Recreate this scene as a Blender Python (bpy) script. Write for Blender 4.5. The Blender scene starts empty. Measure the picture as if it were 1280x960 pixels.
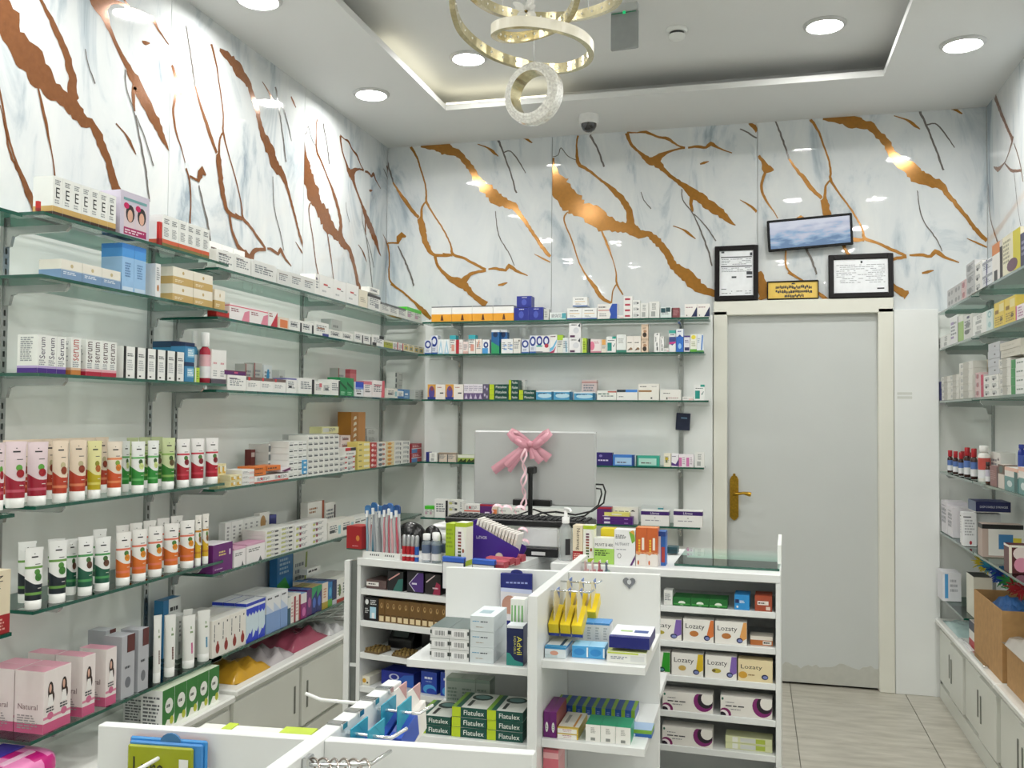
import bpy, bmesh, math, random
from math import sin, cos, pi, radians, hypot, atan2, sqrt
from mathutils import Vector, Matrix

# ---------------------------------------------------------------- camera, world, exposure
sc = bpy.context.scene
col = sc.collection
YAW, PITCH, ROLL = 0.254785, 0.0322047, 0.0080328
EYE = Vector((0.0, 0.0, 1.5))
fw = Vector((-sin(YAW) * cos(PITCH), cos(YAW) * cos(PITCH), sin(PITCH)))
rt = Vector((cos(YAW), sin(YAW), 0.0))
up = rt.cross(fw)
rt, up = rt * cos(ROLL) + up * sin(ROLL), up * cos(ROLL) - rt * sin(ROLL)
cam = bpy.data.cameras.new('camera')
cam.sensor_width = 36.0
cam.lens = 1164.0 / 1280.0 * 36.0
cam.clip_start = 0.05
cam_ob = bpy.data.objects.new('camera', cam)
col.objects.link(cam_ob)
cam_ob.matrix_world = Matrix(((rt.x, up.x, -fw.x, EYE.x), (rt.y, up.y, -fw.y, EYE.y), (rt.z, up.z, -fw.z, EYE.z), (0, 0, 0, 1)))
sc.camera = cam_ob
world = bpy.data.worlds.new('world')
sc.world = world
world.use_nodes = True
world.node_tree.nodes['Background'].inputs[0].default_value = (0.9, 0.95, 1.0, 1)
world.node_tree.nodes['Background'].inputs[1].default_value = 0.0
sc.view_settings.view_transform = 'Standard'
sc.view_settings.look = 'None'
sc.view_settings.gamma = 1.0
sc.view_settings.use_curve_mapping = False
sc.view_settings.exposure = -1.15
LAMP = 330.0        # radiance of each downlight diffuser
COVE = 9.0

# ---------------------------------------------------------------- room measures (metres)
XL, XR, YB, YF = -2.262, 1.2215, 5.497, -2.6
ZC, ZT = 3.19, 3.315                     # lower and raised ceiling
ZM = 2.078                               # foot of the marble
LX, RX, BY = -1.994, 0.964, 5.265        # front edges of the glass shelves

# ---------------------------------------------------------------- materials
def lin(c):
    c /= 255.0
    return c / 12.92 if c <= 0.04045 else ((c + 0.055) / 1.055) ** 2.4

def rgb(h):
    if len(h) == 3:
        h = ''.join(x * 2 for x in h)
    return tuple(lin(int(h[i:i + 2], 16)) for i in (0, 2, 4))

_mats = {}
def mat(h, rough=0.45, metal=0.0, vary=0.05, scale=30.0, spec=0.5, coat=0.0):
    key = (h, rough, metal, vary, scale, spec, coat)
    if key in _mats:
        return _mats[key]
    m = bpy.data.materials.new('paint_' + h)
    m.use_nodes = True
    nt = m.node_tree
    p = nt.nodes['Principled BSDF']
    c = rgb(h)
    if vary > 0:
        tc = nt.nodes.new('ShaderNodeTexCoord')
        n = nt.nodes.new('ShaderNodeTexNoise')
        n.inputs['Scale'].default_value = scale
        n.inputs['Detail'].default_value = 3
        nt.links.new(tc.outputs['Object'], n.inputs['Vector'])
        r = nt.nodes.new('ShaderNodeValToRGB')
        r.color_ramp.elements[0].position = 0.3
        r.color_ramp.elements[1].position = 0.7
        r.color_ramp.elements[0].color = tuple(x * (1 - vary) for x in c) + (1,)
        r.color_ramp.elements[1].color = tuple(min(1, x * (1 + vary * 0.6)) for x in c) + (1,)
        nt.links.new(n.outputs['Fac'], r.inputs['Fac'])
        nt.links.new(r.outputs['Color'], p.inputs['Base Color'])
    else:
        p.inputs['Base Color'].default_value = c + (1,)
    p.inputs['Roughness'].default_value = rough
    p.inputs['Metallic'].default_value = metal
    p.inputs['Specular IOR Level'].default_value = spec
    p.inputs['Coat Weight'].default_value = coat
    _mats[key] = m
    return m

def emit(h, s):
    key = ('emit', h, s)
    if key not in _mats:
        m = bpy.data.materials.new('glow_' + h)
        m.use_nodes = True
        nt = m.node_tree
        nt.nodes.remove(nt.nodes['Principled BSDF'])
        e = nt.nodes.new('ShaderNodeEmission')
        e.inputs[0].default_value = rgb(h) + (1,)
        e.inputs[1].default_value = s
        nt.links.new(e.outputs[0], nt.nodes['Material Output'].inputs[0])
        _mats[key] = m
    return _mats[key]

def sheet(h, ior=1.45, rough=0.02, amount=1.0):
    """thin clear sheet: tinted transparency under a Fresnel gloss"""
    key = ('sheet', h, ior, rough, amount)
    if key not in _mats:
        m = bpy.data.materials.new('clear_' + h)
        m.use_nodes = True
        nt = m.node_tree
        nt.nodes.remove(nt.nodes['Principled BSDF'])
        t = nt.nodes.new('ShaderNodeBsdfTransparent')
        t.inputs[0].default_value = rgb(h) + (1,)
        g = nt.nodes.new('ShaderNodeBsdfGlossy')
        g.inputs['Roughness'].default_value = rough
        g.inputs['Color'].default_value = (0.9, 1, 0.97, 1)
        f = nt.nodes.new('ShaderNodeFresnel')
        f.inputs[0].default_value = ior
        x = nt.nodes.new('ShaderNodeMixShader')
        nt.links.new(f.outputs[0], x.inputs[0])
        nt.links.new(t.outputs[0], x.inputs[1])
        nt.links.new(g.outputs[0], x.inputs[2])
        nt.links.new(x.outputs[0], nt.nodes['Material Output'].inputs[0])
        _mats[key] = m
    return _mats[key]

def film(h, alpha):
    """milky plastic film: part clear, part coloured"""
    key = ('film', h, alpha)
    if key not in _mats:
        m = bpy.data.materials.new('film_' + h)
        m.use_nodes = True
        nt = m.node_tree
        p = nt.nodes['Principled BSDF']
        p.inputs['Base Color'].default_value = rgb(h) + (1,)
        p.inputs['Roughness'].default_value = 0.15
        t = nt.nodes.new('ShaderNodeBsdfTransparent')
        x = nt.nodes.new('ShaderNodeMixShader')
        x.inputs[0].default_value = alpha
        nt.links.new(t.outputs[0], x.inputs[1])
        nt.links.new(p.outputs[0], x.inputs[2])
        nt.links.new(x.outputs[0], nt.nodes['Material Output'].inputs[0])
        _mats[key] = m
    return _mats[key]

def marble():
    m = bpy.data.materials.new('white_marble_gloss')
    m.use_nodes = True
    nt = m.node_tree
    p = nt.nodes['Principled BSDF']
    geo = nt.nodes.new('ShaderNodeNewGeometry')
    mp = nt.nodes.new('ShaderNodeMapping')
    mp.inputs['Rotation'].default_value = (0.55, 0.55, 0.0)
    mp.inputs['Scale'].default_value = (1.5, 1.5, 0.55)
    nt.links.new(geo.outputs['Position'], mp.inputs['Vector'])
    n = nt.nodes.new('ShaderNodeTexNoise')
    n.inputs['Scale'].default_value = 2.6
    n.inputs['Detail'].default_value = 7
    n.inputs['Roughness'].default_value = 0.62
    n.inputs['Distortion'].default_value = 1.1
    nt.links.new(mp.outputs[0], n.inputs['Vector'])
    r = nt.nodes.new('ShaderNodeValToRGB')
    cr = r.color_ramp
    cr.elements[0].position = 0.32; cr.elements[0].color = rgb('9aa6b0') + (1,)
    cr.elements[1].position = 0.47; cr.elements[1].color = rgb('d6dbdd') + (1,)
    e = cr.elements.new(0.38); e.color = rgb('bac4ca') + (1,)
    e = cr.elements.new(0.7); e.color = rgb('e2e5e4') + (1,)
    nt.links.new(n.outputs['Fac'], r.inputs['Fac'])
    nt.links.new(r.outputs['Color'], p.inputs['Base Color'])
    p.inputs['Roughness'].default_value = 0.014
    b = nt.nodes.new('ShaderNodeBump')
    b.inputs['Strength'].default_value = 0.03
    b.inputs['Distance'].default_value = 0.004
    w = nt.nodes.new('ShaderNodeTexNoise')
    w.inputs['Scale'].default_value = 1.0
    w.inputs['Detail'].default_value = 2
    m2 = nt.nodes.new('ShaderNodeMapping')
    m2.inputs['Scale'].default_value = (14, 14, 40)
    nt.links.new(geo.outputs['Position'], m2.inputs['Vector'])
    nt.links.new(m2.outputs[0], w.inputs['Vector'])
    nt.links.new(w.outputs['Fac'], b.inputs['Height'])
    nt.links.new(b.outputs[0], p.inputs['Normal'])
    return m

def gilt(h, name, metal):
    m = bpy.data.materials.new(name)
    m.use_nodes = True
    nt = m.node_tree
    p = nt.nodes['Principled BSDF']
    geo = nt.nodes.new('ShaderNodeNewGeometry')
    n = nt.nodes.new('ShaderNodeTexNoise')
    n.inputs['Scale'].default_value = 60
    n.inputs['Detail'].default_value = 5
    nt.links.new(geo.outputs['Position'], n.inputs['Vector'])
    r = nt.nodes.new('ShaderNodeValToRGB')
    c = rgb(h)
    r.color_ramp.elements[0].color = tuple(x * 0.75 for x in c) + (1,)
    r.color_ramp.elements[1].color = tuple(min(1, x * 1.2) for x in c) + (1,)
    nt.links.new(n.outputs['Fac'], r.inputs['Fac'])
    nt.links.new(r.outputs['Color'], p.inputs['Base Color'])
    p.inputs['Roughness'].default_value = 0.16
    p.inputs['Metallic'].default_value = metal
    return m

def tilemat():
    m = bpy.data.materials.new('beige_stone_tile')
    m.use_nodes = True
    nt = m.node_tree
    p = nt.nodes['Principled BSDF']
    geo = nt.nodes.new('ShaderNodeNewGeometry')
    mp = nt.nodes.new('ShaderNodeMapping')
    mp.inputs['Scale'].default_value = (2.0, 7.0, 1)
    nt.links.new(geo.outputs['Position'], mp.inputs['Vector'])
    n = nt.nodes.new('ShaderNodeTexNoise')
    n.inputs['Scale'].default_value = 3.0
    n.inputs['Detail'].default_value = 8
    nt.links.new(mp.outputs[0], n.inputs['Vector'])
    r = nt.nodes.new('ShaderNodeValToRGB')
    r.color_ramp.elements[0].color = rgb('a39f92') + (1,)
    r.color_ramp.elements[1].color = rgb('c4c0b4') + (1,)
    r.color_ramp.elements[0].position = 0.3
    r.color_ramp.elements[1].position = 0.72
    nt.links.new(n.outputs['Fac'], r.inputs['Fac'])
    nt.links.new(r.outputs['Color'], p.inputs['Base Color'])
    p.inputs['Roughness'].default_value = 0.32
    return m

# ---------------------------------------------------------------- mesh helpers
class MB:
    def __init__(self):
        self.v, self.f, self.mi, self.mats, self.sm = [], [], [], [], []

    def slot(self, m):
        if m not in self.mats:
            self.mats.append(m)
        return self.mats.index(m)

    def face(self, pts, m, smooth=False):
        k = len(self.v)
        self.v += [tuple(p) for p in pts]
        self.f.append(tuple(range(k, k + len(pts))))
        self.mi.append(self.slot(m)); self.sm.append(smooth)

    def grid(self, rows, m, close=False, smooth=True, matf=None):
        """rows: list of rings of points, joined by quads"""
        k = len(self.v); n = len(rows[0])
        for r in rows:
            self.v += [tuple(p) for p in r]
        for i in range(len(rows) - 1):
            for j in range(n if close else n - 1):
                a = k + i * n + j; b = k + i * n + (j + 1) % n
                self.f.append((a, b, b + n, a + n))
                self.mi.append(self.slot(matf(i, j) if matf else m)); self.sm.append(smooth)
        return self

    def box(self, x0, y0, z0, x1, y1, z1, m):
        k = len(self.v)
        self.v += [(x, y, z) for z in (z0, z1) for y in (y0, y1) for x in (x0, x1)]
        for q in ((0, 2, 3, 1), (4, 5, 7, 6), (0, 1, 5, 4), (2, 6, 7, 3), (0, 4, 6, 2), (1, 3, 7, 5)):
            self.f.append(tuple(k + i for i in q)); self.mi.append(self.slot(m)); self.sm.append(False)
        return self

    def hexa(self, pts, m):
        """8 points ordered as box()"""
        k = len(self.v)
        self.v += [tuple(p) for p in pts]
        for q in ((0, 2, 3, 1), (4, 5, 7, 6), (0, 1, 5, 4), (2, 6, 7, 3), (0, 4, 6, 2), (1, 3, 7, 5)):
            self.f.append(tuple(k + i for i in q)); self.mi.append(self.slot(m)); self.sm.append(False)
        return self

    def prism(self, poly, z0, z1, m, ax='z'):
        """poly outline extruded along an axis"""
        P = {'z': lambda a, b, c: (a, b, c), 'y': lambda a, b, c: (a, c, b), 'x': lambda a, b, c: (c, a, b)}[ax]
        self.face([P(a, b, z1) for a, b in poly], m)
        self.face([P(a, b, z0) for a, b in reversed(poly)], m)
        n = len(poly)
        for i in range(n):
            a, b = poly[i], poly[(i + 1) % n]
            self.face([P(a[0], a[1], z0), P(b[0], b[1], z0), P(b[0], b[1], z1), P(a[0], a[1], z1)], m)
        return self

    def lathe(self, prof, m, n=16, c=(0, 0, 0), sx=1.0, sy=1.0, cap=True, matf=None):
        rows = [[(c[0] + r * sx * cos(2 * pi * j / n), c[1] + r * sy * sin(2 * pi * j / n), c[2] + z) for j in range(n)] for r, z in prof]
        self.grid(rows, m, close=True, matf=matf)
        if cap:
            self.face(list(reversed(rows[0])), m)
            self.face(rows[-1], m)
        return self

    def pipe(self, path, r, m, n=8, cap=True):
        path = [Vector(p) for p in path]
        rad = r if isinstance(r, (list, tuple)) else [r] * len(path)
        rows = []; u = None
        for i, p in enumerate(path):
            t = (path[min(i + 1, len(path) - 1)] - path[max(i - 1, 0)]).normalized()
            if u is None:
                u = t.orthogonal().normalized()
            u = (u - t * u.dot(t)).normalized(); w = t.cross(u)
            rows.append([p + (u * cos(2 * pi * j / n) + w * sin(2 * pi * j / n)) * rad[i] for j in range(n)])
        self.grid(rows, m, close=True)
        if cap:
            self.face(list(reversed(rows[0])), m); self.face(rows[-1], m)
        return self

    def mesh(self, name, bevel=0.0):
        me = bpy.data.meshes.new(name)
        me.from_pydata(self.v, [], self.f)
        for m in self.mats:
            me.materials.append(m)
        for p, i, s in zip(me.polygons, self.mi, self.sm):
            p.material_index = i; p.use_smooth = s
        if bevel > 0:
            bm = bmesh.new(); bm.from_mesh(me)
            bmesh.ops.remove_doubles(bm, verts=bm.verts, dist=1e-6)
            bmesh.ops.bevel(bm, geom=[e for e in bm.edges if e.is_manifold and e.calc_face_angle(0) > 0.5], offset=bevel, segments=1, affect='EDGES', clamp_overlap=True)
            bm.to_mesh(me); bm.free()
        me.update()
        return me

    def build(self, name, parent=None, bevel=0.0):
        return link(name, self.mesh(name, bevel), parent)

def link(name, me, parent=None):
    o = bpy.data.objects.new(name, me)
    col.objects.link(o)
    if parent is not None:
        o.parent = parent
    return o

def tag(o, label, cat, group=None):
    o['label'] = label; o['category'] = cat
    if group:
        o['group'] = group
    return o

def thing(name, label, cat, loc=(0, 0, 0), rz=0.0, group=None):
    o = bpy.data.objects.new(name, None)
    o.empty_display_size = 0.05
    col.objects.link(o)
    o.location = loc; o.rotation_euler = (0, 0, rz)
    return tag(o, label, cat, group)

def struct(o, label=None):
    o['kind'] = 'structure'
    if label:
        o['label'] = label
    return o

def copy_tree(o, parent=None):
    c = o.copy(); col.objects.link(c); c.parent = parent
    for ch in list(o.children):
        copy_tree(ch, c)
    return c

WHITE = mat('eceeeb', 0.4, vary=0.02, scale=6)
BOARD = mat('e6e9e8', 0.32, vary=0.02, scale=8)
STEEL = mat('a9adab', 0.3, 0.9, vary=0.04)
SLOT = mat('3a3d3c', 0.6)
CHROME = mat('d8dadb', 0.12, 1.0, vary=0)
BLACK = mat('0e0f10', 0.4)
GLASS = sheet('fdfffe', 1.3)
EDGE = mat('175444', 0.12, vary=0.1, coat=0.5)

# ---------------------------------------------------------------- veins of the two marble prints: centre line (u, z, width) in metres
VEIN_A = [
    ('g', [(0.358,3.188,0.0153),(0.406,3.184,0.0382),(0.454,3.177,0.0482),(0.514,3.161,0.0759),(0.562,3.137,0.053),(0.603,3.129,0.0479),(0.644,3.084,0.0377),(0.691,3.03,0.0426),(0.72,2.972,0.0401),(0.761,2.919,0.0562),(0.818,2.871,0.0747),(0.864,2.825,0.0745),(0.922,2.794,0.0557),(0.967,2.775,0.0445),(1.001,2.73,0.0271),(1.057,2.653,0.0221),(1.113,2.57,0.0196),(1.157,2.506,0.022),(1.201,2.456,0.0195)]),
    ('g', [(0.291,3.189,0.0179),(0.333,3.118,0.0128),(0.357,3.046,0.0102),(0.391,2.941,0.0102),(0.399,2.87,0.0127),(0.399,2.836,0.0152),(0.441,2.759,0.0101),(0.512,2.654,0.0101),(0.565,2.55,0.0101),(0.577,2.496,0.0176),(0.653,2.464,0.015),(0.712,2.431,0.0175),(0.793,2.39,0.0149)]),
    ('g', [(0.396,2.832,0.0102),(0.372,2.801,0.0127),(0.368,2.731,0.0203),(0.362,2.719,0.0381),(0.386,2.634,0.033)]),
    ('d', [(0.1,3.193,0.0077),(0.137,3.087,0.0103),(0.174,2.967,0.0103)]),
    ('g', [(0.174,2.967,0.0103),(0.217,2.9,0.0154),(0.253,2.853,0.023),(0.296,2.793,0.023),(0.35,2.732,0.0178)]),
    ('g', [(0.006,2.997,0.0155),(0.037,2.95,0.0259),(0.056,2.916,0.0517),(0.09,2.91,0.0077)]),
    ('g', [(0.043,2.904,0.0155),(0.022,2.82,0.0155),(0.043,2.741,0.0129),(0.087,2.674,0.0064),(0.112,2.628,0.0051)]),
    ('g', [(0.512,2.499,0.0101),(0.577,2.486,0.0151)]),
    ('g', [(0.81,2.392,0.0099),(0.862,2.394,0.0173),(0.919,2.383,0.0173),(0.942,2.41,0.0271),(0.987,2.377,0.0172),(1.061,2.344,0.0061)]),
    ('g', [(0.873,2.291,0.0099),(0.901,2.296,0.0173),(0.933,2.305,0.0049)]),
    ('g', [(1.101,2.475,0.0037),(1.157,2.445,0.0098),(1.201,2.422,0.0073)]),
    ('g', [(0.733,3.175,0.005),(0.797,3.149,0.01),(0.831,3.122,0.0174),(0.868,3.09,0.005)]),
    ('g', [(1.027,3.199,0.0099),(1.055,3.18,0.0148),(1.083,3.16,0.0062)]),
    ('d', [(0.866,3.194,0.0149),(0.9,3.11,0.0099),(0.946,2.982,0.0099),(0.985,2.855,0.0099)]),
    ('d', [(0.9,3.11,0.0075),(0.946,3.117,0.0074),(0.992,3.06,0.0074),(1.042,2.976,0.0049)]),
    ('d', [(0.852,2.75,0.005),(0.875,2.599,0.0062),(0.943,2.484,0.0062),(0.976,2.409,0.0049)]),
    ('g', [(0.006,2.327,0.0258),(0.024,2.262,0.0515),(0.049,2.171,0.0772)]),
    ('g', [(0.167,2.316,0.0102),(0.216,2.282,0.0051)]),
    ('g', [(0.358,2.724,0.0328),(0.386,2.615,0.0378),(0.414,2.538,0.0314),(0.461,2.492,0.0201),(0.573,2.488,0.0175)]),
    ('g', [(0.461,2.492,0.0201),(0.482,2.422,0.0175),(0.548,2.351,0.0275),(0.614,2.318,0.056),(0.653,2.298,0.0497),(0.719,2.228,0.0309),(0.797,2.17,0.0432)]),
    ('g', [(0.653,2.317,0.0497),(0.679,2.354,0.0273),(0.73,2.374,0.0173),(0.795,2.385,0.0173)]),
    ('g', [(0.212,2.571,0.0101),(0.219,2.609,0.038),(0.239,2.627,0.038),(0.266,2.614,0.0101)]),
    ('g', [(0.144,2.58,0.0102),(0.212,2.577,0.0101)]),
    ('g', [(0.117,2.607,0.0102),(0.145,2.561,0.0102),(0.157,2.471,0.0076),(0.154,2.395,0.0102),(0.168,2.33,0.0101),(0.257,2.258,0.0126),(0.325,2.2,0.0151),(0.392,2.135,0.0314),(0.439,2.09,0.0175)]),
    ('d', [(0.213,2.558,0.0076),(0.282,2.416,0.0126),(0.323,2.301,0.0101)]),
]
VEIN_B = [
    ('g', [(0.001,3.059,0.0243),(0.005,2.985,0.0487),(0.024,2.898,0.1336),(0.074,2.834,0.1151),(0.13,2.783,0.1329),(0.185,2.732,0.0904),(0.259,2.692,0.1201),(0.319,2.653,0.1077),(0.38,2.626,0.0716),(0.439,2.612,0.0595),(0.487,2.598,0.0713),(0.534,2.572,0.0533),(0.582,2.57,0.0331),(0.629,2.532,0.0448),(0.687,2.459,0.0376),(0.734,2.375,0.0469),(0.804,2.314,0.0701),(0.861,2.26,0.0699),(0.918,2.223,0.0465),(0.964,2.21,0.0406),(1.043,2.179,0.0346)]),
    ('g', [(0.158,3.186,0.0121),(0.15,3.123,0.0097),(0.162,3.018,0.0217),(0.221,2.972,0.0169),(0.306,2.901,0.0144),(0.379,2.837,0.0299),(0.439,2.767,0.0357),(0.475,2.694,0.0404),(0.481,2.622,0.0535),(0.517,2.584,0.0474)]),
    ('g', [(0.455,3.181,0.0239),(0.479,3.113,0.0167),(0.533,3.056,0.0166),(0.58,3.011,0.0415),(0.627,2.996,0.0591),(0.657,2.965,0.0354),(0.698,2.921,0.0212),(0.768,2.863,0.0258),(0.837,2.806,0.0527),(0.906,2.75,0.0583),(0.986,2.688,0.0523),(1.042,2.632,0.0289),(1.085,2.599,0.0046)]),
    ('g', [(0.627,3.008,0.0591),(0.674,3.041,0.0236),(0.732,3.061,0.0118),(0.796,3.069,0.0141)]),
    ('g', [(0.455,3.184,0.0119),(0.515,3.179,0.0071),(0.568,3.179,0.0166),(0.627,3.149,0.0118),(0.697,3.129,0.0189),(0.75,3.09,0.0094),(0.796,3.069,0.0117)]),
    ('g', [(0.814,3.068,0.0117),(0.871,3.073,0.0164),(0.917,3.063,0.0163),(0.946,3.085,0.0257),(0.986,3.057,0.0116),(1.065,3.022,0.0058)]),
    ('g', [(0.837,2.783,0.0257),(0.832,2.736,0.0187),(0.84,2.689,0.014)]),
    ('g', [(0.883,2.969,0.0093),(0.906,2.973,0.0163),(0.934,2.981,0.0047)]),
    ('g', [(0.728,2.611,0.0059),(0.78,2.591,0.007),(0.815,2.566,0.0164),(0.858,2.529,0.0047)]),
    ('g', [(1.11,2.746,0.0035),(1.16,2.714,0.0115),(1.205,2.671,0.0161)]),
    ('d', [(1.11,3.159,0.0069),(1.155,3.133,0.0092),(1.205,3.1,0.0092)]),
    ('g', [(1.16,3.191,0.0116),(1.188,3.166,0.0254),(1.208,3.135,0.023)]),
    ('g', [(0.1,2.724,0.0073),(0.079,2.7,0.0109),(0.082,2.651,0.0085),(0.125,2.552,0.0084),(0.169,2.417,0.0084),(0.212,2.338,0.0108),(0.261,2.27,0.024),(0.309,2.197,0.0215),(0.364,2.166,0.0143)]),
    ('g', [(0.301,2.612,0.0072),(0.338,2.52,0.0143),(0.374,2.422,0.006),(0.393,2.35,0.0071),(0.399,2.278,0.0119),(0.435,2.212,0.0071)]),
    ('g', [(0.399,2.278,0.0095),(0.375,2.243,0.0071),(0.367,2.165,0.0071)]),
    ('d', [(0.005,3.065,0.0049),(0.036,3.075,0.0049),(0.054,3.117,0.0061),(0.097,3.065,0.0048),(0.147,3.038,0.0048)]),
    ('d', [(0.232,3.184,0.0145),(0.281,3.09,0.0096),(0.318,2.985,0.012)]),
    ('d', [(0.779,2.827,0.0059),(0.785,2.762,0.0059),(0.837,2.689,0.0058),(0.86,2.641,0.007),(0.895,2.557,0.0093),(0.929,2.462,0.0093),(0.952,2.368,0.007)]),
    ('d', [(0.849,2.676,0.0058),(0.906,2.615,0.0058),(0.963,2.531,0.007),(0.975,2.513,0.007)]),
    ('d', [(0.54,2.822,0.0047),(0.557,2.773,0.0047),(0.599,2.718,0.0059)]),
]
VEIN_L = [
    ('g', [(2.363,2.444,0.0036),(2.383,2.385,0.0058),(2.402,2.317,0.0088),(2.425,2.278,0.0103),(2.455,2.241,0.0119),(2.486,2.189,0.0165),(2.513,2.145,0.0091)]),
]
VEIN_R = [
    ('g', [(5.311,3.187,0.0354),(5.199,3.068,0.0288),(5.011,2.89,0.0222),(4.971,2.851,0.0494)]),
    ('g', [(4.991,2.846,0.0221),(5.077,2.802,0.009),(5.142,2.786,0.0091),(5.255,2.786,0.0233),(5.347,2.822,0.0059)]),
    ('g', [(4.951,2.834,0.0087),(4.856,2.72,0.0086),(4.802,2.61,0.0085)]),
    ('g', [(5.121,2.78,0.0091),(4.996,2.713,0.0154),(4.819,2.668,0.0106)]),
    ('g', [(5.471,2.762,0.0061),(5.428,2.57,0.0096),(5.277,2.409,0.0163)]),
    ('d', [(4.956,2.703,0.0055),(4.902,2.526,0.0054),(4.829,2.382,0.0053)]),
]

# ================================================================ the setting
# floor with single tiles
fl = MB().box(XL - 0.1, YF - 0.1, -0.08, XR + 0.1, YB + 0.15, -0.006, mat('6f6b62', 0.8)).build('floor')
struct(fl, 'beige stone tile floor')
TILE = tilemat()
_tm = {}
ty = 5.21 - 0.6 * 14
xs = [XL] + [0.192 + 0.6 * i for i in range(-4, 2)] + [XR]
ys = [YF] + [y for y in (5.21 - 0.6 * i for i in range(13, -1, -1)) if y > YF + 0.05] + [YB + 0.03]
for i in range(len(xs) - 1):
    for j in range(len(ys) - 1):
        w, d = xs[i + 1] - xs[i] - 0.003, ys[j + 1] - ys[j] - 0.003
        k = (round(w, 3), round(d, 3))
        if k not in _tm:
            _tm[k] = MB().box(0, 0, -0.006, w, d, 0, TILE).mesh('floor_tile', 0.001)
        o = link('floor_tile', _tm[k], fl)
        o.location = (xs[i] + 0.0015, ys[j] + 0.0015, 0)

PAINT = mat('e8eae6', 0.5, vary=0.03, scale=3)
MARBLE = marble()
GOLD = gilt('a8742e', 'gold_vein_print', 0.35)
COPPER = gilt('8d5c3a', 'copper_vein_print', 0.3)
DARKV = gilt('6f6a66', 'grey_vein', 0.0)
wl = struct(MB().box(XL - 0.12, YF - 0.1, -0.08, XL - 0.012, YB + 0.12, ZC + 0.3, PAINT).box(XL - 0.012, YF, 0, XL, YB, ZM, PAINT).build('wall_left'))
wr = struct(MB().box(XR + 0.012, YF - 0.1, -0.08, XR + 0.12, YB + 0.12, ZC + 0.3, PAINT).box(XR, YF, 0, XR + 0.012, YB, ZM, PAINT).build('wall_right'))
wb = MB()
wb.box(XL - 0.1, YB + 0.012, -0.08, -0.17, YB + 0.12, ZC + 0.3, PAINT)
wb.box(0.676, YB + 0.012, -0.08, XR + 0.1, YB + 0.12, ZC + 0.3, PAINT)
wb.box(-0.17, YB + 0.012, 2.1, 0.676, YB + 0.12, ZC + 0.3, PAINT)
wb.box(XL, YB, 0, -0.17, YB + 0.012, ZM, PAINT)
wb.box(0.676, YB, 0, XR, YB + 0.012, ZM, PAINT)
wb = struct(wb.build('wall_back'))
wf = struct(MB().box(XL - 0.1, YF - 0.12, -0.08, XR + 0.1, YF, ZC + 0.3, PAINT).build('wall_front'))
# proud white board behind the back shelves and beside the door
MB().box(-1.985, YB - 0.03, 0.0, -0.232, YB + 0.001, ZM + 0.002, mat('e9ecea', 0.42, vary=0.02, scale=4)).build('white_board', wb, 0.002)
MB().box(0.742, YB - 0.03, 0.0, 0.968, YB + 0.001, ZM + 0.012, mat('e9ecea', 0.42, vary=0.02, scale=4)).build('white_board', wb, 0.002)

# marble slabs with inlaid veins
rnd = random.Random(4)
def ribbon(mb, pts, place, lift, m, jag, clip):
    """a vein: centre points (u, z, width) -> ragged strip laid on the slab"""
    P = []
    for i in range(len(pts) - 1):
        p0, p1, p2, p3 = pts[max(0, i - 1)], pts[i], pts[i + 1], pts[min(len(pts) - 1, i + 2)]
        n = max(1, int(hypot(p2[0] - p1[0], p2[1] - p1[1]) / 0.015))
        for k in range(n):
            s = k / n
            P.append(tuple(0.5 * (2 * p1[c] + (p2[c] - p0[c]) * s + (2 * p0[c] - 5 * p1[c] + 4 * p2[c] - p3[c]) * s * s + (3 * p1[c] - p0[c] - 3 * p2[c] + p3[c]) * s ** 3) for c in range(3)))
    P.append(pts[-1])
    P = [(a, b, max(c, 0.0015)) for a, b, c in P]
    rows = []
    for i, (u, z, w) in enumerate(P):
        a, b = P[max(0, i - 1)], P[min(len(P) - 1, i + 1)]
        du, dz = b[0] - a[0], b[1] - a[1]
        L = hypot(du, dz) or 1
        nu, nz = -dz / L, du / L
        o = rnd.uniform(-jag, jag) * w
        wl_, wr_ = w / 2 * (1 + rnd.uniform(-jag, jag)), w / 2 * (1 + rnd.uniform(-jag, jag))
        rows.append(((u + nu * (wl_ + o), z + nz * (wl_ + o)), (u - nu * (wr_ - o), z - nz * (wr_ - o))))
    u0, u1, z0, z1 = clip
    cl = lambda q: (min(max(q[0], u0), u1), min(max(q[1], z0), z1))
    for i in range(len(rows) - 1):
        q = [cl(rows[i][0]), cl(rows[i][1]), cl(rows[i + 1][1]), cl(rows[i + 1][0])]
        ar = sum(q[k][0] * q[(k + 1) % 4][1] - q[(k + 1) % 4][0] * q[k][1] for k in range(4))
        if abs(ar) > 1e-7:
            pts3 = [place(a, b, lift + 1.2e-5 * i) for a, b in q]
            mb.face(pts3 if ar < 0 else pts3[::-1], m)
    return mb

def slab(wall, place, u0, u1, veins, su=1.0, du=0.0, dz=0.0, swap=False):
    g = 0.0015
    p = [place(u, z, t) for z in (ZM, ZC + 0.02) for t in (-0.012, 0.0) for u in (u0 + g, u1 - g)]
    s = MB().hexa(p, MARBLE).build('marble_panel', wall)
    for nv, (kind, pts) in enumerate(veins):
        q = [(du + su * u, z + dz, w) for u, z, w in pts]
        if max(a[0] for a in q) < u0 or min(a[0] for a in q) > u1:
            continue
        mb = ribbon(MB(), q, place, 0.0006 + 0.00009 * nv, (GOLD if wall is wb else COPPER) if kind == 'g' else DARKV, 0.10 if kind == 'g' else 0.2, (u0 + g, u1 - g, ZM + 0.001, ZC - 0.001))
        if mb.f:
            mb.build('gold_vein' if kind == 'g' else 'grey_vein', s)
    return s

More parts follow.
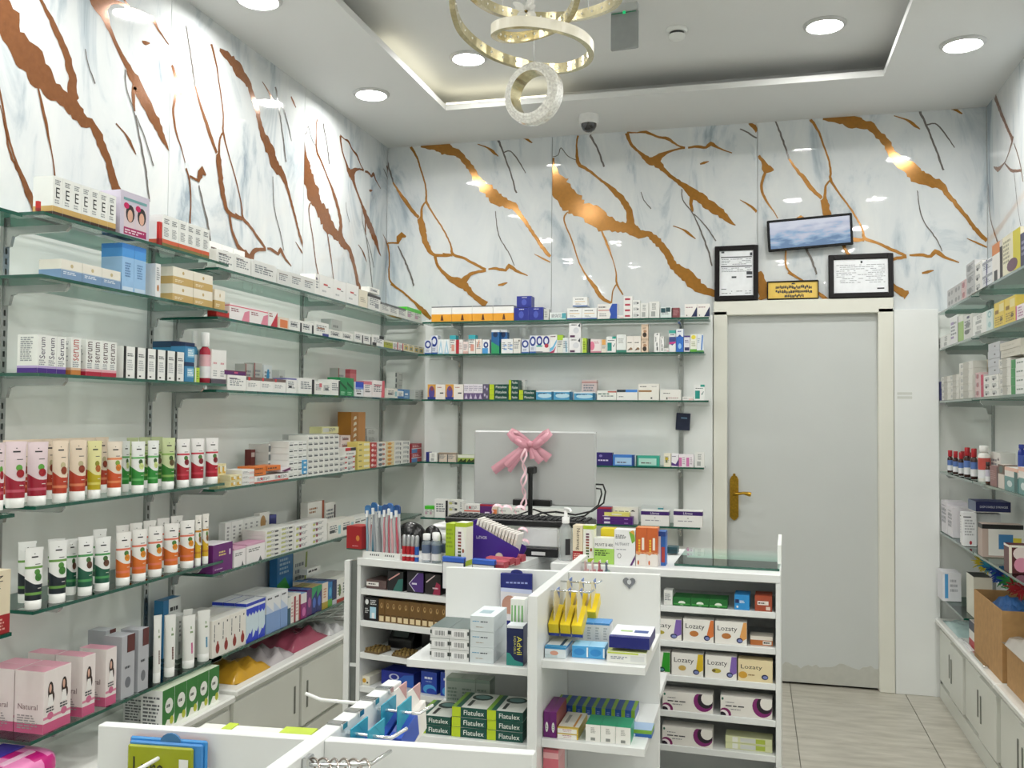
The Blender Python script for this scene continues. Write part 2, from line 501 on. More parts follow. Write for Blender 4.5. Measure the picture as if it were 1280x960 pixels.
onL = lambda u, z, t: (XL + t, u, z)
onB = lambda u, z, t: (u, YB - t, z)
onR = lambda u, z, t: (XR - t, u, z)
J1, J2 = -1.190, 0.018
slab(wb, onB, XL, J1, VEIN_A, 1, J1 - 1.208)
slab(wb, onB, J1, J2, VEIN_B, 1, J1)
slab(wb, onB, J2, XR, VEIN_A, 1, J2)
slab(wl, onL, 2.10, 3.221, VEIN_B, 0.9, 2.245, -0.06)
slab(wl, onL, 2.05, 2.10, [], 1, 0)
slab(wl, onL, 3.221, 4.365, VEIN_A, 0.965, 3.221, -0.108)
slab(wl, onL, 4.365, YB - 0.001, VEIN_B, 0.97, 4.35, -0.12)
slab(wl, onL, 0.85, 2.05, VEIN_A, 1, 0.85, -0.1)
slab(wl, onL, -0.35, 0.85, VEIN_B, 1, -0.35, -0.1)
slab(wr, onR, 4.40, YB - 0.001, VEIN_R, 1, 0)
slab(wr, onR, 3.20, 4.40, VEIN_A, 1, 3.2, -0.1)
slab(wr, onR, 2.0, 3.20, VEIN_B, 1, 2.0, -0.1)
slab(wr, onR, 0.8, 2.0, VEIN_A, 1, 0.8, -0.1)
for v in (VEIN_L,):
    mb = MB()
    for kind, pts in v:
        ribbon(mb, pts, onL, 0.0007, COPPER, 0.2, (2.1, 3.2, ZM, ZC))
    mb.build('gold_vein', wl)

# ceiling: lower border, raised tray with a cove pocket
CEIL = mat('e2e3e1', 0.55, vary=0.015, scale=2)
TX0, TX1, TY0, TY1 = -1.665, 0.622, -1.6, 4.88
PK = 0.22
ce = MB()
for x0, y0, x1, y1 in ((XL - .1, YF - .1, TX0, YB + .1), (TX1, YF - .1, XR + .1, YB + .1), (TX0, TY1, TX1, YB + .1), (TX0, YF - .1, TX1, TY0)):
    ce.box(x0, y0, ZC, x1, y1, ZC + 0.032, CEIL)
ce.box(TX0 - PK, TY0 - PK, ZT, TX1 + PK, TY1 + PK, ZT + 0.04, CEIL)
for x0, y0, x1, y1 in ((TX0 - PK - .02, TY0 - PK, TX0 - PK, TY1 + PK), (TX1 + PK, TY0 - PK, TX1 + PK + .02, TY1 + PK), (TX0 - PK, TY1 + PK, TX1 + PK, TY1 + PK + .02), (TX0 - PK, TY0 - PK - .02, TX1 + PK, TY0 - PK)):
    ce.box(x0, y0, ZC + 0.05, x1, y1, ZT + .04, CEIL)
ce = struct(ce.build('ceiling'), 'white ceiling with a raised tray')
COVEM = emit('fff6d8', COVE)
t = thing('cove_light_strip', 'warm led strip glowing behind the ceiling tray lip', 'light', (TX0, TY1, ZC + 0.05))
MB().box(-0.02, 0.06, 0.002, 0.62, 0.075, 0.012, COVEM).build('led_run', t)
MB().box(-0.075, -0.75, 0.002, -0.06, 0.02, 0.012, COVEM).build('led_run', t)

# downlights
RING = mat('c9cac8', 0.35)
def downlight(x, y, z, label, off=False):
    end = '_offscreen' if off else ''
    t = thing('downlight' + end, label, 'light', (x, y, z), 0, 'round ceiling downlights')
    MB().lathe([(0.078, 0.0), (0.079, -0.013), (0.086, -0.015), (0.096, -0.006), (0.098, 0.002)], RING, 28, cap=False).build('trim_ring', t)
    mb = MB()
    mb.face([(0.077 * cos(-2 * pi * j / 20), 0.077 * sin(-2 * pi * j / 20), -0.0015) for j in range(20)], emit('fffdf9', LAMP))
    mb.build('diffuser' + end, t)
BORDER_OFF = lambda x, y: y < 3 or (y < 4 and x > 0)      # the lamps that lie outside the picture
RANK = ['nearest', 'second from', 'third from', 'fourth from', 'fifth from', 'sixth from']
for i, y in enumerate((4.53, 3.37, 2.2, 1.03, -0.14, -1.3)):
    for x, side in ((-1.962, 'long wall'), (0.912, 'door side')):
        downlight(x, y, ZC, 'border downlight on the %s, %s the monitor wall' % (side, RANK[i]), BORDER_OFF(x, y))
for i, y in enumerate((4.48, 2.9, 1.3, -0.3)):
    for x, side in ((-1.41, 'long wall'), (0.316, 'door')):
        downlight(x, y, ZT, 'raised tray downlight towards the %s, %s the monitor wall' % (side, RANK[i]), y < 4)

# smoke detector, camera dome, hanging sign
t = thing('smoke_detector', 'small white round smoke detector on the raised ceiling', 'smoke detector', (-0.352, 4.375, ZT))
MB().lathe([(0.05, 0), (0.05, -0.012), (0.042, -0.018)], WHITE, 20).build('base', t)
MB().lathe([(0.034, -0.018), (0.034, -0.032)], SLOT, 20).build('sensor_gap', t)
MB().lathe([(0.04, -0.03), (0.036, -0.045), (0.02, -0.052)], WHITE, 20).build('cover', t)
t = thing('dome_camera', 'white dome security camera under the ceiling above the monitor', 'camera', (-0.905, 5.15, ZC))
MB().lathe([(0.056, 0), (0.058, -0.035), (0.05, -0.05)], mat('f2f2f0', 0.3), 24).build('housing', t)
MB().lathe([(0.045, -0.047), (0.043, -0.065), (0.033, -0.083), (0.017, -0.094), (0.004, -0.097)], mat('06090a', 0.08, coat=1), 24).build('dark_dome', t)
t = thing('exit_sign', 'grey translucent hanging exit sign with green light on ceiling', 'sign', (-0.555, 4.06, ZT), radians(-6))
MB().box(-0.06, -0.02, -0.035, 0.06, 0.02, 0, mat('c3c6c4', 0.3)).build('housing', t)
MB().box(-0.062, -0.008, -0.20, 0.062, 0.008, -0.03, mat('9a9e9d', 0.25)).build('plate', t, 0.004)
mb = MB()
mb.face([(-0.055, -0.0205, -0.045), (0.055, -0.0205, -0.045), (0.055, -0.0205, -0.04), (-0.055, -0.0205, -0.04)], mat('2c7a58', 0.3))
mb.box(-0.003, -0.023, -0.048, 0.008, -0.0205, -0.036, emit('38ff9a', 1.5))
mb.build('green_lamp', t)

# door
FRM = mat('e6e6db', 0.35, vary=0.02, scale=5)
dr = MB()
for x0, x1 in ((-0.228, -0.150), (0.660, 0.740)):
    dr.box(x0, YB - 0.035, 0, x1, YB + 0.05, 2.10, FRM)
dr.box(-0.228, YB - 0.035, 2.075, 0.740, YB + 0.05, 2.158, FRM)
for x0, x1 in ((-0.163, -0.150), (0.660, 0.673)):
    dr.box(x0, YB - 0.018, 0, x1, YB + 0.05, 2.10, FRM)
struct(dr.build('trim_1', None, 0.004), 'cream door frame')
door = MB().box(-0.152, YB + 0.004, 0.012, 0.662, YB + 0.045, 2.095, mat('cbcfcd', 0.42, vary=0.02, scale=3)).build('door_1')
struct(door, 'plain pale grey door')
mb = MB(); top = []
for i in range(40):
    x = -0.14 + 0.80 * i / 39
    top.append((x, 0.105 + 0.010 * sin(i * 0.9) + 0.008 * rnd.uniform(-1, 1) + (0.012 if i > 25 else 0)))
for i in range(39):
    (xa, za), (xb, zb) = top[i], top[i + 1]
    mb.hexa([(xa, YB + 0.001, 0.014), (xb, YB + 0.001, 0.014), (xa, YB + 0.006, 0.014), (xb, YB + 0.006, 0.014), (xa, YB + 0.001, za), (xb, YB + 0.001, zb), (xa, YB + 0.006, za), (xb, YB + 0.006, zb)], mat('bfc0b8', 0.6))
mb.build('patched_foot', door)
BRASS = mat('b08a2e', 0.28, 0.9, vary=0.3, scale=90)
h = MB()
pl = [(-0.024, -0.12), (-0.024, 0.09), (-0.016, 0.108), (-0.008, 0.112), (-0.006, 0.125), (0.006, 0.125), (0.008, 0.112), (0.016, 0.108), (0.024, 0.09), (0.024, -0.12), (0.012, -0.136), (0, -0.143), (-0.012, -0.136)]
h.prism([(-0.112 + a, 1.045 + b) for a, b in pl][::-1], YB - 0.008, YB + 0.004, BRASS, 'y')
hp = h.build('handle_plate', door)
h = MB().pipe([(-0.112, YB - 0.005, 1.055), (-0.112, YB - 0.045, 1.055), (-0.095, YB - 0.052, 1.058), (-0.06, YB - 0.05, 1.063), (-0.03, YB - 0.048, 1.058), (-0.018, YB - 0.048, 1.056)], [0.011, 0.010, 0.009, 0.008, 0.013, 0.012], BRASS, 10)
h.build('lever', hp)

# ================================================================ frames and screen over the door
def txtlines(mb, x0, z0, x1, z1, rows, y, m, seed=1, fill=0.8, hfrac=0.35):
    r = random.Random(seed); dz = (z1 - z0) / rows
    for i in range(rows):
        z = z1 - (i + 0.5) * dz; x = x0
        while x < x1 - 0.004:
            w = r.uniform(0.02, 0.10) * (x1 - x0) + 0.003
            e = min(x + w, x1)
            if r.random() < fill:
                mb.face([(x, y, z - dz * hfrac / 2), (e, y, z - dz * hfrac / 2), (e, y, z + dz * hfrac / 2), (x, y, z + dz * hfrac / 2)], m)
            x = e + 0.012 * (x1 - x0)

INK, GREYI = mat('24262a', 0.5), mat('8a8d92', 0.5)
def frame(name, label, x0, z0, x1, z1, border, fcol, paper, tilt=0.06, cat='picture frame'):
    w, hh = x1 - x0, z1 - z0
    t = thing(name, label, cat, ((x0 + x1) / 2, YB - 0.016 - tilt * hh * 0.5 - 0.004, z0))
    t.rotation_euler = (-tilt, 0, 0)
    mb = MB(); m = mat(fcol, 0.4, spec=0.25)
    a, b = -w / 2, w / 2
    for q in ((a, 0, a + border, hh), (b - border, 0, b, hh), (a + border, 0, b - border, border), (a + border, hh - border, b - border, hh)):
        mb.box(q[0], -0.012, q[1], q[2], 0.008, q[3], m)
    mb.build('frame', t, 0.003)
    MB().box(a + border * 0.8, -0.003, border * 0.8, b - border * 0.8, 0.004, hh - border * 0.8, mat(paper, 0.25)).build('sheet', t)
    return t, a + border, border, b - border, hh - border

t, a, z0, b, z1 = frame('certificate_frame', 'upright black framed licence sheet standing on the door frame', -0.222, 2.16, 0.022, 2.478, 0.028, '0b0608', 'eceff2')
mb = MB(); W, H = b - a, z1 - z0
for v in (0.845, 0.64):
    mb.face([(a + .04 * W, -.0035, z0 + v * H), (b - .04 * W, -.0035, z0 + v * H), (b - .04 * W, -.0035, z0 + (v + .022) * H), (a + .04 * W, -.0035, z0 + (v + .022) * H)], INK)
for u0, v0, u1, v1 in ((.05, .95, .14, .99), (.90, .88, .97, .95), (.80, .46, .97, .53), (.36, .39, .50, .43), (.80, .39, .97, .43), (.05, .14, .2, .155)):
    mb.face([(a + u0 * W, -.0036, z0 + v0 * H), (a + u1 * W, -.0036, z0 + v0 * H), (a + u1 * W, -.0036, z0 + v1 * H), (a + u0 * W, -.0036, z0 + v1 * H)], mat('3c4046', 0.5))
txtlines(mb, a + .06 * W, z0 + .68 * H, b - .06 * W, z0 + .83 * H, 4, -.0035, GREYI, 3)
txtlines(mb, a + .06 * W, z0 + .52 * H, b - .06 * W, z0 + .63 * H, 3, -.0035, GREYI, 4)
txtlines(mb, a + .06 * W, z0 + .03 * H, b - .06 * W, z0 + .12 * H, 2, -.0035, GREYI, 5, 0.5)
mb.build('print', t)['kind'] = 'stuff'
t, a, z0, b, z1 = frame('certificate_frame', 'wide black framed certificate standing on the door frame', 0.402, 2.16, 0.742, 2.405, 0.028, '0b0608', 'edf0f3')
mb = MB(); W, H = b - a, z1 - z0
txtlines(mb, a + .05 * W, z0 + .28 * H, b - .05 * W, z0 + .86 * H, 10, -.0035, GREYI, 7, 0.75, 0.28)
for u0, v0, u1, v1 in ((.5, .88, .535, .95), (.8, .1, .93, .14)):
    mb.face([(a + u0 * W, -.0036, z0 + v0 * H), (a + u1 * W, -.0036, z0 + v0 * H), (a + u1 * W, -.0036, z0 + v1 * H), (a + u0 * W, -.0036, z0 + v1 * H)], INK)
mb.build('print', t)['kind'] = 'stuff'
t, a, z0, b, z1 = frame('gold_plaque', 'small gold plaque with black script on the door frame', 0.070, 2.16, 0.350, 2.265, 0.006, '15130f', 'e3bf52', cat='plaque')
mb = MB(); W, H = b - a, z1 - z0; r = random.Random(3)
for v, u0, u1 in ((.68, .15, .86), (.42, .15, .86), (.16, .33, .7)):
    u = u0
    while u < u1:
        e = u + r.uniform(.018, .04)
        zz = z0 + v * H + r.uniform(-.05, .05) * H
        mb.face([(a + u * W, -.0035, zz - .07 * H), (a + e * W, -.0035, zz - .09 * H), (a + e * W, -.0035, zz + .05 * H), (a + (u + .008) * W, -.0035, zz + r.uniform(.06, .14) * H)], INK)
        u = e + .004
mb.face([(a + .47 * W, -.0035, z0 + .86 * H), (a + .56 * W, -.0035, z0 + .86 * H), (a + .53 * W, -.0035, z0 + .95 * H), (a + .49 * W, -.0035, z0 + .95 * H)], INK)
mb.build('script', t)['kind'] = 'stuff'

# wide tilted screen above the frames
t = thing('display_screen', 'wide black edged screen tilted above the door frame', 'screen', (0.3, YB - 0.05, 2.53))
t.rotation_euler = (0.14, radians(-3.2), 0)
MB().box(-0.228, -0.012, -0.088, 0.228, 0.03, 0.088, mat('0a0c12', 0.25)).build('bezel', t, 0.004)
def screenmat():
    m = bpy.data.materials.new('lit_screen')
    m.use_nodes = True
    nt = m.node_tree; nt.nodes.remove(nt.nodes['Principled BSDF'])
    tc = nt.nodes.new('ShaderNodeTexCoord')
    mp = nt.nodes.new('ShaderNodeMapping'); mp.inputs['Scale'].default_value = (6, 1, 22)
    nt.links.new(tc.outputs['Object'], mp.inputs[0])
    n = nt.nodes.new('ShaderNodeTexNoise'); n.inputs['Scale'].default_value = 1.6; n.inputs['Detail'].default_value = 6
    nt.links.new(mp.outputs[0], n.inputs['Vector'])
    sp = nt.nodes.new('ShaderNodeSeparateXYZ'); nt.links.new(tc.outputs['Object'], sp.inputs[0])
    ma = nt.nodes.new('ShaderNodeMath'); ma.operation = 'MULTIPLY_ADD'; ma.inputs[1].default_value = 3.2; ma.inputs[2].default_value = 0.05
    nt.links.new(sp.outputs['Z'], ma.inputs[0])
    ad = nt.nodes.new('ShaderNodeMath'); ad.operation = 'ADD'
    nt.links.new(ma.outputs[0], ad.inputs[0]); nt.links.new(n.outputs['Fac'], ad.inputs[1])
    r = nt.nodes.new('ShaderNodeValToRGB'); c = r.color_ramp
    c.elements[0].position = 0.35; c.elements[0].color = rgb('7d98b8') + (1,)
    c.elements[1].position = 0.75; c.elements[1].color = rgb('dde2ee') + (1,)
    e = c.elements.new(0.5); e.color = rgb('a9c2dc') + (1,)
    e = c.elements.new(0.6); e.color = rgb('c9cfe0') + (1,)
    nt.links.new(ad.outputs[0], r.inputs[0])
    em = nt.nodes.new('ShaderNodeEmission'); em.inputs[1].default_value = 1.9
    nt.links.new(r.outputs[0], em.inputs[0]); nt.links.new(em.outputs[0], nt.nodes['Material Output'].inputs[0])
    return m
mb = MB()
mb.face([(-0.214, -0.0125, -0.073), (0.214, -0.0125, -0.073), (0.214, -0.0125, 0.074), (-0.214, -0.0125, 0.074)], screenmat())
mb.build('picture', t)
MB().box(-0.03, 0.03, -0.03, 0.03, 0.06, 0.03, BLACK).build('wall_mount', t)

# ================================================================ glass shelving
def glass_shelf(label, x0, y0, x1, y1, z, group):
    """clear plate, top face at z"""
    mb = MB(); t = 0.010
    mb.face([(x0, y0, z), (x1, y0, z), (x1, y1, z), (x0, y1, z)], GLASS)
    mb.face([(x0, y1, z - t), (x1, y1, z - t), (x1, y0, z - t), (x0, y0, z - t)], GLASS)
    c = [(x0, y0), (x1, y0), (x1, y1), (x0, y1)]
    for i in range(4):
        a, b = c[i], c[(i + 1) % 4]
        mb.face([(a[0], a[1], z - t), (b[0], b[1], z - t), (b[0], b[1], z), (a[0], a[1], z)], EDGE)
    return tag(mb.build('glass_shelf'), label, 'shelf', group)

def upright(label, wall, a, z0, z1, brackets, reach, group):
    """slotted rail on a wall with one bracket per shelf"""
    rot = {'L': radians(90), 'R': radians(-90), 'B': 0}[wall]
    loc = {'L': (XL, a, 0), 'R': (XR, a, 0), 'B': (a, YB - 0.03, 0)}[wall]
    t = thing('shelf_upright', label, 'shelf upright', loc, rot, group)
    # hollow channel: two sides, a back and rungs, so the slots between the rungs are real openings
    mb = MB().box(-0.013, -0.012, z0, -0.004, 0.0, z1, STEEL).box(0.004, -0.012, z0, 0.013, 0.0, z1, STEEL).box(-0.0041, -0.001, z0, 0.0041, 0.0, z1, STEEL)
    z = z0; e = z0 + 0.03
    while z < z1:
        mb.box(-0.0041, -0.012, z, 0.0041, -0.009, min(e, z1), STEEL)
        z = e + 0.018; e = z + 0.014
    mb.build('rail', t)
    for zb in brackets:
        zt = zb - 0.0102
        pr = [(-0.012, zt - 0.062), (-0.03, zt - 0.060), (-0.038, zt - 0.030), (-0.055, zt - 0.024), (-reach + 0.012, zt - 0.022), (-reach, zt - 0.010), (-reach, zt), (-0.012, zt)]
        MB().prism([(p[0], p[1]) for p in pr], -0.006, 0.006, mat('b3b7b5', 0.25, 0.7, vary=0.02), 'x').build('bracket', t)
    return t

ORD = ['top', 'second', 'third', 'fourth', 'fifth', 'lowest']
Z1 = [2.077, 1.894, 1.608, 1.224, 0.925, 0.556]
Z2 = [2.056, 1.866, 1.585, 1.203, 0.880, 0.556]
ZB = [2.048, 1.855, 1.584, 1.212, 0.880]
ZR = [2.064, 1.869, 1.589, 1.211, 0.888, 0.545]
for k in range(6):
    glass_shelf('%s glass shelf of the long wall bay that holds squeeze tubes' % ORD[k], XL + 0.012, 2.25, LX, 3.235, Z1[k], 'glass shelves of the tube bay')
    glass_shelf('%s glass shelf of the long wall bay at the room corner' % ORD[k], XL + 0.012, 3.165, LX, 5.46, Z2[k], 'glass shelves of the corner bay')
for k, z in ((0, 2.053), (3, 1.212), (4, 0.884)):
    glass_shelf('%s glass shelf of the bay beyond the squeeze tubes' % ORD[k], XL + 0.012, 1.2, LX, 2.172, z, 'glass shelves of the cut off bay')
for k in range(5):
    x0, x1 = [(-1.93, -0.245), (-1.955, -0.27), (-1.93, -0.245), (-1.955, -0.27), (-1.93, -0.29)][k]
    glass_shelf('%s glass shelf on the wall behind the monitor' % ORD[k], x0, BY, x1, YB - 0.042, ZB[k], 'glass shelves behind the monitor')
for k in range(6):
    glass_shelf('%s glass shelf past the door next to the door wall' % ORD[k], RX, 4.66 if k < 5 else 4.87, XR - 0.012, 5.44, ZR[k], 'far glass shelves past the door')
    if k < 5: glass_shelf('%s glass shelf past the door over the cardboard boxes' % ORD[k], RX, 3.0, XR - 0.012, 4.65, ZR[k] + 0.002, 'near glass shelves past the door')
UG = 'slotted shelf uprights'
for y, zz, lb in ((2.39, Z1, 'slotted steel upright carrying the free end of the tube bay'), (3.118, Z1, 'slotted steel upright at the inner end of the tube bay'), (3.285, Z2, 'slotted steel upright at the start of the corner bay'), (4.358, Z2, 'slotted steel upright in the middle of the corner bay'), (5.425, Z2, 'slotted steel upright in the room corner')):
    upright(lb, 'L', y, 0.45, 2.09, zz, 0.245, UG)
for x, lb in ((-1.75, 'slotted steel upright behind the monitor near the corner'), (-0.41, 'slotted steel upright behind the monitor near the door')):
    upright(lb, 'B', x, 0.75, 2.06, ZB, 0.18, UG)
for y, lb in ((5.385, 'slotted steel upright past the door beside the door wall'), (4.60, 'slotted steel upright past the door between two bays')):
    upright(lb, 'R', y, 0.5 if y > 5 else 0.75, 2.09, ZR if y > 5 else ZR[:5], 0.235, UG)

# ================================================================ base cabinets along both side walls
CAB = mat('dcded6', 0.32, vary=0.02, scale=5)
CABD = mat('dcded6', 0.3, vary=0.02, scale=4)
def base_cabinet(label, wall, y0, y1, ztop, front, doors, group):
    """front: x of the door plane; local frame has the room on -y"""
    w = y1 - y0
    sgn = 1 if wall == 'L' else -1
    xw = XL if wall == 'L' else XR
    dp = abs(front - xw)
    t = thing('base_cabinet', label, 'cabinet', (xw, (y0 + y1) / 2, 0), radians(90 * sgn), group)
    a, b = -w / 2, w / 2
    MB().box(a, -dp + 0.02, 0.075, b, -0.001, ztop - 0.028, CAB).build('body', t)
    MB().box(a, -dp + 0.005, 0.0, b, -0.03, 0.075, CAB).build('plinth', t)
    MB().box(a, -dp - 0.018, ztop - 0.028, b, -0.001, ztop, mat('e4e5e0', 0.2, vary=0.03, scale=5)).build('worktop', t, 0.006)
    n = doors; dw = (w - 0.02) / n
    for i in range(n):
        x0 = a + 0.01 + i * dw
        dep = 0.0 if i % 2 else 0.010
        dz0, dz1 = 0.10, ztop - 0.055
        d = MB().box(x0 + 0.004, -dp + 0.002 - 0.010 + dep, dz0, x0 + dw - 0.004, -dp + 0.021, dz1, CABD).build('door', t, 0.002)
        hx = x0 + (dw - 0.05 if i % 2 == 0 else 0.05)
        yy = -dp + 0.002 - 0.010 + dep
        MB().box(hx - 0.006, yy - 0.004, (dz0 + dz1) / 2 - 0.06, hx + 0.006, yy + 0.001, (dz0 + dz1) / 2 + 0.06, mat('7c7f78', 0.3, 0.5)).build('handle', d, 0.002)
    MB().box(a + 0.004, -dp + 0.012, ztop - 0.054, b - 0.004, -dp + 0.022, ztop - 0.030, CAB).build('track_groove', t)
    return t
base_cabinet('pale base cabinet under the bay of squeeze tubes', 'L', 1.5, 3.262, 0.402, -1.962, 3, 'base cabinets of the long wall')
base_cabinet('pale base cabinet under the shelves at the room corner', 'L', 3.266, YB - 0.003, 0.418, -1.962, 4, 'base cabinets of the long wall')
base_cabinet('pale base cabinet with sliding doors past the door', 'R', 4.19, YB - 0.035, 0.423, 0.958, 4, 'base cabinets past the door')
base_cabinet('pale base cabinet under the cardboard boxes past the door', 'R', 2.6, 4.186, 0.423, 0.958, 5, 'base cabinets past the door')

# ================================================================ counters
def place(o, ang):
    o.rotation_euler = (0, 0, radians(ang)); return o
def counter(label, ox, oy, ang, w, depth, shelves, zt, gl=False):
    t = thing('sales_counter', label, 'counter', (ox, oy, 0), radians(ang))
    th = 0.015
    MB().box(0, 0, zt - 0.026, w, depth, zt, BOARD).build('counter_top', t, 0.002)
    for x in (0.0, w - th):
        MB().box(x, 0.002, 0, x + th, depth, zt - 0.026, BOARD).build('side_panel', t, 0.001)
    MB().box(th, 0.30, 0.06, w - th, 0.315, zt - 0.026, BOARD).build('back_panel', t)
    for z in shelves:
        MB().box(th, 0.004, z - 0.02, w - th, 0.30, z, BOARD).build('shelf_board', t, 0.001)
    MB().box(th, 0.03, 0, w - th, 0.05, 0.06, BOARD).build('kick_board', t)
    if gl:
        g = MB()
        g.box(0.405, 0.075, zt + 0.0005, w - 0.004, depth - 0.005, zt + 0.008, GLASS)
        g.face([(0.405, 0.0745, zt + 0.0005), (w - 0.004, 0.0745, zt + 0.0005), (w - 0.004, 0.0745, zt + 0.008), (0.405, 0.0745, zt + 0.008)], EDGE)
        g.build('glass_plate', t)
        MB().box(w - 0.012, 0.18, zt + 0.008, w, depth, zt + 0.07, WHITE).build('end_stop', t)
    return t
ZRC = [0.882, 0.770, 0.659, 0.545, 0.435, 0.25]
ZLC = [0.895, 0.786, 0.677, 0.563, 0.40, 0.2]
counter('white sales counter with open cubbies of soap boxes', -0.665, 3.0885, -2.05, 0.745, 0.48, ZRC, 1.0, True)
counter('white sales counter with open cubbies of dark cartons', -1.329, 2.996, -10.2, 0.55, 0.62, ZLC, 1.0)
# slim post beside the counter
t = thing('counter_gate_post', 'slim white post with grey channel beside the counter', 'post', (-1.365, 3.01, 0))
MB().box(-0.016, 0, 0, 0.004, 0.03, 0.985, BOARD).build('post', t)
MB().box(0.004, 0.012, 0, 0.032, 0.03, 0.985, mat('7b807e', 0.3, 0.5)).build('channel', t)
for z in (0.36, 0.62):
    MB().box(0.004, 0.008, z, 0.033, 0.014, z + 0.012, BOARD).build('rail', t)

# ================================================================ cross shaped gondolas in the aisle
def gondola(label, cx, y0, y1, yc, x0, x1, ca, z1, shelves, rear=()):
    """spine along y, cross panel at yc from x0 to x1, shelves in the quadrants in front (and behind)"""
    t = thing('gondola_display', label, 'display stand', (cx, yc, 0))
    th = 0.0125
    MB().box(-th, y0 - yc, 0, th, y1 - yc, z1, BOARD).build('spine_panel', t, 0.0015)
    for a, b in ((x0 - cx, -th), (th, x1 - cx)):
        sl = math.tan(radians(ca))
        p = []
        for z in (0, z1 - 0.002):
            for dy in (-0.009, 0.009):
                for x in (a, b):
                    p.append((x, x * sl + dy, z))
        MB().hexa(p, BOARD).build('cross_panel', t, 0.0015)
    for side, z, fy in shelves:
        a, b = ((x0 - cx + 0.0, -th) if side == 'l' else (th, x1 - cx))
        sl = math.tan(radians(ca))
        p = []
        for zz in (z - 0.02, z):
            for fr in (0, 1):
                for x in (a, b):
                    p.append((x, (fy - yc) if fr == 0 else x * sl - 0.0085, zz))
        MB().hexa(p, BOARD).build('shelf_board', t, 0.001)
    for side, z, fy in rear:
        a, b = ((x0 - cx, -th) if side == 'l' else (th, x1 - cx))
        MB().box(a, 0.02, z - 0.02, b, fy - yc, z, BOARD).build('shelf_board', t, 0.001)
    return t
gondola('white cross shaped display stand holding stacked cartons', -0.537, 2.285, 3.01, 2.69, -0.888, -0.262, 5.5, 1.045, [('l', 0.852, 2.33), ('l', 0.657, 2.33), ('l', 0.40, 2.33), ('r', 0.875, 2.335), ('r', 0.676, 2.335), ('r', 0.42, 2.335)], [('r', 0.7, 2.95)])
gondola('white cross shaped display stand with empty tops and hooks', -0.594, 0.80, 1.503, 1.215, -0.925, -0.288, 5.3, 1.045, [('l', 0.62, 0.85), ('r', 0.62, 0.85)], [('l', 0.70, 1.50), ('r', 0.70, 1.50)])

# ================================================================ printed cartons, tubes and bottles
_glyph = {}
def glyphs(words):
    """outline of each word as unit-square triangles, from Blender's built-in font"""
    obs = []
    for w in words:
        cu = bpy.data.curves.new('lettering', 'FONT')
        cu.body = w; cu.resolution_u = 2
        o = bpy.data.objects.new('lettering', cu); col.objects.link(o); obs.append((w, o, cu))
    dg = bpy.context.evaluated_depsgraph_get()
    for w, o, cu in obs:
        me = bpy.data.meshes.new_from_object(o.evaluated_get(dg))
        v = [(p.co.x, p.co.y) for p in me.vertices]
        x0, x1 = min(a for a, b in v), max(a for a, b in v)
        y0, y1 = min(b for a, b in v), max(b for a, b in v)
        _glyph[w] = ([((a - x0) / (x1 - x0), (b - y0) / (y1 - y0)) for a, b in v], [tuple(p.vertices) for p in me.polygons])
        bpy.data.meshes.remove(me)
    for w, o, cu in obs:
        bpy.data.objects.remove(o); bpy.data.curves.remove(cu)

def ell(u, v, ru, rv, c, n=14):
    return ('p', [(u + ru * cos(2 * pi * i / n), v + rv * sin(2 * pi * i / n)) for i in range(n)], c)

W_, CR, GY = 'eef0ec', 'e6dfcb', 'c4c8c6'
def plain(base, *pr, lines=(0.12, 0.3, 0.88, 0.8, 4, '7d8288')):
    return (base, [('l',) + lines] + list(pr))

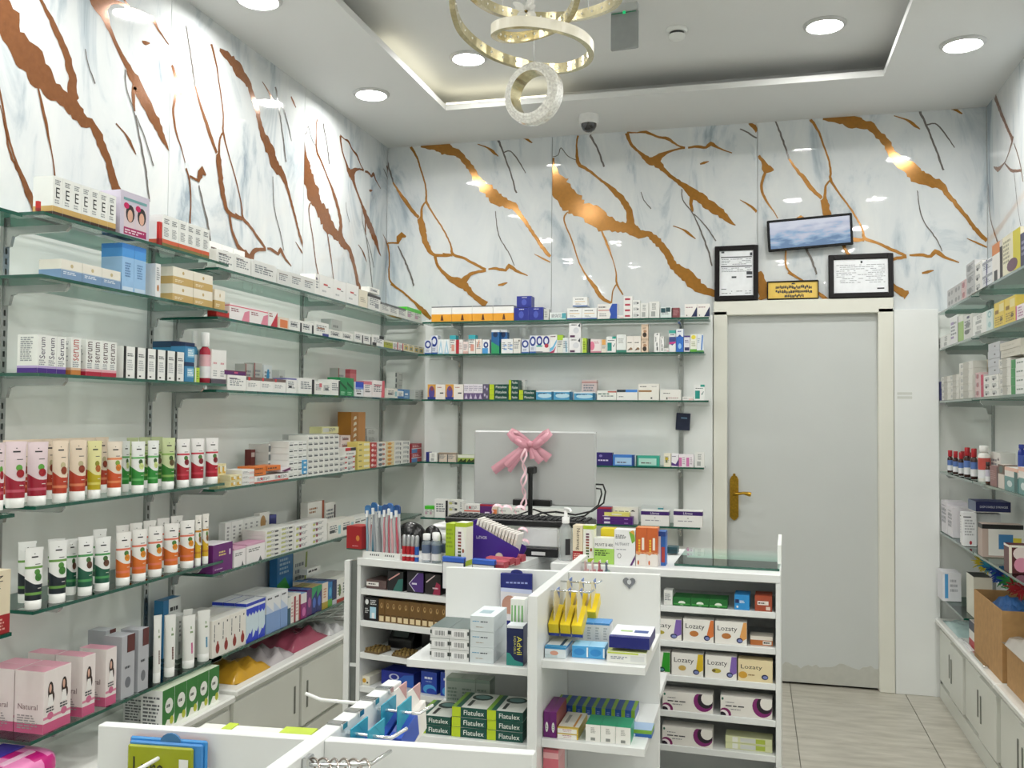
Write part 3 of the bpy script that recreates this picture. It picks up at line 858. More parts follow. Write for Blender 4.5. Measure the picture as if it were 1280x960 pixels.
DES = {
    # ---- long wall, tube bay
    'vite': (W_, [('b', 0.10, 0.24, 'c8a561'), ('b', 0.0, 0.10, '3a2218'), ('t', 'E', 0.3, 0.46, 0.7, 0.72, '17181a'), ('l', 0.2, 0.78, 0.8, 0.92, 3, '777c80'), ('l', 0.2, 0.3, 0.8, 0.42, 2, '999c9e')]),
    'dye': ('cdc6d6', [('r', 0.12, 0.04, 0.5, 0.7, 'd8c9cf'), ('r', 0.52, 0.04, 0.9, 0.7, 'd8c9cf'), ('r', 0.12, 0.04, 0.9, 0.2, 'a3195c'), ell(0.33, 0.52, 0.15, 0.2, '2a2024'), ell(0.73, 0.52, 0.15, 0.2, '2a2024'), ell(0.33, 0.47, 0.09, 0.14, 'd9ab94'), ell(0.73, 0.47, 0.09, 0.14, 'd9ab94'), ell(0.2, 0.68, 0.09, 0.07, 'c2175b'), ell(0.6, 0.68, 0.09, 0.07, 'c2175b'), ('r', 0.1, 0.8, 0.9, 0.86, '6d9ea0'), ('l', 0.15, 0.06, 0.85, 0.17, 2, 'f0d7e2')]),
    'redstick': ('c42a22', [('b', 0, 0.3, '8d1a16')]),
    'oliv': (W_, [('b', 0.02, 0.12, '77703c'), ('b', 0.12, 0.24, 'd0613f'), ('l', 0.2, 0.72, 0.8, 0.9, 3, '6a6e72'), ('l', 0.2, 0.32, 0.8, 0.62, 6, '8f9396')]),
    'bluefoot': ('ece8dd', [('b', 0.0, 0.5, '7d9cc0'), ('l', 0.1, 0.25, 0.9, 0.42, 2, 'dfe7ef'), ell(0.5, 0.72, 0.07, 0.1, 'c9b98f'), ('r', 0.0, 0.45, 1, 0.5, 'a9bdd4')]),
    'bluetall': ('9cc4ea', [('b', 0.72, 1.0, '4f9ae0'), ('b', 0.9, 1.0, '3b86d6'), ('T', '4a94da'), ('l', 0.25, 0.3, 0.75, 0.62, 6, '5d83b4'), ('r', 0.05, 0.02, 0.95, 0.1, 'cfe2f4')]),
    'sunbox': ('e9eaea', [ell(0.5, 0.28, 0.2, 0.1, 'b8763c'), ('l', 0.2, 0.5, 0.8, 0.9, 6, '8c9094')]),
    'goldcream': ('efe9da', [('b', 0.0, 0.45, 'c9a969'), ell(0.5, 0.72, 0.05, 0.1, 'c2a66a'), ('l', 0.1, 0.12, 0.6, 0.3, 2, 'efe3c6')]),
    'serumP': (W_, [('t', 'Serum', 0.2, 0.38, 0.78, 0.94, '3a2a4f', 1), ('b', 0.0, 0.13, '4b2a86'), ('b', 0.13, 0.19, 'b9a7d6'), ('l', 0.15, 0.2, 0.85, 0.36, 3, '9a9da2'), ('L', 0.15, 0.3, 0.85, 0.95, 12, '9a9ea2')]),
    'serumO': (W_, [('t', 'serum', 0.2, 0.38, 0.78, 0.94, 'b5423a', 1), ('b', 0.0, 0.13, 'c07a3a'), ('b', 0.13, 0.19, 'e0bfa0'), ('l', 0.15, 0.2, 0.85, 0.36, 3, '9a9da2'), ('L', 0.15, 0.3, 0.85, 0.95, 12, '9a9ea2')]),
    'serumR': (W_, [('t', 'serum', 0.2, 0.38, 0.78, 0.94, '4a2630', 1), ('b', 0.0, 0.12, 'b0203c'), ('b', 0.12, 0.19, 'e3a9b3'), ('l', 0.15, 0.2, 0.85, 0.36, 3, '9a9da2'), ('L', 0.15, 0.3, 0.85, 0.95, 12, '9a9ea2')]),
    'cocoon': ('f1f2ef', [('r', 0.0, 0.0, 0.24, 1.0, '121416'), ('l', 0.36, 0.68, 0.9, 0.8, 2, '33373b'), ('l', 0.36, 0.25, 0.9, 0.6, 5, 'b4b7ba'), ('r', 0.42, 0.06, 0.6, 0.11, '222')]),
    'tealcase': ('2f7fa6', [('l', 0.1, 0.5, 0.6, 0.8, 2, 'cfe3ec'), ('b', 0.85, 1, '1b3f5e')]),
    'bluebox2': ('3b86b4', [('b', 0.8, 1.0, '1b2f55'), ('r', 0.25, 0.25, 0.95, 0.7, '8fc3dd'), ('l', 0.3, 0.3, 0.9, 0.65, 3, 'eef5f8')]),
    'whitepinkf': ('f0efec', [('b', 0.0, 0.14, '5b5460'), ('l', 0.2, 0.55, 0.8, 0.65, 1, 'd79aa0'), ('l', 0.2, 0.2, 0.8, 0.4, 3, 'a9acae')]),
    'hair': ('efe6e4', [('T', 'd99aac'), ('b', 0.0, 0.16, 'cf5f88'), ('r', 0.0, 0.22, 1.0, 0.26, 'd98aa4'), ell(0.5, 0.26, 0.22, 0.06, 'cf6f92'), ell(0.5, 0.66, 0.2, 0.15, '2c1d1b'), ell(0.62, 0.55, 0.16, 0.1, '38241f'), ell(0.47, 0.7, 0.09, 0.07, 'dcb09c'), ('p', [(0.28, 0.42), (0.72, 0.42), (0.62, 0.6), (0.38, 0.6)], 'f7f4f2'), ('l', 0.2, 0.32, 0.8, 0.41, 2, '3d4248'), ('t2', 'Natural', 0.12, 0.38, 0.8, 0.47, '8a6f72'), ('L', 0.1, 0.06, 0.85, 0.3, 6, 'a9a2a2')]),
    'greydeo': ('b7b9bf', [('p', [(0.45, 0.72), (1, 0.72), (1, 1), (0.45, 1)], '5d2d2c'), ('r', 0.4, 0.72, 0.46, 1.0, '3b2020'), ('l', 0.25, 0.45, 0.75, 0.52, 1, '3f4248'), ell(0.5, 0.24, 0.22, 0.09, '6f727a')]),
    'nutra': ('e9dcc0', [('b', 0.0, 0.3, 'a42428'), ('t', 'Nutramag', 0.3, 0.34, 0.72, 0.92, '3a2a26', 3), ('l', 0.1, 0.05, 0.9, 0.25, 4, 'e5b5a8')]),
    'greensoap': ('2f7a32', [('T', 'c8d2bb'), ell(0.55, 0.55, 0.33, 0.2, 'f2f4ee'), ('l', 0.34, 0.48, 0.78, 0.62, 1, '2b3a2c'), ('p', [(0.15, 0.0), (1, 0.0), (1, 0.3), (0.75, 0.16), (0.4, 0.2)], 'eef0e4'), ell(0.78, 0.14, 0.16, 0.11, 'b9bf2c'), ('S', 'ebedea'), ('L', 0.1, 0.08, 0.9, 0.85, 8, '6b7072')]),
    # ---- long wall, corner bay
    'plainw': plain('edeeea', ('r', 0.1, 0.78, 0.55, 0.83, '5a4a46')),
    'plainwide': plain('e6e7e4', ('r', 0.5, 0.6, 0.85, 0.66, '555a5e'), ('b', 0, 0.03, 'c2b16a')),
    'plaing': plain('e3e4e1', ('r', 0.12, 0.72, 0.8, 0.77, '6b5e58')),
    'reddot': plain('f1f1ee', ('r', 0.3, 0.55, 0.6, 0.63, 'c03a40'), ('r', 0.6, 0.5, 0.8, 0.54, '777'), lines=(0.2, 0.2, 0.6, 0.35, 1, 'b9bcbe')),
    'cream': plain('e7e0cc', lines=(0.15, 0.3, 0.85, 0.6, 3, '9b937f')),
    'blacktop': plain('e5e6e2', ('b', 0.82, 1.0, '24262a'), ('r', 0.55, 0.2, 0.85, 0.5, '8e9296')),
    'longdark': plain('dcdeda', ('b', 0.8, 1.0, '5d6265'), ('T', '3c4043')),
    'greentop': plain('dfe3dc', ('b', 0.72, 1.0, '49c52e'), ('T', '56d83a'), ('r', 0.1, 0.25, 0.5, 0.5, 'c0a0b0')),
    'pinkbox': plain('f3eeee', ('p', [(0.6, 0), (1, 0), (1, 0.75), (0.75, 0.6)], 'e08aa0'), ('b', 0.84, 0.9, 'd9536f'), lines=(0.08, 0.5, 0.55, 0.75, 2, '8b4f5c')),
    'redtri': ('f3f0ee', [('p', [(0.2, 0), (1, 0), (1, 1)], 'c02a3e'), ('l', 0.05, 0.6, 0.5, 0.9, 2, '944')]),
    'orangebox': plain('ecdccb', ('r', 0.1, 0.1, 0.9, 0.8, 'e08350'), lines=(0.2, 0.25, 0.8, 0.7, 3, '8c3f22')),
    'whiteblk': plain('eff0ec', ('r', 0.86, 0.0, 1.0, 0.8, '2b2d33'), ('r', 0.15, 0.5, 0.6, 0.58, '3c4046')),
    'whitenavy': plain('eff0ec', ('r', 0.55, 0.0, 1.0, 0.22, '2a3a86'), ('r', 0.2, 0.5, 0.7, 0.6, 'a5745c')),
    'whitesm': plain('efefea', ('r', 0.3, 0.4, 0.7, 0.55, '555a60')),
    'blkwhite': plain('f0f0ec', ('r', 0, 0.0, 0.35, 0.3, '18191c'), ('r', 0.6, 0.7, 1, 1, '1c1e22')),
    'olive': ('a8ad2e', [('l', 0.1, 0.4, 0.9, 0.7, 2, '4e5118'), ('b', 0.75, 1, 'd9d8c4')]),
    'whitered': plain('f0eeea', ('r', 0.8, 0, 1, 1, 'b9343e'), ('r', 0.1, 0.1, 0.5, 0.25, 'c99')),
    'goldgrid': plain('e5ddc4', ('r', 0.15, 0.2, 0.85, 0.75, 'd0b45c'), ('r', 0.35, 0.3, 0.65, 0.6, '5a7f8a'), lines=(0.1, 0.8, 0.9, 0.95, 1, '555')),
    'whitewide': plain('f4f3ef', ('r', 0.08, 0.75, 0.5, 0.82, '6a5a74')),
    'redhead': plain('f3f2ee', ('b', 0.78, 1.0, '6f5a55'), ('r', 0.1, 0.76, 0.24, 1.0, 'd23b43'), lines=(0.1, 0.3, 0.8, 0.6, 3, 'a7aaac')),
    'bluebk': plain('f2f2ef', ('r', 0.2, 0.35, 0.5, 0.5, '2b2d36'), ('b', 0.9, 1, '7777b0')),
    'blkside': plain('f1f1ee', ('r', 0.84, 0, 1, 0.95, '1d1e26')),
    'pinktag': plain('f1efec', ('r', 0.6, 0.55, 0.95, 0.85, 'd26a74')),
    'greenbox': ('1f8a52', [('p', [(0, 0.65), (1, 0.3), (1, 0.42), (0, 0.8)], '0f4f30'), ('T', '2aa862'), ('l', 0.1, 0.05, 0.9, 0.25, 2, 'a7dcbc')]),
    'bluegrad': plain('eef0f2', ('r', 0.05, 0.62, 1.0, 1.0, '2b50c4'), ('r', 0.05, 0.5, 1.0, 0.62, '7f9be0'), ('r', 0.2, 0.15, 0.7, 0.25, '3d3d44')),
    'pinkw2': plain('f5eff0', ('b', 0.8, 1.0, 'd97a8a'), ('r', 0.15, 0.3, 0.7, 0.4, '777')),
    'pinkgrad': plain('f4ecec', ('p', [(0.72, 0), (1, 0), (1, 1), (0.8, 1)], 'd8606e'), ('r', 0.2, 0.65, 0.7, 0.75, 'c98a94')),
    'bluesq': plain('4d86bd', ('r', 0.2, 0.4, 0.7, 0.6, 'e8eef4'), lines=(0.1, 0.1, 0.9, 0.3, 2, 'c5d8ea')),
    'whiteblue': plain('eef1f2', ('b', 0.0, 0.3, '3d74b0')),
    'greyish': plain('c9ccc9', lines=(0.15, 0.2, 0.85, 0.8, 3, '8e9290')),
    'purple': ('571f66', [('b', 0.7, 1, '6d2a58'), ('r', 0.45, 0.35, 0.62, 0.7, 'd65a86')]),
    'greyb': plain('bdbfba', ('r', 0.0, 0.0, 0.14, 1, '9a5a56')),
    'blueswirl': plain('e2e8ea', ('p', [(0.2, 0.1), (0.4, 0.1), (0.7, 0.6), (0.65, 0.85), (0.45, 0.85), (0.3, 0.5)], '2d8cc0')),
    'pinkcup': ('d9777f', [('b', 0.85, 1, 'c35a64')]),
    'goldsm': plain('e8dcae', ('r', 0.15, 0.15, 0.8, 0.7, 'd8ac3a'), ('r', 0.55, 0.3, 0.9, 0.8, 'f1efe4')),
    'orangelie': ('e07a30', [('l', 0.08, 0.25, 0.92, 0.75, 1, '4d2313'), ('r', 0, 0, 0.04, 1, 'b55a1d')]),
    'brownstick': ('6d2a24', [('r', 0.1, 0.75, 0.9, 0.9, 'c7b6ae')]),
    'whiteflat': plain('f0efec', ('r', 0.6, 0.1, 1, 0.5, 'e7c9c6'), lines=(0.05, 0.3, 0.6, 0.7, 2, '999')),
    'whitelong': plain('f3f1ee', ('b', 0.0, 0.18, 'd4685a'), ('r', 0.3, 0.4, 0.42, 0.7, 'c9545a')),
    'purplewing': ('f0e9ee', [('p', [(0, 0.2), (1, 0.9), (1, 0.3), (0.4, 0)], '6b1f57')]),
    'stackw': plain('e4e5e1', ('r', 0.0, 0.1, 0.1, 0.8, '6f7678'), lines=(0.3, 0.4, 0.9, 0.7, 1, 'b9bcba')),
    'stackdash': plain('eff0ec', ('r', 0.08, 0.3, 0.45, 0.5, '3c4144'), ('r', 0.55, 0.35, 0.95, 0.5, '54595c'), lines=(0.1, 0.65, 0.6, 0.85, 1, 'b0b4b2')),
    'aqua': ('3f9bd0', [('r', 0.2, 0.2, 0.8, 0.6, 'e5f1f7')]),
    'stackdash2': plain('f0f0ea', ('r', 0.2, 0.35, 0.85, 0.55, '4e5254')),
    'yelpale': plain('e6e2a8', ('r', 0.05, 0.2, 0.4, 0.8, 'd9dcd6')),
    'pinkstack': plain('e3d2cf', ('r', 0.2, 0.3, 0.8, 0.6, '8a6060')),
    'mess': plain('efeee9', ('r', 0.1, 0.2, 0.4, 0.5, '8b8f90'), ('r', 0.7, 0.5, 1, 0.8, 'c25a58')),
    'redblack': plain('efeee9', ('r', 0.0, 0.6, 0.5, 1, 'c8313a'), ('r', 0.5, 0.6, 1, 1, '1d1e20'), lines=(0.1, 0.1, 0.9, 0.4, 1, '999')),
    'yellowst': plain('e9d67a', ('r', 0.5, 0.25, 0.95, 0.7, 'f0ecd0'), lines=(0.1, 0.3, 0.45, 0.7, 1, '5d5324')),
    'goldtower': ('b57a2c', [('r', 0.5, 0.0, 1.0, 1.0, 'c98c48'), *[('p', [(0.14, 0.22 + 0.105 * i), (0.38, 0.25 + 0.105 * i), (0.34, 0.30 + 0.105 * i), (0.2, 0.285 + 0.105 * i)], 'e9e2cc') for i in range(7)], ('r', 0.18, 0.02, 0.55, 0.18, 'e7e3d6')]),
    'redst': ('b8262c', [ell(0.35, 0.5, 0.2, 0.3, 'f0d9d6'), ('r', 0.6, 0.2, 0.9, 0.6, 'e7a6a2')]),
    'photost': plain('e9e6e0', ell(0.35, 0.45, 0.2, 0.3, '5b6770'), ell(0.72, 0.5, 0.16, 0.25, 'b97a66')),
    'orangest': plain('ecd9ac', ell(0.4, 0.5, 0.25, 0.35, 'd8942e')),
    'whitest': plain('ecebe5', ('r', 0.72, 0.1, 0.82, 0.7, '4a4d50')),
    'redblue': plain('a52a36', ('r', 0.0, 0.0, 0.55, 0.42, '3b78b4'), ('r', 0.0, 0.42, 1, 0.5, 'e8e0e0'), lines=(0.1, 0.6, 0.9, 0.85, 2, 'e6b9bd')),
    'purplecard': ('6a1f72', [('l', 0.3, 0.55, 0.65, 0.75, 2, 'e6d27a'), ('l', 0.1, 0.08, 0.6, 0.14, 1, 'd9c1de'), ('r', 0.82, 0.55, 0.9, 0.75, 'e0cde4'), ('T', 'efe9ee')]),
    'pinkw': plain('f0ecec', ('T', 'd49ab8'), ('b', 0.9, 1, 'd9a9c2'), ('p', [(0.65, 0), (0.85, 0), (0.75, 0.25)], '55585c'), lines=(0.1, 0.55, 0.75, 0.75, 2, '777')),
    'slim': plain('e9eae6', ('r', 0.2, 0.1, 0.6, 0.4, 'a8acaa'), lines=(0.3, 0.5, 0.7, 0.9, 4, '8d9190')),
    'orangesm': ('d08a2e', [('b', 0, 0.3, 'b06a1c')]),
    'paddle': plain('e6e4de', ell(0.35, 0.72, 0.28, 0.2, 'b0864f'), ('r', 0.32, 0.2, 0.4, 0.6, '9c8f78')),
    'navysl': ('232a72', [('b', 0.9, 1, '39408a')]),
    'stackfl': plain('ecece6', ('r', 0.65, 0.25, 0.9, 0.6, '4b4e50'), ('r', 0.1, 0.25, 0.4, 0.6, 'c9ca7a')),
    'stackfl2': plain('efeeea', ('r', 0.3, 0.2, 0.4, 0.7, '8a2f44'), ('r', 0.1, 0.25, 0.25, 0.6, 'c9ca6a')),
    'brownedge': plain('ebe9e2', ('r', 0.86, 0, 1, 1, '9c4a2a'), ('b', 0, 0.1, 'bcd9d4'), lines=(0.1, 0.65, 0.6, 0.85, 2, 'a06a3a')),
    'darkedge': plain('efece6', ('r', 0.86, 0, 1, 0.9, '3a2228'), ('b', 0, 0.05, '6a2f3c')),
    'cream2': plain('eceae2', ('r', 0.1, 0.35, 0.5, 0.5, '3d4042'), ('r', 0.75, 0.2, 0.95, 0.7, '9ccbd2')),
    'bluebook': ('2d7cb0', [('r', 0.3, 0.0, 1.0, 1.0, 'e6e9e6'), ('l', 0.38, 0.75, 0.95, 0.88, 1, '23272b'), ('l', 0.38, 0.3, 0.95, 0.62, 4, 'a9adae')]),
    'pomeg': ('f1ede5', [ell(0.6, 0.22, 0.22, 0.14, '8f2217'), ('p', [(0.5, 0.33), (0.7, 0.33), (0.66, 0.42), (0.54, 0.42)], '9c3018'), ('r', 0.17, 0.42, 0.26, 0.5, '2c2f32'), ('r', 0.18, 0.52, 0.26, 0.66, '4a4d50'), ('r', 0.18, 0.68, 0.26, 0.88, '7d8082'), ell(0.7, 0.88, 0.07, 0.03, '2c2f32'), ('T', 'e8e7e0')]),
    'bluewave': ('d3e6f0', [('r', 0, 0.8, 1, 1, 'e8edf5'), ('b', 0.92, 1.0, '2238b4'), ('p', [(0, 0.86), (0, 0.74), (0.25, 0.66), (0.5, 0.74), (0.75, 0.66), (1, 0.74), (1, 0.86)], '2440c8'), ('p', [(0, 0.0), (1, 0.0), (1, 0.32), (0.7, 0.2), (0.5, 0.24), (0.2, 0.12), (0, 0.08)], '2440c8'), ('T', 'e2e6ea')]),
    'halfblue': ('e6e8ec', [('b', 0.0, 0.52, '7f9fd2'), ('p', [(0, 0.52), (1, 0.52), (0, 0.78)], 'c3d2ea'), ('l', 0.15, 0.86, 0.85, 0.94, 1, '2c3440'), ('T', 'e3e6e4')]),
    'darkteal': ('1d4f66', [('b', 0.6, 1, 'e3e6e2')]),
    'redwhite': plain('efece6', ('r', 0.62, 0, 1, 0.95, '9c2230'), ('T', 'e6e5de'), lines=(0.1, 0.2, 0.55, 0.8, 5, 'c99')),
    'magenta': ('8e2272', [('b', 0.6, 1, 'e8e2e2'), ell(0.5, 0.25, 0.3, 0.18, 'c968a8'), ('T', '7fa4d0')]),
    'violet': ('5d2468', [ell(0.5, 0.5, 0.3, 0.2, 'b05a90'), ('T', '3b5fa0')]),
    'navybl': ('1e2a6e', [('p', [(0, 0.55), (1, 0.85), (1, 1), (0, 1)], '2a9a5e'), ell(0.5, 0.4, 0.3, 0.2, '4a6cc0'), ('T', '9a8a50')]),
    'peachgr': plain('ead9c8', ('b', 0.0, 0.25, 'b09a2a'), ('T', '3d74a8'), lines=(0.2, 0.4, 0.8, 0.8, 4, 'c07a52')),
    'bluegreen': ('2878b4', [('b', 0.0, 0.3, '5aa63a'), ell(0.5, 0.6, 0.3, 0.2, '4ab0d8'), ('T', '2f6aa8')]),
    'navy': ('1a2450', [('b', 0, 0.2, 'c3c6d0'), ('T', '2a3468')]),
    'wblackgr': plain('e9e9e2', ell(0.55, 0.5, 0.22, 0.26, '5d7a2a'), ('b', 0, 0.14, 'b5402e'), ('T', 'dcdcd4')),
    'tallbg': ('2f7fc0', [('p', [(0, 0), (1, 0), (1, 0.2), (0.5, 0.55), (0, 0.45)], '3f9a4a'), ('l', 0.15, 0.6, 0.85, 0.9, 4, 'a9cfe8')]),
    'whiteleaf': plain('dfe1da', ('p', [(0.75, 0.2), (0.85, 0.2), (0.98, 0.95), (0.85, 0.95)], '8a9a3a')),
    'barlabel': ('e2e2dc', [('l', 0.1, 0.2, 0.95, 0.8, 1, '17181a')]),
    # ---- wall behind the monitor
    'orangew': ('f1f1ee', [('b', 0.0, 0.5, 'eba52e'), ('p', [(0.45, 0.08), (0.6, 0.08), (0.55, 0.45), (0.5, 0.45)], '5b2f10'), ('T', '34363c'), ('r', 0.0, 0.94, 1, 1, '3a3c44')]),
    'navyB': ('1d2a8c', [('l', 0.35, 0.82, 0.7, 0.92, 1, 'dfe3f2'), ell(0.5, 0.45, 0.18, 0.28, '4656b4', 8), ('r', 0.97, 0, 1, 1, '4a55b0')]),
    'tealw': plain('e9efee', ('r', 0.75, 0.1, 1, 0.9, '4fa6b4'), ('b', 0, 0.2, 'b9dcd6')),
    'cardW': ('f2f3f1', [('l', 0.18, 0.7, 0.8, 0.84, 1, '23272e'), ('b', 0.0, 0.12, '2f62a6'), ('r', 0.15, 0.5, 0.85, 0.55, 'd9b46a'), ('l', 0.2, 0.2, 0.6, 0.4, 2, 'aaa')]),
    'bluecurve': ('f1efeb', [('p', [(0.62, 0), (1, 0), (1, 1), (0.75, 1), (0.6, 0.6), (0.68, 0.3)], '2450ae'), ('l', 0.06, 0.72, 0.62, 0.86, 1, '26282c'), ('r', 0.04, 0.55, 0.62, 0.6, 'c25a50'), ('l', 0.1, 0.15, 0.5, 0.4, 2, 'aaa')]),
    'redbars': ('f2f1ee', [('r', 0.15, 0.3, 0.75, 0.65, 'b03a4e')]),
    'dotbox': plain('eff0ed', ('r', 0.6, 0.4, 0.8, 0.65, '35383c')),
    'tealphoto': plain('dfeae8', ('r', 0.05, 0.5, 0.45, 0.9, '1f4f58'), ('r', 0.5, 0.55, 0.9, 0.95, '274a50')),
    'redside': ('8a4a50', [('r', 0, 0, 0.15, 1, '4d2b30'), ('l', 0.2, 0.2, 0.9, 0.8, 4, 'b98a8e')]),
    'navytri': ('f1eeea', [('p', [(0.55, 0.05), (1, 0.05), (1, 0.8)], '1a2350'), ('l', 0.1, 0.7, 0.7, 0.8, 1, '8a5560'), ('r', 0.15, 0.1, 0.22, 0.2, '444')]),
    'circ': ('dfe3ee', [ell(0.5, 0.68, 0.46, 0.28, '1f3a8c', 18), ell(0.5, 0.68, 0.26, 0.16, 'e9ecf6', 16), ('b', 0, 0.1, '2f5fa6'), ('l', 0.2, 0.16, 0.8, 0.34, 2, '8a93a8')]),
    'circT': ('f0efee', [ell(0.5, 0.7, 0.46, 0.28, '1f2f86', 18), ell(0.5, 0.7, 0.26, 0.16, 'e9ecf6', 16), ('r', 0.05, 0.36, 0.95, 0.45, '5ab0a6'), ('b', 0, 0.1, '777b80')]),
    'circR': ('f2efec', [ell(0.5, 0.7, 0.46, 0.28, '1f2f86', 18), ell(0.5, 0.7, 0.26, 0.16, 'e9ecf6', 16), ell(0.55, 0.42, 0.3, 0.12, 'b03044'), ('b', 0, 0.06, '777b80')]),
    'droptri': ('eef2f3', [('p', [(0.1, 0.0), (0.9, 0.0), (0.5, 1.0)], 'a9d0e6'), ('p', [(0.3, 0.1), (0.7, 0.1), (0.5, 0.6)], 'eef5f8')]),
    'tealcap': plain('ede9e4', ('b', 0.78, 1, '34a3b0'), ('r', 0.3, 0.15, 0.8, 0.5, 'd99a8a')),
    'redspine': ('f0ebe8', [('r', 0, 0, 0.45, 1, 'b52a36'), ('l', 0.5, 0.3, 0.95, 0.8, 4, 'b99')]),
    'pinkc': plain('eddcd8', ('b', 0, 0.2, 'd9b0a8')),
    'orangep': plain('f0e6de', ('p', [(0.2, 0.5), (0.5, 0.95), (0.6, 0.9), (0.3, 0.4)], 'd2855c')),
    'bluep': ('eef0f2', [ell(0.5, 0.62, 0.35, 0.22, '1d3f86'), ell(0.5, 0.62, 0.15, 0.1, 'eef0f2'), ('r', 0.0, 0.0, 0.8, 0.4, '4a9ad6')]),
    'bluegr2': ('1f5f9a', [('p', [(0, 0.0), (1, 0), (1, 0.3), (0, 0.5)], '2a9a62'), ell(0.5, 0.8, 0.3, 0.12, '0f2a52'), ('b', 0.9, 1, 'd9dde0')]),
    'bluedash': plain('eef0f0', ('r', 0.4, 0.25, 0.95, 0.35, '7aa0d0'), ('r', 0.4, 0.5, 0.95, 0.6, '9ab8de')),
    'cream3': plain('ebe9e2', ('r', 0.7, 0.8, 0.9, 0.9, '5d5a50')),
    'swoosh': ('f2f1f0', [('p', [(0, 0.25), (0.4, 0.35), (0.95, 0.75), (0.95, 0.6), (0.5, 0.2), (0, 0.05)], '6ab4dc'), ('p', [(0, 0.05), (0.5, 0.15), (0.9, 0.4), (0.6, 0.02), (0, 0)], 'b52a5c'), ('l', 0.1, 0.85, 0.8, 0.95, 1, '5d2a4a')]),
    'limetop': plain('e2e3da', ('b', 0.72, 1, 'a9cf3a')),
    'penw': plain('e3e8ea', ('p', [(0.5, 0.05), (0.8, 0.1), (0.6, 0.8), (0.4, 0.8)], '8fb4c6')),
    'nosepk': ('efeff0', [('l', 0.15, 0.82, 0.7, 0.92, 1, '2b2d33'), ('p', [(0.75, 0.8), (0.95, 1), (0.95, 0.7)], '3a3c46'), ell(0.6, 0.5, 0.25, 0.2, 'd9dbe0'), ('r', 0.08, 0.04, 0.5, 0.18, '55264f')]),
    'lime': ('b4d23e', [('r', 0, 0, 0.25, 1, 'e9ecd8'), ('l', 0.35, 0.2, 0.9, 0.8, 4, '6d8420')]),
    'blackth': ('15161a', []),
    'pinkcirc': ('f0e6e4', [ell(0.12, 0.5, 0.26, 0.34, 'e07a96'), ('b', 0, 0.12, 'd28a9c'), ('l', 0.3, 0.65, 0.9, 0.85, 2, 'c99aa4')]),
    'orangew2': plain('f0e9dc', ('r', 0.1, 0.6, 0.9, 1, 'e2a85a')),
    'tealsq': ('f0f2f0', [('r', 0.1, 0.1, 0.55, 0.62, '1f8f84'), ('p', [(0.68, 0.4), (0.76, 0.34), (0.92, 0.55), (0.88, 0.58), (0.76, 0.42), (0.7, 0.46)], '2d5f64'), ('l', 0.15, 0.72, 0.85, 0.8, 1, '3f4a4c'), ('r', 0.6, 0.86, 1, 1, '2fa394')]),
    'tealfoot': plain('e9edea', ('b', 0, 0.14, '2f7f6c'), lines=(0.2, 0.5, 0.8, 0.8, 3, 'b3b8b4')),
    'leafw': ('efeae2', [('p', [(0.1, 0.1), (0.5, 0.3), (0.9, 0.2), (0.5, 0.15)], '2c2a26'), ell(0.6, 0.22, 0.2, 0.08, '8a6a4a'), ('l', 0.15, 0.55, 0.8, 0.65, 1, '3d3a36')]),
    'leaftall': ('e6cfb8', [ell(0.5, 0.25, 0.3, 0.18, '3a2f28'), ell(0.55, 0.5, 0.25, 0.1, 'b0886a'), ('b', 0.85, 1, 'c9b29a'), ('l', 0.2, 0.65, 0.8, 0.78, 2, '6a5244')]),
    'slimtext': ('f0f0ee', [('r', 0.45, 0.08, 0.68, 0.28, '3b3d41'), ('r', 0.42, 0.32, 0.62, 0.5, '6a6d70'), ('r', 0.25, 0.55, 0.38, 0.8, '8a8d90'), ('r', 0.45, 0.9, 0.7, 0.96, '555')]),
    'tealpink': ('eef0f0', [('b', 0.86, 1, '3fa89c'), ('p', [(0, 0.4), (0.5, 0.3), (1, 0.45), (1, 0.7), (0, 0.7)], '3d4f8a'), ('p', [(0, 0.35), (1, 0.4), (1, 0.48), (0, 0.45)], 'c9408a'), ('l', 0.2, 0.75, 0.8, 0.84, 1, '33415c')]),
    'blueB': ('2f6fc8', [('r', 0, 0.66, 1, 1, 'e9eef4'), ('p', [(0.2, 0.66), (0.5, 0.76), (0.8, 0.66)], '1d3f90'), ell(0.5, 0.25, 0.22, 0.12, '9cc8f0'), ('l', 0.2, 0.85, 0.8, 0.93, 1, '1d3f90')]),
    'purplec': ('e9e6ee', [('b', 0.9, 1, '4a3a86'), ('r', 0.1, 0.08, 0.9, 0.28, '2c2a5c'), ('l', 0.15, 0.55, 0.85, 0.75, 2, '6d6a90')]),
    'yelgreen': ('eef0e4', [('b', 0, 0.15, '5fae3a'), ell(0.5, 0.82, 0.35, 0.12, 'e6d84a'), ('l', 0.2, 0.3, 0.8, 0.6, 3, 'a9b08a')]),
    'bluecv': ('eaf0f4', [('p', [(0.6, 0.1), (0.8, 0.1), (0.95, 0.95), (0.75, 0.95)], '3a78c4'), ('b', 0, 0.08, '5aa046'), ('l', 0.1, 0.5, 0.5, 0.8, 3, '9fb0b8')]),
    'manbox': ('f0ebe4', [('r', 0, 0, 0.46, 1, 'd9a24e'), ell(0.23, 0.45, 0.17, 0.45, '5b4f9a'), ell(0.25, 0.7, 0.1, 0.14, '8d4a52'), ('r', 0.0, 0.0, 0.46, 0.16, '2b3f8c'), ('r', 0.7, 0.38, 0.9, 0.46, '2d2f34'), ('l', 0.55, 0.75, 0.8, 0.85, 1, 'a0504c')]),
    'purplegrid': ('e6e2ea', [('b', 0.0, 0.42, '6d5a86'), ('p', [(0.2, 0.05), (0.5, 0.36), (0.8, 0.05)], 'd5cbe0'), ('l', 0.1, 0.55, 0.9, 0.9, 3, 'a7a0b4')]),
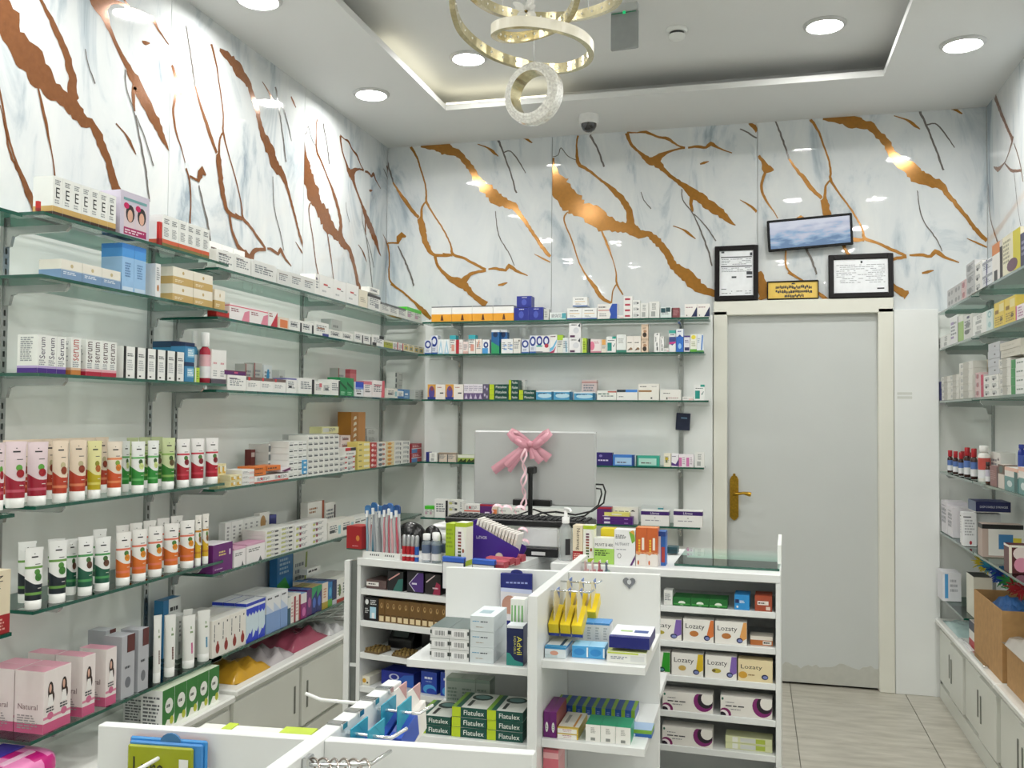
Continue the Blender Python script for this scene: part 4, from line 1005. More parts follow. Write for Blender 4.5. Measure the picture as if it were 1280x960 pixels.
    'purpledot': ('5d5570', [ell(0.3, 0.6, 0.14, 0.2, 'c9c2d6'), ell(0.7, 0.35, 0.14, 0.2, 'b9b0c9')]),
    'flat': ('0f4a40', [('r', 0, 0, 0.25, 1, 'b9cf28'), ('t', 'Flatulex', 0.34, 0.24, 0.92, 0.74, 'f0f3ee'), ('T', 'e4e8e2'), ('U', 0.0, 0.0, 0.12, 1.0, '7fae3a'), ('U', 0.12, 0.0, 0.26, 1.0, '14584a'), ('V', 0.6, 0.72, 0.3, 0.2, '12352f'), ('V', 0.6, 0.74, 0.22, 0.12, '6f9a9a'), ('U', 0.38, 0.12, 0.48, 0.5, '333b38')]),
    'bluesea': ('4fa0cc', [('b', 0.85, 1, 'e8eff2'), ell(0.5, 0.45, 0.4, 0.26, 'bfe0ee'), ('l', 0.1, 0.6, 0.7, 0.78, 1, '1d4f78'), ('r', 0.88, 0, 1, 0.9, '1f5f80')]),
    'pinkgrey': plain('d6c3bf', ('b', 0.85, 0.92, 'c08a84')),
    'greentext': ('edefea', [('l', 0.05, 0.55, 0.8, 0.75, 1, '1f5f4c'), ('l', 0.2, 0.35, 0.85, 0.5, 1, '2a4a44'), ('r', 0.55, 0.8, 1, 0.95, 'c06a5a')]),
    'wblue': ('efefec', [('r', 0, 0.74, 0.42, 0.98, '23303c'), ('r', 0.42, 0.74, 0.98, 0.98, '3f86d6'), ('l', 0.1, 0.25, 0.4, 0.4, 1, '777')]),
    'brownline': ('eeece4', [('r', 0.02, 0.5, 0.65, 0.6, '9a6f3a'), ('l', 0.08, 0.78, 0.4, 0.88, 1, '555'), ('r', 0.6, 0.08, 0.68, 0.18, '444'), ('l', 0.65, 0.8, 0.95, 0.86, 1, '999')]),
    'whitest2': ('edece6', [('l', 0.15, 0.6, 0.6, 0.72, 1, '555'), ('r', 0.3, 0.08, 0.36, 0.28, '333'), ('l', 0.4, 0.15, 0.9, 0.28, 1, 'a77')]),
    'greenblk': ('9ab04a', [('p', [(0, 0), (0.4, 0.5), (0.6, 0.2), (1, 0.5), (1, 0)], '2c3a1a'), ('b', 0.6, 1, 'dfe2d4')]),
    'mixpk': plain('d9cbbb', ('r', 0, 0, 0.1, 1, '3b3f4a'), ('b', 0.8, 1, '9a8a78')),
    'darkpur': ('2c1f6e', [('l', 0.15, 0.3, 0.85, 0.5, 1, 'dcd6f0'), ell(0.3, 0.75, 0.1, 0.1, '8a7fc0')]),
    'bluefade': ('3a78c8', [('r', 0.1, 0.1, 0.9, 0.75, 'a9cdec'), ('l', 0.2, 0.22, 0.8, 0.4, 1, '4a2a52'), ('r', 0.92, 0, 1, 1, '1d3f86')]),
    'tealfade': ('3aa892', [('r', 0.12, 0.1, 0.88, 0.75, 'b5e0d4'), ('l', 0.22, 0.22, 0.82, 0.4, 1, '4a3a32'), ('r', 0.0, 0, 0.06, 1, '1d4f4a')]),
    'purpsw': ('f0eef2', [('p', [(0, 0.1), (1, 0.05), (1, 0.6), (0.6, 0.2), (0, 0.35)], '54327e'), ('l', 0.1, 0.75, 0.8, 0.85, 1, '6a5a80')]),
    'yelsm': plain('eeead6', ell(0.4, 0.6, 0.25, 0.12, 'c9b43a'), ('r', 0.3, 0.3, 0.5, 0.5, '6a7a3a')),
    'pinkst': ('f0eaee', [('r', 0, 0.05, 0.4, 0.75, 'd078ae'), ('l', 0.5, 0.2, 0.9, 0.8, 4, 'b09aac')]),
    'libr': ('f2f1ee', [('b', 0.7, 0.94, '43256e'), ('t', 'Libmax', 0.34, 0.75, 0.66, 0.9, 'e9e4f2'), ('r', 0.48, 0.5, 0.52, 0.55, '888'), ('l', 0.15, 0.3, 0.85, 0.4, 1, '9c9aa4')]),
    'purplepk': ('52207a', [('r', 0.05, 0.2, 0.25, 0.7, 'e3dcea'), ('r', 0.72, 0.3, 0.85, 0.5, 'b58ad0')]),
    'yellowpk': ('e6e07a', [('r', 0.3, 0.3, 0.7, 0.7, 'f2f0d0')]),
    'redtop': ('5a2870', [('b', 0.88, 1, 'b02a3a'), ('r', 0.4, 0.15, 0.8, 0.5, 'e0d4ea')]),
    'bigwhite': plain('ebeae4', ('p', [(0.7, 0.75), (0.8, 0.85), (0.9, 0.75)], '222')),
    # ---- past the door
    'rpat': ('c9c8c8', [ell(0.3, 0.5, 0.15, 0.25, '8f9092'), ell(0.7, 0.5, 0.15, 0.25, '9a9a9c')]),
    'rpink': plain('d8bcbc', ell(0.5, 0.5, 0.25, 0.3, 'b06a70')),
    'rgrey': plain('c2c3c3', ell(0.4, 0.5, 0.2, 0.3, '8d8e90')),
    'rdot': plain('ecebe6', ell(0.35, 0.35, 0.14, 0.18, '44474a')),
    'rnavyl': plain('e4e6ea', ('r', 0.4, 0, 0.52, 1, '25286a'), ('b', 0.7, 0.9, '9a9ea6')),
    'rorange': ('ece9e4', [('b', 0.72, 1, 'd2854a'), ('r', 0.25, 0.0, 0.7, 0.3, '1d1d1f')]),
    'rdark': ('2a1f22', [('b', 0.85, 1, 'd9d4d0')]),
    'ryelbox': ('e9e4c8', [('r', 0.6, 0, 1, 1, 'd8cc3a'), ell(0.55, 0.2, 0.3, 0.16, '6a4a5c'), ('l', 0.05, 0.3, 0.5, 0.9, 6, 'a9a58a')]),
    'rnavy': ('3a3a5e', [('l', 0.1, 0.3, 0.9, 0.8, 3, '9a9ab4')]),
    'rlist': plain('e9e9ea', ('r', 0.1, 0.7, 0.5, 0.8, '9a86b4'), ('r', 0.1, 0.2, 0.5, 0.28, '9a86b4')),
    'rgreen': ('9cc06a', [('b', 0.75, 1, 'e4e4e0'), ('r', 0, 0, 0.12, 1, '2a2c26')]),
    'rpat2': plain('dcdcd8', ell(0.4, 0.3, 0.3, 0.1, '5d5f62'), ell(0.5, 0.6, 0.3, 0.1, '77797c'), ('r', 0.4, 0.85, 0.7, 0.95, '2b2f5c')),
    'rblueo': ('d5e4e2', [ell(0.5, 0.78, 0.3, 0.16, '8fb9bc'), ell(0.5, 0.78, 0.18, 0.09, 'd5e4e2'), ell(0.5, 0.3, 0.25, 0.14, 'a5c8ca')]),
    'ryellow': ('e2c95a', [('r', 0.1, 0.55, 0.45, 0.7, '8a6a2a'), ell(0.7, 0.3, 0.14, 0.08, '3f3018'), ('r', 0.5, 0.6, 0.95, 0.9, 'e9dca0'), ('l', 0.1, 0.1, 0.9, 0.45, 4, 'a98a3a')]),
    'rpinkw': plain('efe6ea', ('r', 0, 0, 0.1, 1, 'c24a86'), lines=(0.2, 0.2, 0.6, 0.9, 4, 'b07aa0')),
    'rmag': ('d9d5d2', [('r', 0.2, 0, 0.9, 1, 'c42a56')]),
    'rbrown': plain('d9cdb4', ('r', 0.5, 0.1, 1, 0.9, 'b07f3a')),
    'rbar': plain('dedcd4', ('r', 0.3, 0, 0.7, 1, 'b9b6ac')),
    'rgreyblk': ('bfc1c6', [ell(0.6, 0.5, 0.07, 0.1, '2a2b30')]),
    'rwood': plain('cdc8bb', lines=(0.1, 0.4, 0.9, 0.6, 1, 'b5afa0')),
    'rgrn2': ('ecedea', [('r', 0, 0, 0.28, 1, '2a8a46'), ('l', 0.35, 0.4, 0.9, 0.7, 1, '7a8a80')]),
    'rteal': ('eae4de', [('b', 0, 0.6, '5f8f8e'), ('r', 0.75, 0, 1, 0.95, '2a5a58'), ('b', 0.85, 1, 'e6b8a4'), ell(0.4, 0.3, 0.2, 0.14, 'cfdcda')]),
    'ramber': ('d9d0c6', [('b', 0.6, 1, '5a3a24'), ell(0.5, 0.8, 0.3, 0.15, '3f5a52')]),
    'rbrownred': ('8d5a58', [('r', 0.85, 0, 1, 1, '4a1f22'), ('l', 0.1, 0.3, 0.8, 0.8, 5, 'b08a86')]),
    'syringe': ('1f2458', [('t', 'DISPOSABLE SYRINGES', 0.12, 0.42, 0.92, 0.62, 'd8dae8'), ('b', 0, 0.06, 'e6e2da'), ('S', '4a5a78')]),
    'rlavbox': plain('e4e0e6', ('l', 0.1, 0.3, 0.9, 0.9, 7, 'b0acb6')),
    'rpaper': plain('eeeef0', ('r', 0.0, 0.85, 0.6, 0.88, '222'), ell(0.55, 0.1, 0.1, 0.06, 'b02a3c'), lines=(0.1, 0.3, 0.9, 0.8, 6, 'b5b5ba')),
    'rkit': ('b9a49a', [('r', 0.15, 0.05, 1, 0.95, 'e6e2dc'), ('b', 0.86, 1, '0e0e10'), ('r', 0.4, 0.25, 0.75, 0.7, '3a7ab0'), ('r', 0.75, 0.25, 0.95, 0.6, 'e0cc3a')]),
    'rmaroon': ('571a22', [ell(0.6, 0.7, 0.4, 0.24, 'e6d4d2'), ell(0.6, 0.3, 0.36, 0.26, 'd88aa4'), ('b', 0.92, 1, 'ece6de'), ('r', 0, 0, 0.14, 1, 'e6dccc')]),
    'rwb': plain('e6e5ea', ('r', 0.12, 0.1, 0.3, 0.95, '4f9ad0'), lines=(0.4, 0.3, 0.9, 0.8, 3, 'b5b4bc')),
    'rcream2': plain('e6e3d4', ('T', '1c1c1e'), lines=(0.2, 0.3, 0.8, 0.6, 2, 'b9b5a4')),
    # ---- counters
    'lozO': ('f1efe9', [('t', 'Lozaty', 0.08, 0.52, 0.7, 0.8, '15161c'), ('p', [(0.78, 0.35), (0.9, 1), (1, 1), (1, 0.3), (0.88, 0.2)], 'd9783a'), ell(0.36, 0.36, 0.15, 0.13, 'c07a3a'), ell(0.78, 0.2, 0.1, 0.12, '1d2350'), ell(0.79, 0.19, 0.07, 0.07, '7f8ac0')]),
    'lozO2': ('f1efe9', [('t', 'Lozaty', 0.08, 0.52, 0.7, 0.8, '15161c'), ('p', [(0.78, 0.35), (0.9, 1), (1, 1), (1, 0.3), (0.88, 0.2)], 'dda05a'), ell(0.36, 0.36, 0.15, 0.13, 'b8763a'), ell(0.78, 0.2, 0.1, 0.12, '1d2350'), ell(0.79, 0.19, 0.07, 0.07, '7f8ac0')]),
    'lozP': ('f1efe9', [('t', 'Lozaty', 0.08, 0.52, 0.7, 0.8, '15161c'), ('p', [(0.78, 0.35), (0.84, 1), (1, 1), (1, 0.3), (0.88, 0.2)], '7f62b0'), ell(0.36, 0.34, 0.15, 0.1, 'b9a93a'), ell(0.28, 0.34, 0.06, 0.06, '6a5a2a'), ell(0.78, 0.2, 0.1, 0.12, '1d2350'), ell(0.79, 0.19, 0.07, 0.07, '7f8ac0')]),
    'lozY': ('f1efe9', [('t', 'Lozaty', 0.08, 0.52, 0.7, 0.8, '15161c'), ('p', [(0.78, 0.35), (0.84, 1), (1, 1), (1, 0.3), (0.88, 0.2)], 'd9b81e'), ell(0.34, 0.34, 0.12, 0.12, 'c9a95a'), ell(0.78, 0.2, 0.1, 0.12, '1d2350'), ell(0.79, 0.19, 0.07, 0.07, '7f8ac0')]),
    'lozG': ('f1efe9', [('t', 'Lozaty', 0.08, 0.52, 0.7, 0.8, '15161c'), ('p', [(0.74, 0.3), (0.8, 1), (1, 1), (1, 0.1), (0.85, 0.1)], '2f9a2a'), ell(0.74, 0.2, 0.11, 0.12, '123a3c'), ell(0.75, 0.19, 0.07, 0.06, '6a9aa0')]),
    'lozC': ('e9d9ae', [('t', 'Lozaty', 0.08, 0.52, 0.7, 0.76, '15161c'), ell(0.14, 0.28, 0.13, 0.16, 'd2a03a'), ('l', 0.3, 0.25, 0.5, 0.35, 1, '8a6a3a'), ell(0.78, 0.24, 0.1, 0.12, '1d2350'), ell(0.79, 0.23, 0.07, 0.07, '7f8ac0')]),
    'brownflat': ('e6dfd2', [('b', 0, 0.58, 'b86c35'), ('r', 0.56, 0.1, 0.95, 0.5, 'e6e2da'), ('l', 0.6, 0.15, 0.9, 0.45, 1, '222')]),
    'test': ('e9e6e0', [ell(0.82, 0.62, 0.2, 0.56, '7d1f6a', 22), ell(0.86, 0.70, 0.16, 0.45, '1c0f22', 20), ell(0.89, 0.78, 0.12, 0.34, 'e9e6e0', 18), ell(0.08, 0.05, 0.13, 0.34, '7d1f5c', 16), ell(0.06, 0.02, 0.1, 0.26, 'efe6ea', 16), ell(0.03, 0.0, 0.08, 0.18, '1c0f22', 14), ell(0.04, 0.85, 0.02, 0.07, '2a6a5a'), ('l', 0.1, 0.45, 0.58, 0.56, 1, '3f3d42'), ('l', 0.1, 0.65, 0.28, 0.72, 1, '77757a'), ('l', 0.2, 0.3, 0.42, 0.38, 1, '8a888c')]),
    'gumgreen': ('1c6a2c', [ell(0.5, 0.35, 0.2, 0.24, 'e6efe2'), ('r', 0.05, 0.15, 0.95, 0.3, '3f9a44')]),
    'gumblue': ('2f8fd2', [('r', 0.05, 0.45, 0.3, 0.7, '1d2f5e'), ('l', 0.35, 0.45, 0.75, 0.65, 2, 'eaf2f8'), ell(0.2, 0.2, 0.07, 0.08, 'e6f0f6')]),
    'gumred': ('a4492f', [('r', 0.15, 0.4, 0.8, 0.65, 'ece4de'), ('l', 0.2, 0.44, 0.75, 0.6, 1, '3a1f1a'), ('r', 0.65, 0.08, 0.9, 0.3, 'e6d2c6')]),
    'tissue': plain('e4e6e2'),
    'wipe': ('dfe3b4', [('r', 0.15, 0.1, 0.27, 0.9, 'eef0e6'), ('r', 0.32, 0.15, 0.65, 0.85, 'd9dcd6'), ('r', 0.65, 0.15, 0.85, 0.85, 'b3c44a')]),
    'darkteal2': ('1a1c1f', [('p', [(0.35, 0), (0.95, 0), (1, 0.65), (0.7, 0.6)], '2f6a62'), ('p', [(0.05, 0.55), (0.75, 0.95), (0.8, 0.9), (0.1, 0.5)], 'd9a09a')]),
    'darkpurp': ('1c1a22', [('p', [(0.15, 0.4), (0.7, 0.95), (1, 0.95), (1, 0.05), (0.5, 0.05)], '4a2a78'), ('p', [(0.1, 0.42), (0.65, 0.95), (0.7, 0.95), (0.15, 0.42), (0.5, 0.06), (0.45, 0.06)], 'd5cfe2'), ('l', 0.3, 0.35, 0.7, 0.5, 1, 'e3dfee')]),
    'darkred': ('1e1a1c', [('p', [(0.5, 0), (1, 0), (1, 0.5), (0.75, 0.62)], '9a2348'), ('p', [(0.05, 0.6), (0.6, 0.95), (0.68, 0.95), (0.1, 0.55)], 'd8c6c8'), ('l', 0.5, 0.25, 0.9, 0.38, 1, 'e6ccd4')]),
    'darklie': ('5d4a48', [('r', 0.0, 0.3, 0.62, 0.75, 'e9e7e2'), ('l', 0.1, 0.4, 0.5, 0.65, 1, '444')]),
    'blackcarton': ('101214', [ell(0.2, 0.8, 0.12, 0.12, 'e6e8e8'), ('r', 0.42, 0.1, 0.85, 0.6, 'a9d4e6'), ('r', 0.55, 0.1, 0.75, 0.35, 'eef2f2'), ('l', 0.45, 0.68, 0.95, 0.92, 3, 'd9dcdc'), ('l', 0.08, 0.3, 0.36, 0.55, 3, 'c9cccc')]),
    'goldcarton': ('6d4f22', [('r', 0.14, 0.04, 0.86, 0.26, 'e2cfa6'), ell(0.5, 0.72, 0.2, 0.12, 'b0915a'), ell(0.52, 0.74, 0.1, 0.07, '5a3f18'), ('r', 0.1, 0.3, 0.9, 0.33, '3f2c10')]),
    'creamyel': ('e6e3d2', [ell(0.3, 0.5, 0.24, 0.26, 'd8a22a'), ('r', 0.6, 0.2, 0.8, 0.4, '4a4438')]),
    'bluepack': ('1c2f9c', [ell(0.4, 0.6, 0.16, 0.24, 'd0d8f2', 16), ell(0.4, 0.6, 0.1, 0.17, '1c2f9c', 16), ('p', [(0.45, 0), (1, 0), (1, 0.9), (0.7, 0.8), (0.5, 0.4)], '2a66c8')]),
    'bluesmall': ('1d3fa6', [('l', 0.22, 0.62, 0.8, 0.8, 1, 'd9e2f2'), ('l', 0.3, 0.52, 0.7, 0.58, 1, '9ab4e0'), ell(0.55, 0.2, 0.42, 0.22, '3f9ad6'), ell(0.65, 0.1, 0.3, 0.16, '1d3fa6')]),
    'limeb': ('a3bd22', [('r', 0.15, 0.05, 0.55, 0.2, 'eef0dc'), ('T', 'b9d03a'), ('l', 0.1, 0.4, 0.9, 0.9, 5, '86a018'), ('S', 'a3bd22')]),
    'fruitw': ('eef0e0', [('b', 0.0, 0.12, 'a3bd22'), ('b', 0.9, 1, 'b3cc2a'), ell(0.5, 0.5, 0.4, 0.4, 'f4f3ec', 18), *[('r', 0.26, 0.14 + 0.075 * i, 0.56, 0.19 + 0.075 * i, ('2f4a24', '3f5a2a', '4a5a2a', '7a6a2a', '8a4a3a', '9a4a3a', '8a4f4a', '7a4a5a', '6a4a5a')[i]) for i in range(9)], ell(0.75, 0.35, 0.1, 0.05, 'a05a3c')]),
    'redlie': ('b04450', [('r', 0.02, 0.6, 0.98, 0.95, 'd8808a'), ('T', 'c25a66'), ('b', 0, 0.08, 'e9c9c4')]),
    'multib': ('f0f1ec', [('b', 0.0, 0.6, 'a9d464'), ('t', 'MUVIT B 400', 0.06, 0.68, 0.94, 0.8, '15171a'), ('l', 0.06, 0.3, 0.85, 0.55, 3, '3d5a2a'), ('T', 'dfe2da')]),
    'yelback': ('e6d02a', [('l', 0.2, 0.25, 0.8, 0.75, 3, '8a7a1a')]),
    'nutravit': ('eff0f0', [('t', 'NUTRAVIT', 0.05, 0.55, 0.72, 0.63, '6a6e74'), ('l', 0.06, 0.74, 0.6, 0.86, 3, '3d4046'), ('p', [(0.7, 0.95), (0.95, 0.98), (1, 0.7), (0.85, 0.62)], '7fae3a'), ('p', [(0.74, 0.95), (0.9, 1), (0.98, 0.85)], 'd9a03a'), ('p', [(0.62, 0.0), (0.75, 0.0), (1, 0.3), (1, 0.18), (0.85, 0.0)], '5d2f6e'), ell(0.24, 0.26, 0.09, 0.07, '3d4046', 12), ell(0.24, 0.26, 0.07, 0.055, 'eff0f0', 12), ('l', 0.1, 0.42, 0.6, 0.46, 1, '9a9ea4')]),
    'orangev': ('c9622e', [('b', 0.0, 0.32, 'eee8e2'), ('r', 0.56, 0.42, 0.78, 0.74, 'f0e6d8'), *[('r', 0.24, 0.36 + 0.07 * i, 0.42, 0.41 + 0.07 * i, 'f0c23a') for i in range(5)], ell(0.24, 0.09, 0.08, 0.06, 'c9622e'), ('T', 'e08a52'), ('p', [(0, 0.32), (0.3, 0.28), (0.6, 0.36), (1, 0.3), (1, 0.36), (0, 0.38)], 'e09a6a')]),
    'bluered': ('2a62b0', [('r', 0.0, 0, 0.35, 1, 'd9d4d8'), ('r', 0.45, 0.1, 0.9, 0.55, 'b0403a'), ('b', 0.86, 1, '1d3f86')]),
    'greenblack': ('16404a', [('b', 0.45, 0.55, '0d2429')]),
    'redgift': ('9e1d22', [ell(0.75, 0.5, 0.12, 0.12, 'c9803a'), ('l', 0.4, 0.14, 0.8, 0.2, 1, 'd9a0a0'), ('b', 0, 0.05, '1f4a40')]),
    # ---- gondolas
    'greysleeve': ('dcdedd', [('T', '5a6866'), ('r', 0.12, 0.2, 0.88, 0.8, 'eceded')] + [('r', 0.22 + 0.05 * i, 0.25, 0.22 + 0.05 * i + 0.012 * (1 + i % 3), 0.7, '6d7072') for i in range(11)] + [('r', 0, 0.4, 0.08, 0.75, '3a4240'), ('r', 0.92, 0.4, 1, 0.75, '3a4240'), ('S', '5a6866')]),
    'whitepod': ('cfd8db', [('l', 0.1, 0.6, 0.42, 0.7, 1, '5aa0c8'), ('l', 0.44, 0.58, 0.85, 0.7, 1, '23303c'), ('l', 0.25, 0.25, 0.7, 0.33, 1, 'a99a8a'), ('T', 'dfe8ea'), ('U', 0.2, 0.3, 0.7, 0.6, '9ab4bc')]),
    'advil': ('12204e', [('t', 'Advil', 0.62, 0.28, 0.92, 0.74, 'e9e24a', 3), ('t', 'LIQUI-GELS', 0.42, 0.3, 0.56, 0.74, 'd9d86a', 3), ('p', [(0, 0), (1, 0), (1, 0.08), (0.5, 0.14), (0.2, 0.3), (0, 0.32)], '2f8a80'), ('r', 0.02, 0.94, 0.98, 1.0, 'dfe4e6'), ('T', 'dfe4ea')]),
    'greenlab': ('e9ede6', [('r', 0.15, 0.1, 0.3, 0.42, '4fa83a'), ('r', 0.15, 0.55, 0.3, 0.9, '4fa83a'), ('r', 0.6, 0.1, 0.78, 0.42, '4fa83a'), ('r', 0.6, 0.55, 0.78, 0.9, '4fa83a'), ('r', 0.0, 0.47, 1, 0.5, 'b9c0b4')]),
    'bluetop': ('eceff0', [('T', '4a94d8'), ('b', 0.93, 1, '4a94d8'), ('l', 0.25, 0.35, 0.75, 0.85, 5, 'b4bcc0'), ('r', 0.3, 0.08, 0.7, 0.25, 'a9b0b4')]),
    'navyflat': ('1c2474', [('T', 'e4e9f0'), ('U', 0.0, 0.0, 1.0, 0.16, '1c2474'), ('U', 0.55, 0.4, 0.9, 0.6, '2a4a8c'), ('U', 0.2, 0.45, 0.5, 0.55, '9ac06a')]),
    'whitegr': ('e9ebe6', [('T', 'd5e08a'), ('l', 0.1, 0.3, 0.55, 0.6, 2, '8a90a0'), ('r', 0.6, 0.2, 0.95, 0.7, 'd9dcda'), ('r', 0.02, 0.8, 0.8, 0.95, 'c6d85a')]),
    'bluewht': ('dfe9ee', [('r', 0, 0, 0.6, 0.35, 'c9d8dc'), ell(0.45, 0.45, 0.2, 0.2, 'd9a08a'), ('b', 0.8, 1, '3a8fc4'), ('T', 'e6ecee'), ('U', 0.65, 0.0, 0.8, 1.0, '23466e'), ('U', 0.0, 0.0, 1.0, 0.2, '3a9ad0')]),
    'bluelow': ('4aa0d8', [('T', '9ad0f0'), ell(0.45, 0.5, 0.35, 0.3, '2f86c8'), ('r', 0.9, 0.1, 1, 0.9, 'e9f0f4')]),
    'greygreen': ('a9b5ac', [('T', 'b9c6ba'), ('l', 0.1, 0.15, 0.9, 0.75, 6, '7d8f84'), ('b', 0.9, 1, '8fa296')]),
    'purplebig': ('6a1f6e', [ell(0.5, 0.4, 0.22, 0.2, 'e3e6e0', 16), ('r', 0.36, 0.28, 0.64, 0.52, 'e3e6e0'), ('l', 0.4, 0.3, 0.62, 0.5, 3, '3a6a44'), ('T', '7d2a7a'), ('S', '8a3a3c')]),
    'bgstand': ('2450a0', [('r', 0.62, 0, 1, 1, '86b032'), ('T', '2450a0'), ('U', 0.62, 0, 1, 1, '86b032'), ('l', 0.15, 0.3, 0.5, 0.8, 4, '7f9ad6'), ('b', 0.0, 0.45, 'e6e9ec')]),
    'yelwht': ('efeee8', [('T', 'e4e3da'), ('U', 0.0, 0.0, 1.0, 0.08, 'd8b83a'), ('U', 0.7, 0.1, 0.8, 0.9, 'c98a3a'), ('U', 0.2, 0.3, 0.35, 0.8, '9a9a94'), ('b', 0.86, 1, 'e0c24a'), ('l', 0.25, 0.55, 0.75, 0.75, 1, 'b04a6a'), ('l', 0.3, 0.25, 0.7, 0.4, 1, 'c98aa0'), ('r', 0.94, 0, 1, 1, 'd8b83a'), ('S', 'd4b44a')]),
    'greencap': ('eeeee8', [('T', '23946c'), ('l', 0.35, 0.5, 0.7, 0.85, 5, 'a9aba6'), ('r', 0.35, 0.08, 0.65, 0.25, '8d908c'), ('S', '23946c')]),
    'bluegrlie': ('2a62b4', [('b', 0.5, 1, '7fb03a'), ell(0.14, 0.25, 0.07, 0.18, 'd5e2f2'), ('T', 'a9c4e4')]),
    'pinklow': ('d4707e', [('b', 0.7, 0.9, 'ecb4b8'), ('T', 'e08a94'), ('S', 'e6a2a8')]),
    'packblue': ('2a50b4', [('l', 0.2, 0.4, 0.7, 0.6, 1, 'dfe6f4'), ('T', '3a66cc')]),
    'packwhite': ('e9e7e2', [('T', 'efece8'), ('b', 0.85, 1, 'e3dcd8'), ('p', [(0.9, 0.5), (1, 0.5), (1, 0.98), (0.9, 0.9)], 'c0405a'), ('l', 0.2, 0.2, 0.7, 0.6, 3, '8a8c90')]),
}

_pm = {}
def shade(h):
    return mat(h, 0.38, vary=0.03, scale=18)

def carton_mesh(des, w, d, h):
    key = (des, round(w, 4), round(d, 4), round(h, 4))
    if key in _pm:
        return _pm[key]
    base, prints = DES[des]
    mb = MB()
    side = [c for k, *c in prints if k == 'S']
    topc = [c for k, *c in prints if k == 'T']
    mb.box(-w / 2, 0, 0, w / 2, d, h, shade(base))
    top = shade(topc[0][0]) if topc else shade(base)
    sd = shade(side[0][0]) if side else shade(base)
    mb.mi[1] = mb.slot(top); mb.mi[4] = mb.slot(sd); mb.mi[5] = mb.slot(sd)
    e = [0.00025]
    F = lambda u, v: (-w / 2 + u * w, -e[0], v * h)
    Lf = lambda u, v: (-w / 2 - e[0], d - u * d, v * h)
    Rf = lambda u, v: (w / 2 + e[0], u * d, v * h)
    Tf = lambda u, v: (-w / 2 + u * w, v * d, h + e[0])
    rect = lambda f, u0, v0, u1, v1, m: mb.face([f(u0, v0), f(u1, v0), f(u1, v1), f(u0, v1)], m)
    r = random.Random(des)
    def lines(f, u0, v0, u1, v1, n, c):
        m = shade(c); dv = (v1 - v0) / n
        for i in range(n):
            v = v1 - (i + 0.5) * dv; u = u0; end = u1 - r.uniform(0, 0.35) * (u1 - u0)
            while u < end:
                q = min(end, u + r.uniform(0.1, 0.3) * (u1 - u0))
                rect(f, u, v - dv * 0.27, q, v + dv * 0.27, m)
                u = q + 0.05 * (u1 - u0)
    def word(f, txt, u0, v0, u1, v1, c, rot=0):
        m = shade(c); vs, fs = _glyph[txt]
        for fc in fs:
            pts = []
            for i in fc:
                a, b = vs[i]
                if rot == 1: a, b = 1 - b, a
                elif rot == 3: a, b = b, 1 - a
                pts.append(f(u0 + a * (u1 - u0), v0 + b * (v1 - v0)))
            mb.face(pts, m)
    for k, *a in prints:
        if k == 'b':
            m = shade(a[2])
            for f in (F, Lf, Rf): rect(f, 0, a[0], 1, a[1], m)
        elif k == 'r': rect(F, *a[:4], shade(a[4]))
        elif k == 'p':
            pts = [F(min(max(u, 0), 1), min(max(v, 0), 1)) for u, v in a[0]]
            mb.face(pts, shade(a[1]))
        elif k == 'l': lines(F, *a)
        elif k == 'L': lines(Lf, *a)
        elif k == 't': word(F, *a)
        elif k == 't2': word(Lf, *a)
        elif k == 'U': rect(Tf, *a[:4], shade(a[4]))
        elif k == 'V':
            mb.face([Tf(a[0] + a[2] * cos(2 * pi * i / 14), a[1] + a[3] * sin(2 * pi * i / 14)) for i in range(14)], shade(a[4]))
        e[0] += 0.00006
    _pm[key] = mb.mesh('carton')
    return _pm[key]

glyphs(sorted({p[1] for b, pr in DES.values() for p in pr if p[0] in ('t', 't2')}))

# ---- squeeze tubes (stand on their caps)
TUB = {  # body tint, lower colour, band colour, fruit colour, fruit leaf
    'tubeCherry': ('e2cfd4', '9c1830', 'c4566a', '9c1420', '5a9a3a'),
    'tubePeach': ('e8d6c0', 'b23a22', 'd9825c', '8a3a22', 'b9b08a'),
    'tubeYellow': ('e6e2a4', 'b9a818', 'd9cf6a', 'b0602a', '8a8a2a'),
    'tubeCarrot': ('e6d9c8', 'c84e22', 'e0895a', 'd07a2a', '7a9a3a'),
    'tubeLime': ('eef1ee', '2a8a34', '6ab46a', 'c9d88a', '3a5a2a'),
    'tubeDark': ('c6d2a0', '2f7a28', '8ab05a', '5a4a2c', '3a5a2a'),
    'tubeRed': ('f0eeec', 'a8182c', 'c43a4c', '7a1a26', '4a7a3a'),
    'tubeBlack': ('f0f1ef', '16202a', '6a9a4a', '3f7a34', '4f8a3a'),
    'tubeGreen': ('f0f1ef', '1d5a44', '4f9a5c', '5a3a2a', '3f6a34'),
    'tubeOrange': ('f1efeb', 'd9702a', 'e07a62', 'd98a2a', '4a7a3a'),
    'tubeFruit': ('eeebe4', 'd9b02a', 'c98a2a', '8a5a2a', '4f7a2a'),
    'tubeWhite': ('eff0ec', 'eff0ec', 'eff0ec', None, None),
    'tubePinkTag': ('eff0ec', 'eff0ec', 'eff0ec', 'd06a9a', None),
    'tubeBlueTag': ('eff0ec', 'eff0ec', 'eff0ec', '4a8fb4', None),
    'tubeBrownTag': ('eff0ec', 'eff0ec', 'eff0ec', '6a4038', None),
}
_tb = {}
